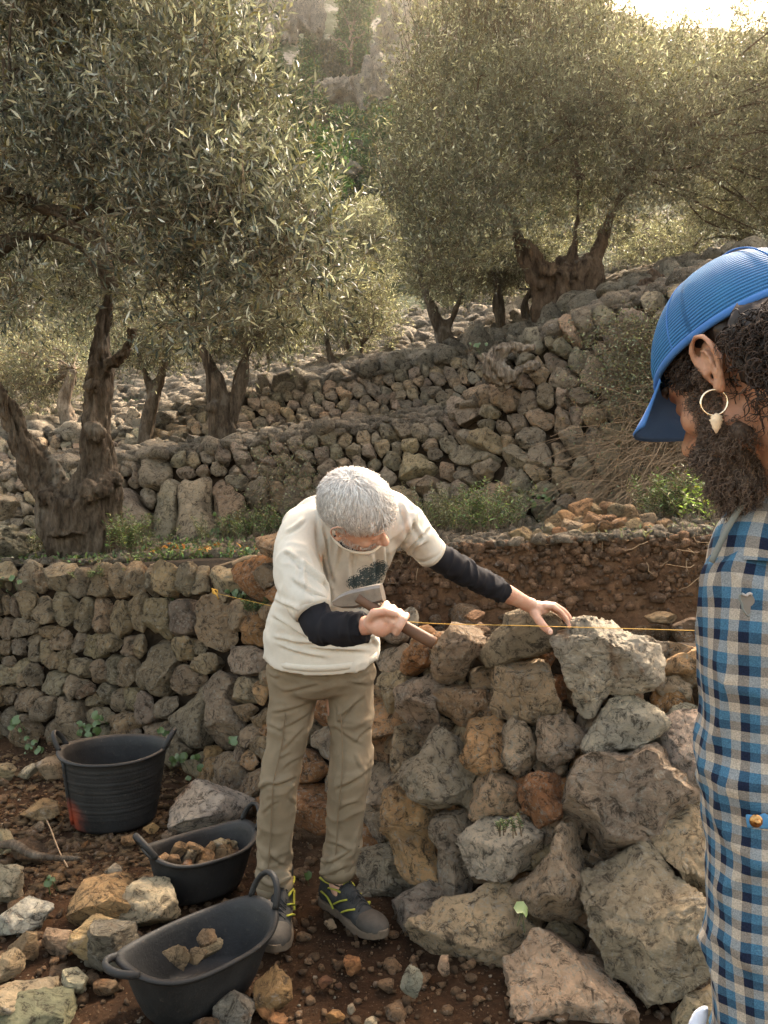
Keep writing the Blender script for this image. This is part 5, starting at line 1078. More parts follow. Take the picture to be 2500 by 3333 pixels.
# ================================================================== string
pts = smoothpath([P(700, 1930, 4.3), P(885, 1972, 3.85)], 3); pts2 = smoothpath(np.stack([P(885, 1972, 3.85), P(1312, 2022, 2.95), P(1700, 2036, 2.62), P(2290, 2053, 2.5), P(2900, 2075, 2.35)]), 6)
t = empty('builders_string', P(1310, 2022, 2.95), 'taut yellow builders string stretched along the top of the wall', 'string')
M['yellow'] = simple_mat('yellow_twine', (.55, .32, .06), .7, 300, .2)
V, F = tube(np.concatenate([pts, pts2[1:]]), .0012, 6); obj('line', V, F, M['yellow'], t)
V, F = merge([tube(P(700, 1925, 4.28) + np.stack([.011 * np.cos(a), 0 * a, .011 * np.sin(a)], 1) * (1 + .2 * k), .0028, 5) for k, a in enumerate([np.linspace(0, 5.5, 12), np.linspace(1, 6.2, 12), np.linspace(2, 7, 12)])] + [tube([P(690, 1915, 4.28), P(705, 1935, 4.26), P(712, 1950, 4.27)], .004, 6)]); obj('knot', V, F, M['yellow'], t)
# ================================================================== people
def skin_mat(name, col, red):
    t = NT(name); tc = t.n('ShaderNodeTexCoord'); co = tc.outputs['Object']; n = t.noise(co, 22, 5, .6); n2 = t.noise(co, 160, 4, .7)
    c = t.mix(t.ramp(n, [(.35, 0), (.7, 1)]), col, red); c = t.mix(t.math('MULTIPLY', t.ramp(n2, [(.55, 0), (.75, 1)]), .35), c, tuple(x * .55 for x in red))
    t.b.inputs['Subsurface Weight'].default_value = .15; t.b.inputs['Subsurface Radius'].default_value = (.01, .004, .002); t.b.inputs['Subsurface Scale'].default_value = 1
    return t.fin(c, .5, t.bump(n2, .5, .0012), .4)
M['skin'] = skin_mat('weathered_fair_skin', (.50, .32, .235), (.46, .22, .145)); M['skin2'] = skin_mat('tanned_skin', (.42, .235, .15), (.34, .155, .09))
def hair_mat(name, a, b, rough=.4):
    t = NT(name); ge = t.n('ShaderNodeNewGeometry'); c = t.mix(ge.outputs['Random Per Island'], a, b); return t.fin(c, rough, None, .4)
M['hair_grey'] = hair_mat('silver_hair', (.30, .28, .26), (.70, .68, .65)); M['hair_dark'] = hair_mat('dark_curly_hair', (.014, .009, .007), (.06, .036, .024), .55); M['beard'] = hair_mat('greying_beard', (.03, .02, .015), (.19, .135, .10), .6)
def cloth(name, col, scale=260, var=.12, stain=None, rough=.9, bd=.0008):
    t = NT(name); tc = t.n('ShaderNodeTexCoord'); co = tc.outputs['Object']; n = t.noise(co, scale, 3, .6); n2 = t.noise(co, 5, 6, .7)
    c = t.mix(t.ramp(n2, [(.35, 0), (.68, 1)]), tuple(x * (1 - var) for x in col), tuple(min(1, x * (1 + var)) for x in col))
    if stain: c = t.mix(t.math('MULTIPLY', t.ramp(t.noise(co, 9, 6, .75), [(.56, 0), (.72, 1)]), .5), c, stain)
    return t, c, t.bump(n, .5, bd), rough
def cl(name, *a, **k): t, c, b, r = cloth(name, *a, **k); return t.fin(c, r, b, .15)
M['khaki'] = cl('khaki_canvas', (.165, .132, .09), stain=(.10, .065, .038)); M['black'] = cl('black_knit', (.012, .012, .015), var=.2); M['seam'] = cl('khaki_seam', (.15, .11, .07))
# shirt with the print of a tree
HC = P(1160, 1655, 2.2)
def shirt_mat():
    t, c, b, r = cloth('off_white_cotton', (.50, .475, .42), stain=(.42, .36, .27)); tc = t.n('ShaderNodeTexCoord'); co = tc.outputs['Object']
    sp = t.n('ShaderNodeSeparateXYZ'); t.l(co, sp.inputs[0]); x, y, z = sp.outputs
    def ellm(cx, cz, rx, rz, rot=0):
        dx = t.math('SUBTRACT', x, cx); dz = t.math('SUBTRACT', z, cz); ca, sa = math.cos(rot), math.sin(rot)
        a = t.math('DIVIDE', t.math('ADD', t.math('MULTIPLY', dx, ca), t.math('MULTIPLY', dz, sa)), rx); bb = t.math('DIVIDE', t.math('SUBTRACT', t.math('MULTIPLY', dz, ca), t.math('MULTIPLY', dx, sa)), rz)
        return t.math('SUBTRACT', 1.0, t.math('ADD', t.math('MULTIPLY', a, a), t.math('MULTIPLY', bb, bb)))
    def rel(u, v, Y=2.34): p = P(u, v, Y) - SH; return float(p[0]), float(p[2])
    m = None
    for (u, v, w, h, ro) in [(1234, 1856, 32, 32, .4), (1192, 1874, 34, 32, .4), (1156, 1898, 32, 25, .4), (1205, 1896, 44, 24, .3), (1180, 1985, 30, 14, .1), (1148, 1978, 20, 12, .2)]:
        X, Z = rel(u, v); e = ellm(X, Z, w / 2500 * 2.34, h / 2500 * 2.34, ro); m = e if m is None else t.math('MAXIMUM', m, e)
    nz = t.noise(co, 170, 3, .7, .8); k = t.math('GREATER_THAN', t.math('ADD', t.math('MULTIPLY', m, .8), t.math('MULTIPLY', t.math('SUBTRACT', nz, .5), 4.5)), .12)
    k = t.math('MULTIPLY', k, t.math('GREATER_THAN', m, -.12)); k = t.math('MULTIPLY', k, t.math('LESS_THAN', y, .02))
    return t.fin(t.mix(k, c, (.05, .07, .075)), .9, b, .15)
SH = P(1110, 1880, 2.48)
M['shirt'] = shirt_mat()
def pxtube(path, n=24, ratio=1.0, side=None, k=4):
    a = np.array(path, float); rt = a[:, 4:5] if a.shape[1] > 4 else np.full((len(a), 1), ratio); p = smoothpath(np.concatenate([a[:, :4], rt], 1), k)
    return tube(P(p[:, 0], p[:, 1], p[:, 2]), p[:, 3] / 2500 * p[:, 2], n, p[:, 4], side)
def folds(V, N, d, freq, amp, seed, sharp=2.0, squash=.22):
    """ridges that run along direction d"""
    d = nrm(np.asarray(d, float)); q = V - (V @ d)[:, None] * d * (1 - squash) if np.ndim(d) == 1 else V - (V * d).sum(1)[:, None] * d * (1 - squash)
    q = q + .02 * np.stack([fbm(V * 9, seed + 1, 2), fbm(V * 9, seed + 2, 2), fbm(V * 9, seed + 3, 2)], 1)
    f = (1 - np.abs(fbm(q * freq, seed, 2)) * 2.2); f = np.clip(f, 0, 1) ** sharp
    return V + N * ((f - .42) * amp)[:, None]
def creases(V, F, lines, org, sc, w=7, amp=.008):
    N = vnormals(V, F); D = np.zeros(len(V)); front = np.clip(-N[:, 1] * 1.5 + .25, 0, 1)
    u = 1250 + V[:, 0] / V[:, 1] * 2500; v = 1666 - (V[:, 2] - 1.45) / V[:, 1] * 2500
    for ln in lines:
        x0, y0, x1, y1 = [c for c in ln[:4]]; k = ln[4] if len(ln) > 4 else 1
        a = np.array([org[0] + x0 / sc, org[1] + y0 / sc]); b = np.array([org[0] + x1 / sc, org[1] + y1 / sc]); L = np.hypot(*(b - a)); e = (b - a) / L; n = np.array([-e[1], e[0]])
        if n[1] < 0: n = -n
        du, dv = u - a[0], v - a[1]; t = (du * e[0] + dv * e[1]) / L; d = du * n[0] + dv * n[1] + 6 * np.sin(t * 3.1 + x0) ; ww = w * (.8 + .5 * abs(k))
        env = np.exp(-np.clip(np.abs(t - .5) - .28, 0, 9) ** 2 / .045); D += k * env * (np.exp(-((d + ww * .9) / ww) ** 2) - 1.1 * np.exp(-((d - ww * .35) / (ww * .6)) ** 2))
    return V + N * (D * front * amp)[:, None]
def capsule(p, q, r0, r1, n=10):
    V, F = tube([p, p + (np.array(q) - p) * .5, q], [r0, (r0 + r1) / 2, r1], n); return [(V, F), ell(p, [r0] * 3, s=2), ell(q, [r1] * 3, s=2)]
def chain(pts, rad, n=10):
    out = []; rad = np.broadcast_to(rad, (len(pts),))
    for a, b, r0, r1 in zip(pts[:-1], pts[1:], rad[:-1], rad[1:]): out += capsule(np.asarray(a, float), np.asarray(b, float), r0, r1, n)
    return out
def head_parts(C, F, U, s=1.0, ear=(1, -1), jaw=1.0, ez=0.0, ek=1.0):
    F = nrm(F); U = nrm(np.asarray(U, float) - F * (np.asarray(U) @ F)); L = np.cross(U, F); Rm = np.stack([L, F, U])   # rows
    W = lambda l, f, u: np.asarray(C) + s * (L * l + F * f + U * u); e = lambda c, r, k=3: ell(W(*c), np.array(r) * s, Rm, k)
    p = [e((0, -.008, .015), (.076, .096, .088), 4), e((0, .035, -.045), (.062, .062, .075)), e((0, .048, -.1), (.047 * jaw, .043, .032)), e((0, .03, -.085), (.056 * jaw, .05, .04)),
         e((.036, .062, -.058), (.024, .022, .022)), e((-.036, .062, -.058), (.024, .022, .022)), e((0, .083, -.125), (.02, .016, .016))]
    p += chain([W(0, .088, -.022), W(0, .103, -.048), W(0, .114, -.064)], [.0085 * s, .0105 * s, .0145 * s]); p += [e((.011, .099, -.068), (.009, .011, .008)), e((-.011, .099, -.068), (.009, .011, .008))]
    p += chain([W(.05, .066, -.016), W(.025, .088, -.008), W(0, .09, -.014), W(-.025, .088, -.008), W(-.05, .066, -.016)], .009 * s)
    p += [e((0, .091, -.091), (.024, .009, .0055)), e((0, .09, -.100), (.021, .009, .006))]
    for sg in (1, -1): p += [e((sg * .032, .077, -.033), (.0135, .012, .010))]
    for sg in ear:
        K = ek; E = lambda a, b, c: W(sg * (.074 + (a - .074) * K), -.006 + (b + .006) * K, -.032 + (c + .032) * K + ez)
        rim = [(.070, .006, -.052), (.079, .011, -.025), (.088, .005, -.002), (.094, -.010, .006), (.098, -.024, -.004), (.097, -.028, -.022), (.091, -.022, -.042), (.084, -.012, -.058), (.077, -.003, -.066), (.071, .004, -.060)]
        p += chain([E(a, b, c) for a, b, c in smoothpath(rim, 3)], .0037 * s, 8)
        p += [ell(E(.078, -.010, -.022), np.array((.0045, .015, .026)) * s * K, Rm, 3), ell(E(.079, -.003, -.058), np.array((.006, .009, .011)) * s * K, Rm, 3), ell(E(.077, .007, -.034), np.array((.006, .004, .006)) * s, Rm, 3)]
        p += chain([E(.089, -.008, -.010), E(.091, -.015, -.020), E(.088, -.013, -.035), E(.083, -.006, -.046)], .0028 * s, 6)
    return p, W, Rm
def finger(pts, r0, r1): return chain(pts, np.linspace(r0, r1, len(pts)), 8)
# ------------------------------------------------------------------ the bent white-haired man
man = empty('person', P(1010, 2950, 2.74), 'white haired man in a white t-shirt over black sleeves, bending over the wall', 'person')
man.location[2] = 0; WL[man.name] = np.array(man.location)
parts, Wd, Rm = head_parts(HC, (.87, -.03, -.49), (.33, -.73, .59), 1.03)
parts += [pxtube([(1160, 1700, 2.30, 62), (1150, 1740, 2.36, 66)], 20), pxtube([(1150, 1690, 2.27, 60), (1140, 1760, 2.42, 90), (1110, 1850, 2.48, 120), (1060, 2050, 2.62, 135), (1040, 2180, 2.68, 140)], 20, .6, (1, .1, .1))]
# legs inside the trousers
parts += [pxtube([(960, 2220, 2.7, 70), (920, 2500, 2.72, 50), (890, 2780, 2.74, 36), (888, 2900, 2.76, 34), (895, 2990, 2.66, 30)], 16), pxtube([(1120, 2220, 2.7, 70), (1140, 2500, 2.72, 50), (1105, 2780, 2.76, 36), (1110, 2890, 2.78, 34), (1170, 2960, 2.72, 32)], 16)]
# arms
armR = [(1015, 1720, 2.38, 50), (1000, 1880, 2.26, 46), (1035, 2025, 2.19, 42), (1110, 2045, 2.12, 40), (1180, 2037, 2.065, 36), (1215, 2033, 2.045, 33), (1245, 2030, 2.03, 38)]
parts += [pxtube(armR, 18, .9)]
armL = [(1300, 1710, 2.42, 46), (1400, 1795, 2.5, 42), (1530, 1872, 2.62, 38), (1640, 1928, 2.72, 33), (1680, 1947, 2.755, 28), (1708, 1962, 2.775, 25), (1730, 1972, 2.79, 27)]
parts += [pxtube(armL, 18, .8)]
# right fist round the handle
HA, HB = P(1176, 1952, 2.0), P(1414, 2094, 1.98); hd = nrm(HB - HA); ctr = P(1275, 2012, 1.99); a_ = nrm(np.array([0, -1, 0]) + hd * hd[1]); b_ = np.cross(hd, a_)   # a_: to the camera, b_: across
if b_[2] < 0: b_ = -b_
parts += [ell(ctr - b_ * .028 + a_ * .012 - hd * .014, (.030, .024, .032), np.stack([hd, a_, b_]), 3), ell(ctr - b_ * .035 + a_ * .002 - hd * .03, (.032, .026, .026), np.stack([hd, a_, b_]), 3)]
for k, o in enumerate((-.030, -.010, .010, .029)):
    q = []; rr_ = .026
    for an in (235, 190, 145, 95, 50, 5, -35): an = R(an); q.append(ctr + hd * o + (b_ * math.sin(an) - a_ * math.cos(an) * -1 * 1) * 0 + (a_ * -math.cos(an) + b_ * math.sin(an)) * rr_ * (1.12 if an > 2 else 1))
    parts += finger(q[0:6] if k == 3 else q, .0105, .0085)
parts += finger([ctr - b_ * .03 - hd * .045 + a_ * .015, ctr - hd * .045 + a_ * .034 - b_ * .008, ctr - hd * .022 + a_ * .040 + b_ * .012, ctr + hd * .004 + a_ * .036 + b_ * .018], .014, .0105)
# left hand spread on the stone
HY = 2.80
parts += [ell(P(1752, 1978, HY), (.042, .030, .026), np.stack([nrm(P(1800, 1985, 2.8) - P(1708, 1962, 2.78)), [0, 1, 0], nrm(np.array([.25, 0, 1.]))]), 3), ell(P(1778, 1972, HY + .01), (.026, .034, .019), None, 3), ell(P(1745, 1992, HY - .01), (.024, .02, .02), None, 3)]
parts += finger([P(1738, 1992, HY - .02), P(1752, 2016, HY - .035), P(1770, 2038, HY - .05), P(1789, 2056, HY - .055)], .0185, .0135)
for k, (dy, pts) in enumerate([(-.02, [(1775, 1972), (1800, 1972), (1826, 1992), (1845, 2014), (1853, 2040)]), (.008, [(1780, 1966), (1805, 1968), (1834, 1986), (1853, 2006), (1861, 2032)]), (.034, [(1778, 1968), (1800, 1970), (1828, 1988), (1848, 2008), (1858, 2030)]), (.055, [(1770, 1972), (1790, 1976), (1815, 1992), (1835, 2010), (1845, 2028)])]):
    parts += finger([P(u, v, HY + dy) for u, v in pts], .0115, .0082)
V, F = blob(parts, .0034, 3); N = vnormals(V, F); V = V + N * (.0012 * fbm(V * 60, 3, 3))[:, None]
body = obj('body', V, F, M['skin'], man, center=HC)
nail_V, nail_F = ell(P(1791, 2056, HY - .07), (.0085, .004, .0105), None, 2); obj('thumbnail', nail_V, nail_F, simple_mat('nail', (.62, .42, .33), .3, 50, .05), man)
# trousers
SD = (1, .05, .03)
tr = [pxtube([(1048, 2110, 2.66, 166, .6), (1048, 2170, 2.67, 176, .6), (1050, 2215, 2.68, 176, .58), (1052, 2240, 2.69, 150, .5)], 40, side=SD)]
legl = [(958, 2190, 2.68, 88, 1.05), (950, 2300, 2.69, 76, 1.05), (937, 2400, 2.69, 68, 1.05), (914, 2500, 2.68, 64, 1.1), (906, 2560, 2.68, 62, 1.1), (900, 2680, 2.72, 61, 1.05), (893, 2780, 2.75, 59, 1.05), (893, 2840, 2.76, 62, 1.05), (892, 2880, 2.76, 58, 1.05)]
legr = [(1134, 2190, 2.68, 88, 1.05), (1140, 2300, 2.69, 76, 1.05), (1144, 2400, 2.70, 72, 1.05), (1142, 2480, 2.69, 69, 1.1), (1135, 2540, 2.69, 66, 1.1), (1126, 2640, 2.73, 65, 1.05), (1120, 2740, 2.76, 64, 1.05), (1108, 2780, 2.77, 62, 1.05), (1098, 2822, 2.77, 58, 1.05)]
tr += [pxtube(legl, 32, side=(1, 0, 0)), pxtube(legr, 32, side=(1, 0, 0))]
# cloth bunched at the ankles
tr += [pxtube([(838, 2845, 2.70, 14), (890, 2872, 2.68, 18), (950, 2850, 2.70, 14)], 10), pxtube([(1042, 2800, 2.72, 12), (1110, 2790, 2.69, 16), (1165, 2745, 2.71, 14)], 10), pxtube([(1040, 2835, 2.73, 12), (1095, 2822, 2.69, 12), (1150, 2800, 2.72, 12)], 10), pxtube([(850, 2555, 2.64, 10), (905, 2545, 2.61, 14), (960, 2560, 2.64, 10)], 10)]
V, F = blob(tr, .006, 3); N = vnormals(V, F); z = V[:, 2]; x = V[:, 0]
sgn = np.where(x > P(1050, 0, 2.7)[0], 1, -1)
V = folds(V, N, (1, 0, .45), 7, .009, 41, 3.5, .3); V = folds(V, N, (1, 0, -.35), 9, .005, 47, 3.2, .3)
kn = np.exp(-((z - .52) / .09) ** 2) + np.exp(-((z - .2) / .09) ** 2) + .7 * np.exp(-((z - .86) / .1) ** 2)
N = vnormals(V, F); V = folds(V, N, (1, 0, .1), 16, .006, 53, 2.4, .3) * kn[:, None].clip(0, 1) + V * (1 - kn[:, None].clip(0, 1)); V = lap(V, F, 1, .4)
V = creases(V, F, [(230,600,600,520,1.2),(350,400,640,370),(210,270,300,280),(310,780,560,600),(300,950,540,760,1.2),(200,700,320,800),(230,1250,450,1200,2),(100,1310,240,1250,1.4),(340,1130,490,1000),(300,1000,400,990),(810,720,1060,480,1.5),(820,640,960,540),(870,300,1110,250),(900,350,1100,340),(800,760,1050,880),(1000,880,1150,700,1.2),(1060,1120,960,1000),(820,1290,1110,1120,2),(730,1790,940,1830,1.5),(720,1960,960,1850,1.6),(960,1900,1060,1700,1.5),(230,1880,360,2000,1.2),(100,2000,240,2130,1.8),(240,2130,420,2020,1.6),(480,200,740,250),(230,200,700,330),(330,120,560,170),(1130,120,860,230,1.2),(830,1500,1010,1400,.8),(150,1500,300,1420,.8),(800,560,860,700,1),(400,1350,450,1450,1)], (800, 2100), 2.764, 6, .0052)
obj('trousers', V, F, M['khaki'], man)
for leg, o in ((legl, -.15), (legr, -.35)):
    a = np.array(leg)[1:-1]; p = P(a[:, 0] + a[:, 3] * o, a[:, 1], a[:, 2]) + [0, -.004, 0]; p[:, 1] -= a[:, 3] / 2500 * a[:, 2] * 1.07; V, F = tube(smoothpath(p, 4), .0022, 5); obj('leg_seam', V, F, M['seam'], man)
for (u, v, hw, ra) in ((894, 2874, 60, .95), (1100, 2816, 58, .95)):
    V, F = tube([P(u, v - 12, 2.76), P(u + 1, v + 8, 2.76), P(u + 3, v + 26, 2.765)], np.array([hw, hw + 1, hw - 3]) / 2500 * 2.76, 36, ra, side=(1, 0, 0)); N = nrm(V - V.mean(0)); V = V + N * (.004 * fbm(V * 30, 3, 2))[:, None]; obj('trouser_cuff', V, F, M['khaki'], man)
# t-shirt
sh = [pxtube([(1046, 2128, 2.665, 188, .80), (1047, 2090, 2.65, 188, .8), (1052, 2030, 2.615, 182, .72), (1068, 1950, 2.56, 172, .68), (1090, 1860, 2.5, 168, .68), (1120, 1780, 2.44, 172, .66), (1142, 1715, 2.38, 168, .60), (1158, 1672, 2.33, 128, .6), (1166, 1650, 2.30, 84, .75)], 44, side=(1, .08, .16)),
      pxtube([(1040, 1690, 2.36, 70), (985, 1740, 2.34, 82), (970, 1830, 2.29, 86), (990, 1920, 2.23, 78), (1018, 1986, 2.195, 68)], 28), pxtube([(1250, 1690, 2.40, 84), (1310, 1705, 2.43, 76), (1355, 1745, 2.46, 66), (1402, 1797, 2.5, 55)], 28),
      ell(P(1000, 1710, 2.38), (.085, .08, .07)), ell(P(1290, 1690, 2.42), (.085, .08, .065)), ell(P(1120, 1690, 2.45), (.17, .10, .09)), ell(P(1180, 1660, 2.43), (.15, .10, .085))]
V, F = blob(sh, .006, 4); N = vnormals(V, F)
u_ = 1250 + V[:, 0] / V[:, 1] * 2500; v_ = 1666 - (V[:, 2] - 1.45) / V[:, 1] * 2500
V0 = V.copy(); low = np.clip((v_ - 1900) / 150, 0, 1)[:, None]
A1 = folds(V, N, (.25, 0, 1), 6, .010, 71, 3.4, .2); A2 = folds(V, N, (1, 0, -.15), 9, .009, 73, 3.0, .25); V = A1 * (1 - low) + A2 * low
N = vnormals(V, F); sr = (np.exp(-((u_ - 1340) / 70) ** 2) * np.exp(-((v_ - 1740) / 80) ** 2))[:, None]; sl = (np.exp(-((u_ - 980) / 70) ** 2) * np.exp(-((v_ - 1880) / 110) ** 2))[:, None]
V = V + (folds(V, N, (1, .1, .9), 20, .014, 77, 2, .2) - V) * sr + (folds(V, N, (.8, 0, -.6), 17, .013, 79, 2, .2) - V) * sl
V = creases(V, F, [(400,350,450,700,1.6),(300,510,440,640,1.4),(310,520,330,650,1.2),(240,490,300,505),(430,400,470,620,1.4),(470,560,520,400),(200,690,330,770,1.2),(190,780,350,860,1.2),(350,900,600,935,1.4),(230,900,420,960,1.3),(300,880,640,900,1.4),(760,250,790,400,1.2),(840,300,760,470,1.5),(900,380,780,470,1.6),(880,440,800,500,1.4),(700,420,690,620,1.4),(560,460,540,640,1),(650,480,640,600,1.1),(610,860,660,900),(260,400,330,330,.8),(820,330,860,420,1),(280,600,420,690,1),(640,850,520,900,1),(200,860,300,900,1)], (750, 1450), 1.3825, 6, .0085)
V = lap(V, F, 1, .4); obj('t_shirt', V, F, M['shirt'], man, center=SH)
M['collar'] = cl('ribbed_cotton', (.50, .45, .37), scale=400)
V, F = tube(smoothpath(np.array([P(1072, 1712, 2.33), P(1092, 1762, 2.275), P(1150, 1796, 2.245), P(1210, 1796, 2.25), P(1252, 1762, 2.30)]), 5), .005, 8, .5); obj('collar', V, F, M['collar'], man)
V, F = tube(smoothpath(np.array([P(1088, 1730, 2.32), P(1108, 1766, 2.27), P(1150, 1786, 2.25), P(1185, 1786, 2.255)]), 5), .008, 8, .6); obj('undershirt_neck', V, F, M['black'], man)
for cpt, side_, hw in [((P(1006, 1962, 2.205), P(1020, 1990, 2.192)), None, 67), ((P(1392, 1787, 2.49), P(1407, 1802, 2.505)), None, 54)]:
    c0, c1 = cpt; V, F = tube([c0, (c0 + c1) / 2, c1], np.array([hw * .97, hw * .985, hw * .97]) / 2500 * c0[1], 32, 1.0); V = V + nrm(V - (c0 + c1) / 2) * (.003 * fbm(V * 25, 1, 2))[:, None]; obj('sleeve_hem', V, F, M['shirt'], man, center=SH)
V, F = tube([P(1046, 2108, 2.66), P(1046, 2122, 2.663), P(1046, 2136, 2.665)], np.array([185, 186, 184]) / 2500 * 2.66, 60, .81, side=(1, .08, .16)); V = V + nrm((V - V.mean(0)) * [1, 1, 0]) * (.006 * fbm(V * 12, 4, 3))[:, None]; obj('shirt_hem', V, F, M['shirt'], man, center=SH)
# black undershirt sleeves
def sleeve(path, seed, d):
    V, F = blob([pxtube(path, 28)], .005, 2); N = vnormals(V, F); V = folds(V, N, d, 24, .008, seed, 2, .25); obj('undershirt_sleeve', V, F, M['black'], man)
sleeve([(1008, 1930, 2.23, 56), (1022, 1990, 2.2, 57), (1045, 2035, 2.17, 60), (1110, 2047, 2.12, 55), (1165, 2043, 2.08, 52), (1192, 2040, 2.065, 49)], 5, (0, .3, 1)); sleeve([(1380, 1780, 2.49, 47), (1450, 1826, 2.55, 47), (1540, 1876, 2.63, 43), (1600, 1908, 2.68, 39), (1638, 1928, 2.715, 37)], 6, (.6, 0, 1))
# silver hair
def scalp_hair(parent, W, Rm_, n, seed, mat, ok, flow, L=(.035, .06), wd=.0011, lift=.006, rad=(.079, .099, .091), c0=(0, -.008, .015), curl=0):
    r = np.random.RandomState(seed); d = nrm(r.normal(size=(n * 3, 3))); d = d[ok(d)][:n]; n = len(d); rad = np.array(rad); S = 6; P0 = d * rad + c0; fl = flow(d); nn = nrm(d / rad)
    fl = nrm(fl - (fl * nn).sum(1)[:, None] * nn + r.normal(size=(n, 3)) * .14 + .6 * np.stack([fbm(d * 3.5, 11, 2), fbm(d * 3.5, 21, 2), fbm(d * 3.5, 31, 2)], 1)); ln = r.uniform(*L, n); pts = []
    p = P0.copy(); dd = fl.copy()
    for k in range(S):
        pts.append(p + nn * 0); q = (p - c0) / rad; q = q / np.linalg.norm(q, axis=1)[:, None]; nk = nrm(q / rad); lf = lift * math.sin(math.pi * min(1, (k + 1) / S * .8)) * r.uniform(.4, 1.5, n)
        dd = dd - (dd * nk).sum(1)[:, None] * nk; dd = nrm(dd + curl * r.normal(size=(n, 3))); p = q * rad + c0 + nk * (lf + .002)[:, None] + dd * (ln / S)[:, None]
    pts = np.stack(pts, 1); side = nrm(np.cross(dd, nn))[:, None] * (wd * np.array([1, 1.2, 1.1, .9, .6, .15]))[None, :, None] * r.uniform(.6, 1.4, n)[:, None, None]
    Vl = np.concatenate([pts - side, pts + side], 1); Vw = np.array(W(0, 0, 0)) + (Vl.reshape(-1, 3) @ Rm_) * 1.03
    k = np.arange(n)[:, None, None] * 12; j = np.arange(5)[None, :, None]; F = (k + j + np.array([0, 6, 7, 1])[None, None]).reshape(-1, 4); return obj('hair', Vw, F, M[mat], parent, center=HC, kind='stuff')
hl = lambda d: (d[:, 2] > np.where(d[:, 1] > 0, -.12 + .55 * np.clip(d[:, 1], 0, 1), -.12 + .55 * d[:, 1])) & ~((np.abs(d[:, 0]) > .8) & (d[:, 2] < -.02) & (d[:, 1] > -.3))
flw = lambda d: nrm(np.stack([d[:, 0] * 1.1, .9 * d[:, 1] + .55, d[:, 2] * -0 - .35], 1))
def cap_shell(rad, c0, ok, W, Rm_, s=1.03):
    V, F = ico(5); k = ok(V); keep = k[F].all(1); V2 = V * rad + c0; V2 = V2 * (1 + .015 * fbm(V * 6, 4, 3))[:, None]; return np.array(W(0, 0, 0)) + (V2 @ Rm_) * s, F[keep]
V, F = cap_shell((.081, .101, .093), (0, -.008, .015), hl, Wd, Rm); obj('hair_base', V, F, simple_mat('hair_underlayer', (.40, .38, .36), .7, 200, .3, .002, stretch=(1, .3, .3)), man, center=HC)
scalp_hair(man, Wd, Rm, 9000, 3, 'hair_grey', hl, flw, lift=.010, wd=.0009, L=(.045, .075))
hl3 = lambda d: hl(d) & (np.sin(d[:, 0] * 37) * np.sin(d[:, 1] * 29) > -.2)
scalp_hair(man, Wd, Rm, 500, 8, 'hair_grey', hl3, lambda d: nrm(flw(d) + .5 * np.random.RandomState(3).normal(size=d.shape)), L=(.03, .05), lift=.013, wd=.0005)
hl2 = lambda d: (d[:, 1] > .25) & (d[:, 2] > .28) & (d[:, 2] < .62) & (np.abs(d[:, 0]) < .75)
scalp_hair(man, Wd, Rm, 700, 4, 'hair_grey', hl2, lambda d: nrm(np.stack([d[:, 0] * .3 + .35, .3 + 0 * d[:, 1], -1 + 0 * d[:, 2]], 1)), L=(.04, .065), lift=.014, rad=(.083, .103, .095))
# short grey stubble on the jaw
r = np.random.RandomState(3); bl = ((np.array([v.co[:] for v in body.data.vertices])) @ Rm.T) / 1.03
k = np.where((bl[:, 2] < -.062) & (bl[:, 2] > -.15) & (bl[:, 1] > -.005) & (np.abs(bl[:, 0]) < .08) & (bl[:, 1] < .105))[0]; k = r.choice(k, min(2600, len(k) * 2))
bn = np.array([body.data.vertices[int(i)].normal[:] for i in k]); bv = np.array([body.data.vertices[int(i)].co[:] for i in k]) + HC + r.normal(size=(len(k), 3)) * .001
d = nrm(bn + r.normal(size=(len(k), 3)) * .5 + [0, 0, -.4]); V, F = leafquads(bv, d, np.full(len(k), .007), np.full(len(k), .0011), r.normal(size=(len(k), 3))); obj('stubble', V, F, M['hair_grey'], man, center=HC, kind='stuff')
def brow(l): return [Wd(l * .016, .096, -.010), Wd(l * .03, .093, -.006), Wd(l * .046, .080, -.010)]
for l in (1, -1): V, F = tube(np.array(brow(l)), .003, 6, .6); obj('eyebrow', V, F, M['hair_grey'], man, center=HC)
for l in (1, -1):
    V, F = ell(Wd(l * .032, .0775, -.035), (.0112,) * 3, None, 3); obj('eye', V, F, simple_mat('eye', (.35, .3, .27), .25, 20, .2), man)
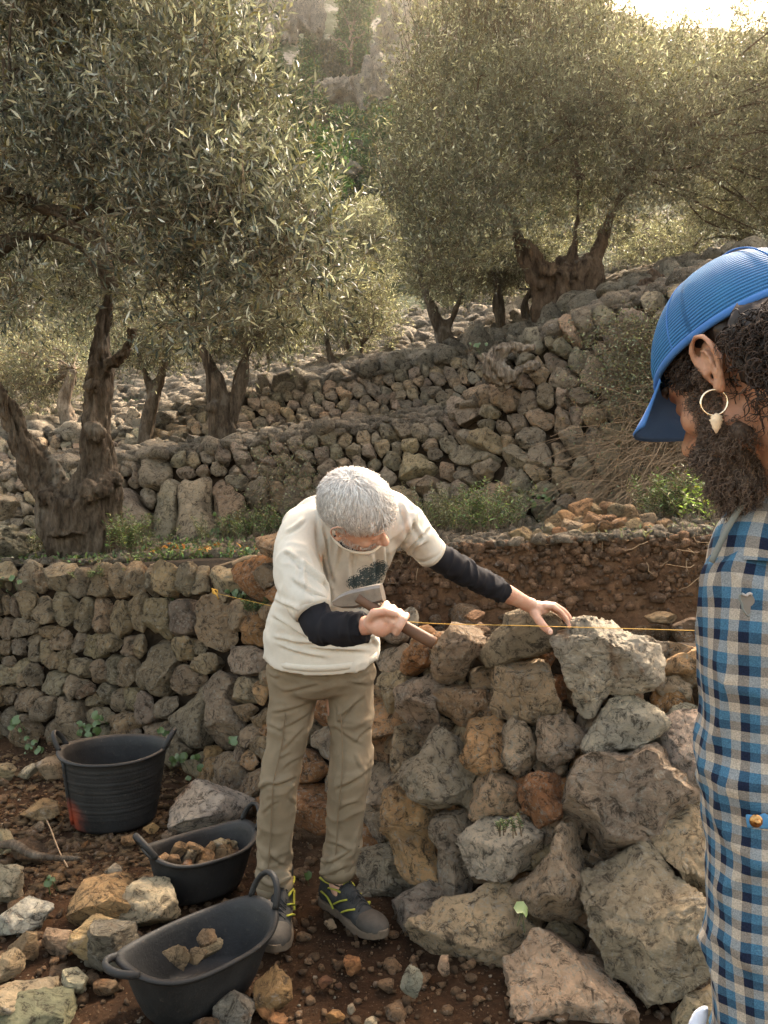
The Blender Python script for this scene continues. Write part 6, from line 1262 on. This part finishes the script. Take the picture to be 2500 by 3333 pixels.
# boots
M['boot'] = simple_mat('dusty_black_suede', (.028, .028, .027), .85, 90, .4, .002); M['toe'] = simple_mat('dusty_toe_cap', (.045, .039, .032), .8, 60, .35, .002); M['lime'] = simple_mat('lime_trim', (.25, .25, .03), .8, 80, .25, .001); M['sole'] = simple_mat('dusty_sole', (.10, .075, .052), .9, 60, .3, .003); M['lace'] = simple_mat('black_lace', (.02, .02, .02), .8, 300, .5)
def boot(heel, yaw, label=None):
    t = empty('boot', heel, None, None, parent=man); c, s = math.cos(yaw), math.sin(yaw); Rz = np.array([[c, -s, 0], [s, c, 0], [0, 0, 1]]).T @ np.diag([1, 1, 1]); Rz = (Rz.T) * 1.1; G = lambda V: np.asarray(V) @ Rz.T + heel
    out = np.array([(-.02, .034), (.0, .040), (.05, .038), (.1, .034), (.15, .044), (.2, .050), (.25, .047), (.28, .036), (.3, .016)])   # y along the foot
    def slab(z0_, z1_, g, x=0):
        y = np.r_[-.03, out[:, 0], .306]; w = np.r_[.015, out[:, 1], .004] + g; pts = np.concatenate([np.stack([w, y], 1), np.stack([-w[::-1], y[::-1]], 1)]); n = len(pts); rock = lambda y: .018 * np.clip((y - .2) / .1, 0, 1) ** 2
        V = np.concatenate([np.column_stack([pts, z0_ + rock(pts[:, 1])]), np.column_stack([pts, z1_ + rock(pts[:, 1])])]); F = [(i, (i + 1) % n, n + (i + 1) % n, n + i) for i in range(n)] + [tuple(range(n - 1, -1, -1)), tuple(range(n, 2 * n))]; return V, F
    V, F = blob([slab(0, .026, 0)], .0035, 1); V[:, 2] += .003 * (np.sin(V[:, 1] * 260) > .2) * (V[:, 2] < .008); obj('sole', G(V), F, M['sole'], t)
    up = [tube(smoothpath(np.array([(0, -.0, .035), (0, .012, .07), (0, .02, .12), (0, .022, .145)]), 4), [.038] * 13, 24, 1.05, side=(1, 0, 0)), ell((0, .06, .05), (.036, .09, .045)), ell((0, .14, .045), (.041, .09, .04)), ell((0, .215, .036), (.045, .075, .030)), ell((0, .10, .075), (.030, .06, .036)), ell((0, .0, .045), (.036, .03, .05))]
    V, F = blob(up, .004, 2); V = V[:, :] ; obj('upper', G(V), F, M['boot'], t)
    V, F = ell((0, .235, .037), (.0475, .068, .032)); V = V[:]; V[:, 2] = np.maximum(V[:, 2], .012); obj('toe_cap', G(V), F, M['toe'], t)
    def strip3(pts, w, mat, nm, rr=.5): V, F = tube(smoothpath(np.array(pts), 4), w, 8, rr); obj(nm, G(V), F, M[mat], t)
    V, F = blob([ell((0, .055, .14), (.024, .012, .062)), ell((0, .03, .13), (.036, .03, .018)), ell((0, .085, .105), (.020, .02, .03))], .0035, 2); obj('tongue', G(V), F, M['lime'], t)
    for sx in (1, -1):
        strip3([(sx * .036, .0, .10), (sx * .037, .03, .10), (sx * .030, .055, .098)], .007, 'lime', 'trim'); strip3([(sx * .037, .05, .085), (sx * .034, .085, .092), (sx * .026, .105, .088)], .0055, 'lime', 'trim')
        strip3([(sx * .044, .09, .05), (sx * .038, .12, .07), (sx * .025, .14, .078)], .006, 'lime', 'trim'); strip3([(sx * .047, .14, .045), (sx * .042, .165, .06), (sx * .026, .185, .066)], .006, 'lime', 'trim'); strip3([(sx * .040, .01, .06), (sx * .041, .05, .055), (sx * .045, .09, .035)], .004, 'lime', 'trim')
    lc = []
    for k in range(7):
        y = .085 + k * .017; z = .108 - k * .0062; lc.append(tube(smoothpath([(-.024, y, z - .006), (0, y + .006, z + .010), (.024, y + .012, z - .008)], 3), .0026, 5)); lc.append(tube(smoothpath([(.024, y, z - .006), (0, y + .006, z + .011), (-.024, y + .012, z - .008)], 3), .0026, 5))
    for k in range(4):
        a = np.linspace(0, 6, 9); lc.append(tube(np.stack([(-1) ** k * (.012 + .018 * np.sin(a / 2)) + .004 * k, .075 + .008 * k + .016 * np.cos(a), .118 + .012 * np.sin(a / 2 + k)], 1), .0024, 5))
    V, F = merge(lc); obj('laces', G(V), F, M['lace'], t)
    V, F = ell((.004, .078, .157), (.013, .006, .015)); obj('badge', G(V), F, M['boot'], t)
    fc = bpy.data.curves.new('badge_text', 'FONT'); fc.body = 'Bestard'; fc.size = .0085; fc.extrude = .0003; fc.align_x = 'CENTER'; fc.align_y = 'CENTER'; tmp = bpy.data.objects.new('tmp', fc); COL.objects.link(tmp); bpy.context.view_layer.update(); me = bpy.data.meshes.new_from_object(tmp.evaluated_get(bpy.context.evaluated_depsgraph_get())); bpy.data.objects.remove(tmp)
    me.materials.clear(); me.materials.append(simple_mat('label_white', (.7, .7, .65), .7)); o = bpy.data.objects.new('lettering', me)
    link(o, t, G(np.array([[.004, .0848, .158]]))[0]); o.rotation_euler = (R(82), 0, yaw + math.pi); return t
boot(np.array([(1072 - 1250) / 2500 * 2.84, 2.84, 0]), math.pi + R(38)); boot(np.array([(922 - 1250) / 2500 * 2.84, 2.82, 0]), math.pi + R(3))
# ------------------------------------------------------------------ hammer
hm = empty('hammer', (HA + HB) / 2, 'stone mason hammer with a wooden handle held in the right fist', 'hammer')
V, F = tube(smoothpath(np.array([HA - hd * .012, (HA + HB) / 2 - b_ * .002, HB]), 6), np.r_[np.linspace(.0125, .0155, 7), np.linspace(.016, .0165, 6)], 12, .8); obj('handle', V, F, simple_mat('worn_wood', (.095, .05, .028), .6, 40, .35, .001, stretch=(.2, 1, 1)), hm)
hx = nrm(P(1262, 1925, 2.0) - P(1085, 1962, 2.04)); hy = nrm(np.cross(hx, [0, 1, 0])); hz = np.cross(hx, hy)
pr = []
for t_, w, h in [(-.075, .017, .006), (-.05, .019, .018), (-.02, .021, .024), (.02, .021, .024), (.05, .020, .024), (.062, .018, .022)]: pr.append((t_, w, h))
cH = P(1174, 1943, 2.02); rings = []
for t_, w, h in pr: rings.append([cH + hx * t_ + hz * w * a + hy * h * b for a, b in ((1, .7), (.7, 1), (-.7, 1), (-1, .7), (-1, -.7), (-.7, -1), (.7, -1), (1, -.7))])
V = np.array(rings).reshape(-1, 3); F = [(i * 8 + j, i * 8 + (j + 1) % 8, i * 8 + 8 + (j + 1) % 8, i * 8 + 8 + j) for i in range(5) for j in range(8)] + [tuple(range(7, -1, -1)), tuple(40 + j for j in range(8))]
hh = obj('hammer_head', V, F, simple_mat('worn_steel', (.19, .17, .15), .45, 60, .3, .0015, metallic=.7), hm, smooth=False)
# ------------------------------------------------------------------ the man in the cap
m2 = empty('person', (.6, .95, 0), 'bearded man in blue cap, hoop earring and plaid shirt at the right edge', 'person')
C2 = P(2418, 1130, .88); F2 = np.array([-.397, .785, -.47]); U2 = np.array([-.2115, .418, .878]); s2 = 1.0
parts, W2, R2 = head_parts(C2, F2, U2, s2, ear=(1, -1), jaw=1.12, ez=-.008, ek=.88)
parts += chain([W2(0, -.035, -.05), W2(0, -.045, -.11), P(2540, 1640, .97), P(2620, 1800, 1.0)], [.062, .058, .064, .10], 20)
parts += chain([P(2600, 1900, 1.0), P(2640, 2600, 1.0), P(2640, 3500, 1.0)], [.085, .09, .09], 16) + chain([P(2600, 1830, .93), P(2500, 1900, .9), P(2490, 2700, .88), P(2500, 3300, .88)], [.05, .05, .045, .04], 14) + chain([P(2640, 3400, 1.0), np.array([.6, 1.0, .5]), np.array([.6, 1.02, .06])], [.1, .07, .045], 14)
V, F = blob(parts, .0032, 2); body2 = obj('body', V, F, M['skin2'], m2, center=C2)
bl = ((V - C2) @ R2.T) / s2; N2 = vnormals(V, F)
def curls(name, P0, N0, n, L, hr, tr_, mat, seed, hang, ext=1.0):
    r = np.random.RandomState(seed); parts = []; S = 14
    for i in r.randint(len(P0), size=n):
        nn = N0[i]; d = nrm(nn * ext + hang + r.normal(size=3) * .45); ln = r.uniform(*L); a = nrm(np.cross(d, r.normal(size=3))); b = np.cross(d, a); t = np.linspace(0, 1, S); ph = r.rand() * 6; w = r.uniform(1.2, 2.6) * 6.28; rr_ = hr * r.uniform(.5, 1.3)
        c = P0[i] + nn * .001 + d * (ln * t)[:, None] + np.array(hang) * (ln * .5 * t ** 2)[:, None] + (np.cos(w * t + ph)[:, None] * a + np.sin(w * t + ph)[:, None] * b) * (rr_ * np.minimum(1, t * 3))[:, None]
        parts.append(tube(c, tr_ * (1.1 - .7 * t), 3, cap=False, side=a))
    V, F = merge(parts); return obj(name, V, F, M[mat], m2, center=C2, kind='stuff')
# hair mass under the cap and at the back of the head
def hair_blob(pts, rad, vox, amp, mat, name, seed):
    V, F = blob([ell(W2(*p), np.array([1, 1, 1]) * r_ * s2, None, 3) for p, r_ in zip(pts, rad)], vox, 2); N = vnormals(V, F); V = V + N * (amp * ridged(V * 45, seed, 3))[:, None]; obj(name, V, F, M[mat], m2, center=C2); return V, N
hp = [(.060, -.048, -.022), (.052, -.065, -.035), (.04, -.075, -.05), (.0, -.085, -.045), (.03, -.082, -.08), (.052, -.058, -.075), (.0, -.085, -.09), (-.04, -.075, -.05), (-.05, -.06, -.03), (.068, -.03, -.006), (.062, -.004, .0), (.060, .02, .0), (.058, .03, -.008), (.055, -.05, -.06), (.045, -.055, -.10)]
hr_ = [.026, .028, .03, .034, .028, .024, .03, .034, .032, .013, .011, .010, .009, .028, .022]
HVv, HN = hair_blob(hp, hr_, .004, .007, 'hair_dark', 'hair_mass', 3); lc = ((HVv - C2) @ R2.T); kk = np.where((lc[:, 0] > -.03) & (lc[:, 2] < -.022) & ~((lc[:, 0] > .055) & (lc[:, 1] > -.045) & (lc[:, 1] < .022)))[0]
curls('hair', HVv[kk], HN[kk], 1500, (.014, .03), .0048, .0009, 'hair_dark', 4, np.array([0, 0, -.75]), .8)
bp = [(.052, .034, -.085), (.050, .030, -.09), (.048, .034, -.095), (.043, .045, -.108), (.033, .060, -.120), (.015, .078, -.132), (-.01, .08, -.132), (.045, .02, -.105), (.02, .06, -.14), (.04, .07, -.1), (.025, .088, -.098), (0, .085, -.145), (.066, .034, -.025)]
br_ = [.005, .008, .012, .015, .018, .019, .019, .011, .019, .012, .009, .017, .003]
BV, BN = hair_blob(bp, br_, .0035, .005, 'beard', 'beard_mass', 6)
curls('beard', BV, BN, 2000, (.007, .015), .0025, .0006, 'beard', 7, np.array([0, -.0, -.8]), .8)
bk = np.where((bl[:, 0] > .01) & (bl[:, 2] < -.028 - .55 * np.clip(bl[:, 1] - .03, 0, 1)) & (bl[:, 2] > -.15) & (bl[:, 1] > .012 + .25 * np.clip(-.06 - bl[:, 2], -.02, .1)) & (bl[:, 1] < .052 + 1.1 * np.clip(-.07 - bl[:, 2], 0, .1)) & (bl[:, 0] < .085))[0]
curls('beard', V[bk], N2[bk], 1500, (.005, .011), .002, .0005, 'beard', 17, np.array([0, -.0, -.9]), .7)
sk = np.where((bl[:, 0] > .05) & (bl[:, 2] < .012) & (bl[:, 2] > -.03) & (bl[:, 1] > .014) & (bl[:, 1] < .05) & (bl[:, 0] < .082))[0]
curls('sideburn', V[sk], N2[sk], 420, (.008, .018), .003, .0008, 'hair_dark', 18, np.array([0, -.0, -.6]), .8)
V, F = tube([W2(.03, .098, -.002), W2(.045, .088, -.004), W2(.058, .072, -.012)], .004, 6); obj('eyebrow', V, F, M['hair_dark'], m2, center=C2)
# cap
def cap_mat():
    t = NT('blue_mesh_cap'); tc = t.n('ShaderNodeTexCoord'); uv = tc.outputs['UV']; w = t.n('ShaderNodeTexWave', bands_direction='Y'); t.l(uv, w.inputs['Vector']); w.inputs['Scale'].default_value = 12.5; w.inputs['Distortion'].default_value = .5; w.inputs['Detail Scale'].default_value = .5
    w2 = t.n('ShaderNodeTexWave', bands_direction='X'); t.l(uv, w2.inputs['Vector']); w2.inputs['Scale'].default_value = 16; n = t.noise(tc.outputs['Object'], 14, 4, .6)
    h = t.math('MULTIPLY', w.outputs['Fac'], t.math('ADD', t.math('MULTIPLY', w2.outputs['Fac'], .35), .65))
    c = t.mix(t.ramp(h, [(.05, 0), (.6, 1)]), (.018, .065, .16), (.05, .165, .36)); c = t.mix(t.ramp(n, [(.4, 0), (.75, .5)]), c, (.035, .16, .31))
    return t.fin(c, .75, t.bump(h, .9, .002), .05)
M['cap'] = cap_mat(); M['bill'] = cl('blue_cap_cotton', (.05, .14, .36), scale=300)
nu, nv = 120, 44; th = np.arange(nu) / nu * 2 * np.pi; ph = np.linspace(0, 1, nv); rc = np.array([.089, .110, .112])
Vc, UVc = [], []
for k, f in enumerate(ph):
    lat = f * np.pi / 2; l, g = rc[0] * np.cos(lat) * np.cos(th), rc[1] * np.cos(lat) * np.sin(th); z = rc[2] * math.sin(lat) ** 1.0 + (-.004)
    sq = 1 + .022 * fbm(np.stack([np.cos(th) * 2.2, np.sin(th) * 2.2, np.full(nu, f * 2.5)], 1), 5, 3) + .03 * (1 - f) * np.abs(np.sin(2 * th)) - .035 * np.clip(np.cos((th - 2.5) * 2), 0, 1) * np.sin(lat * 2) ** 2 - .02 * np.clip(np.cos((th - .9) * 3), 0, 1) * np.sin(lat * 2) ** 2
    Vc.append(np.stack([l * sq, (g - .004) * sq, z + .0 * th + .006 * np.sin(th) * (1 - f)], 1)); UVc.append(np.stack([th / 6.2832 * 6, np.full(nu, f)], 1))
Vc = np.concatenate(Vc); i = np.arange(nv - 1)[:, None] * nu; j = np.arange(nu)[None]; Fc = np.stack([i + j, i + (j + 1) % nu, i + nu + (j + 1) % nu, i + nu + j], -1).reshape(-1, 4)
capo = obj('cap', C2 + (Vc @ R2), Fc, M['cap'], m2, center=C2, uv=np.concatenate(UVc))
def capkid(n, V, F, m): return obj(n, V, F, M[m], capo, center=C2)
V, F = ell((0, -.004, rc[2] + .000), (.011, .011, .005)); capkid('button', C2 + V @ R2, F, 'bill')
a = np.linspace(-1, 1, 25); b = np.linspace(0, 1, 9); bv = []
for top in (1, 0):
    for q in b:
        y = .100 * np.sqrt(np.clip(1 - (a * .80) ** 2, 0, 1)) + q * .072 * np.cos(a * 1.15) ** .6; x = a * (.078 + .004 * q); z = -.004 - .030 * q * (.45) - .022 * a ** 2 * (.3 + q) + (.0045 if top else 0); bv.append(np.stack([x, y, z], 1))
bv = np.concatenate(bv); n = 25; F = []
for t_ in (0, 1):
    for r_ in range(8):
        for c_ in range(24): k = t_ * 225 + r_ * 25 + c_; F.append((k, k + 1, k + 26, k + 25) if t_ == 0 else (k, k + 25, k + 26, k + 1))
for c_ in range(24): k = 200 + c_; F.append((k, k + 1, k + 226, k + 225))
for r_ in range(8): k = r_ * 25; F += [(k, k + 25, k + 250, k + 225), (k + 24, k + 249, k + 274, k + 49)]
capkid('bill', C2 + bv @ R2, F, 'bill')
bd = np.stack([rc[0] * 1.03 * np.cos(th), (rc[1] * np.sin(th) - .004) * 1.02, -.003 + .006 * np.sin(th)], 1); bd = np.concatenate([bd, bd[:1]]); V, F = tube(C2 + bd @ R2, .0035, 8, 1.4, cap=False); capkid('sweatband', V, F, 'bill')
for a0 in (.25, 1.35, 2.75, 4.0, 5.2):
    ff = np.linspace(0, .98, 26); lat = ff * np.pi / 2; pt = np.stack([rc[0] * np.cos(lat) * math.cos(a0) * 1.004, rc[1] * np.cos(lat) * math.sin(a0) * 1.004 - .004, rc[2] * np.sin(lat) * 1.003 - .004], 1); V, F = tube(C2 + pt @ R2, .0011, 6, cap=False); capkid('seam', V, F, 'bill')
# earring
er = empty('earring', W2(.083, 0, -.085), None, None, parent=m2); M['metal'] = simple_mat('silver_gold', (.75, .62, .45), .25, 50, .1, metallic=1)
ec = W2(.082, .002, -.066) + np.array([.0, 0, -.013]); a = np.linspace(0, 2 * np.pi, 33); ex, ez = np.array([.98, -.2, 0]), np.array([0, 0, 1.]); V, F = tube(ec + .0135 * (np.cos(a)[:, None] * ex + np.sin(a)[:, None] * ez), .0013, 8, cap=False, side=[0, 1, .01]); obj('hoop', V, F, M['metal'], er)
shl = np.array([(0, .0015), (.002, .003), (.004, .0075), (.0065, .0062), (.008, .0088), (.0105, .0068), (.012, .0072), (.015, .005), (.017, .0052), (.020, .003), (.024, .001)]); V, F = tube(np.array([ec + np.array([.001, -.003, -.0115 - d_ * .9]) for d_, _ in shl]), shl[:, 1] * .85, 12); V = V + nrm(V - V.mean(0)) * (.0006 * fbm(V * 400, 2, 2))[:, None]; obj('shell_pendant', V, F, simple_mat('shell', (.62, .48, .33), .5, 150, .3, .0005), er)
# plaid shirt
def plaid():
    t = NT('blue_plaid_flannel'); tc = t.n('ShaderNodeTexCoord'); uv = tc.outputs['UV']; s = t.n('ShaderNodeSeparateXYZ'); t.l(uv, s.inputs[0])
    Wc, Bc, Nc = (.31, .27, .22), (.045, .115, .185), (.010, .014, .03); cs = []
    for o in (s.outputs[0], s.outputs[1]):
        f = t.math('FRACT', t.math('DIVIDE', o, .0305)); rp = t.n('ShaderNodeValToRGB'); rp.color_ramp.interpolation = 'CONSTANT'; t.l(f, rp.inputs[0]); e = rp.color_ramp.elements; e.new(.5)
        for k, (p_, c_) in enumerate([(0, Wc), (.345, Bc), (.68, Nc)]): e[k].position = p_; e[k].color = (*c_, 1)
        cs.append(rp.outputs[0])
    c = t.mix(.5, cs[0], cs[1]); n = t.noise(tc.outputs['Object'], 700, 2, .6); n2 = t.noise(tc.outputs['Object'], 30, 4, .6); c = t.mix(.55, c, t.mix(1, c, t.ramp(n, [(.3, .5), (.7, 1.6)]), 'MULTIPLY'))
    return t.fin(c, .95, t.bump(t.math('ADD', n, t.math('MULTIPLY', n2, 2)), .5, .001), .1)
M['plaid'] = plaid(); M['greyrib'] = cl('grey_green_collar_cloth', (.17, .18, .165), scale=500)
def plaidloft(name, path, n, ratio, side, seed, fold, mat='plaid', skew=0, k=8, off=0):
    a = np.array(path, float); p = smoothpath(a, k); c = P(p[:, 0], p[:, 1], p[:, 2]); rad = p[:, 3] / 2500 * p[:, 2]; V, F = tube(c, rad, n, ratio, side, cap=False); m = len(c)
    ln = np.r_[0, np.cumsum(np.linalg.norm(np.diff(c, axis=0), axis=1))]; ua = np.arange(n + 1) / n
    V = V.reshape(m, n, 3); V = np.concatenate([V, V[:, :1]], 1); Rm_ = rad.mean(); per = 2 * np.pi * Rm_ * (1 + ratio) / 2
    UV = np.stack([np.broadcast_to(ua[None] * per + off, (m, n + 1)), np.broadcast_to(ln[:, None], (m, n + 1)) + skew * (ua[None] * per)], -1)
    i = np.arange(m - 1)[:, None] * (n + 1); j = np.arange(n)[None]; F = np.stack([i + j, i + j + 1, i + n + 2 + j, i + n + 1 + j], -1).reshape(-1, 4); V = V.reshape(-1, 3); cc = np.repeat(c, n + 1, 0); N = nrm(V - cc)
    q = V * 1.0; V = folds(V, N, (1, 0, .55), 13, fold, seed, 2.2, .3); V = folds(V, N, (1, 0, -.4), 9, fold * 1.2, seed + 9, 3.0, .2); V = V + N * (fold * .4 * fbm(q * 22, seed + 3, 3))[:, None]
    return obj(name, V, F, M[mat], m2, uv=UV.reshape(-1, 2))
plaidloft('shirt_sleeve', [(2500, 1825, .885, 120), (2492, 1870, .88, 172), (2483, 1950, .875, 196), (2478, 2100, .87, 196), (2476, 2300, .87, 190), (2478, 2500, .87, 186), (2480, 2750, .87, 182), (2482, 3000, .87, 180), (2490, 3250, .87, 178), (2500, 3480, .87, 176)], 130, .95, (1, 0, 0), 5, .0065, off=.012, k=14)
plaidloft('shirt_torso', [(2600, 1640, .99, 60), (2620, 1700, .99, 170), (2650, 1800, 1.0, 250), (2700, 1950, 1.02, 300), (2720, 2400, 1.03, 300), (2720, 3000, 1.03, 300), (2720, 3600, 1.03, 310)], 90, .8, (1, 0, 0), 8, .006)
plaidloft('shirt_yoke', [(2640, 1490, .955, 90), (2600, 1550, .945, 115), (2540, 1660, .91, 150), (2500, 1765, .885, 178), (2484, 1870, .875, 192)], 80, .8, (1, 0, .9), 11, .004, skew=.1)
V, F = tube(smoothpath(np.array([P(2540, 1470, .88), P(2478, 1540, .87), P(2415, 1640, .865), P(2358, 1740, .865), P(2316, 1830, .865)]), 6), .0035, 8, .7); obj('shirt_placket', V, F, M['greyrib'], m2)
V, F = blob([pxtube([(2440, 1640, .90, 22), (2470, 1560, .885, 42), (2500, 1470, .88, 50), (2540, 1400, .90, 50)], 20, .8), ell(P(2530, 1560, .93), (.055, .05, .05))], .004, 2); N = vnormals(V, F); V = folds(V, N, (.3, 0, 1), 25, .004, 3); obj('collar', V, F, M['greyrib'], m2)
V, F = blob([pxtube([(2425, 2672, .800, 26), (2490, 2672, .797, 27), (2560, 2672, .800, 27)], 16, .25)], .003, 1); V[:, 1] = V[:, 1].clip(.79, .83); obj('sleeve_tab', V, F, cl('blue_tab', (.06, .17, .3)), m2)
M['brass'] = simple_mat('brass', (.35, .2, .08), .35, 60, .25, metallic=1)
c = P(2461, 2672, .782)
for r_, dz, nm in ((.0068, 0, 'snap_button'), (.0035, -.003, 'snap_centre')): V, F = ell(c + [0, dz, 0], (r_, .0035, r_), None, 3); obj(nm, V, F, M['brass'], m2)
# torn hole with pale cloth behind
a = np.arange(22) / 22 * 6.283; rr_ = .0085 * (1 + .25 * np.sin(3 * a) + .12 * np.cos(5 * a)); c = P(2432, 1962, .797); pts = c + np.stack([rr_ * np.cos(a) * .8, 0 * a, rr_ * np.sin(a) * 1.25], 1)
V = np.concatenate([[c + [0, .001, 0]], pts]); obj('hole_lining', V, [(0, k + 1, (k + 1) % 22 + 1) for k in range(22)], cl('pale_lining', (.17, .15, .13)), m2)
V, F = tube(np.concatenate([pts, pts[:1]])[6:19], .0012, 5); obj('torn_edge', V, F, M['greyrib'], m2)
V, F = tube(np.concatenate([pts, pts[:1]])[3:9], .0016, 5); obj('torn_edge', V, F, cl('frayed_threads', (.35, .32, .3)), m2)
# pale jeans and glove at the bottom
V, F = blob([pxtube([(2262, 3420, .9, 30), (2270, 3330, .89, 28), (2300, 3275, .88, 16)], 16), pxtube([(2680, 3300, 1.05, 330), (2680, 3700, 1.05, 320), (2680, 4600, 1.05, 230), (2680, 5200, 1.05, 140)], 24, .7)], .006, 2); obj('trousers', V, F, cl('pale_blue_denim', (.5, .55, .66)), m2)
for sx in (-.09, .09):
    V, F = blob([ell((.6 + sx, .95, .05), (.05, .13, .05)), ell((.6 + sx, 1.03, .06), (.045, .06, .06))], .008, 2); V[:, 2] = V[:, 2].clip(0.005, 1); obj('boot', V, F, M['boot'], m2)
# ================================================================== haze
V = np.array([(x, y, z) for x in (-240, 240) for y in (-6, 205) for z in (-8, 110)], float); F = np.array([[0, 1, 3, 2], [4, 6, 7, 5], [0, 4, 5, 1], [2, 3, 7, 6], [0, 2, 6, 4], [1, 5, 7, 3]])
hm_ = bpy.data.materials.new('morning_haze'); hm_.use_nodes = True; nt = hm_.node_tree; nt.nodes.clear(); out = nt.nodes.new('ShaderNodeOutputMaterial'); pv = nt.nodes.new('ShaderNodeVolumePrincipled')
pv.inputs['Color'].default_value = (.95, .92, .84, 1); pv.inputs['Density'].default_value = .0005; pv.inputs['Anisotropy'].default_value = .9; nt.links.new(pv.outputs[0], out.inputs['Volume'])
hz = obj('haze', V, F, hm_, center=(0, 0, 0), smooth=False, kind='stuff', label='thin morning haze over the terraces and the hillside')
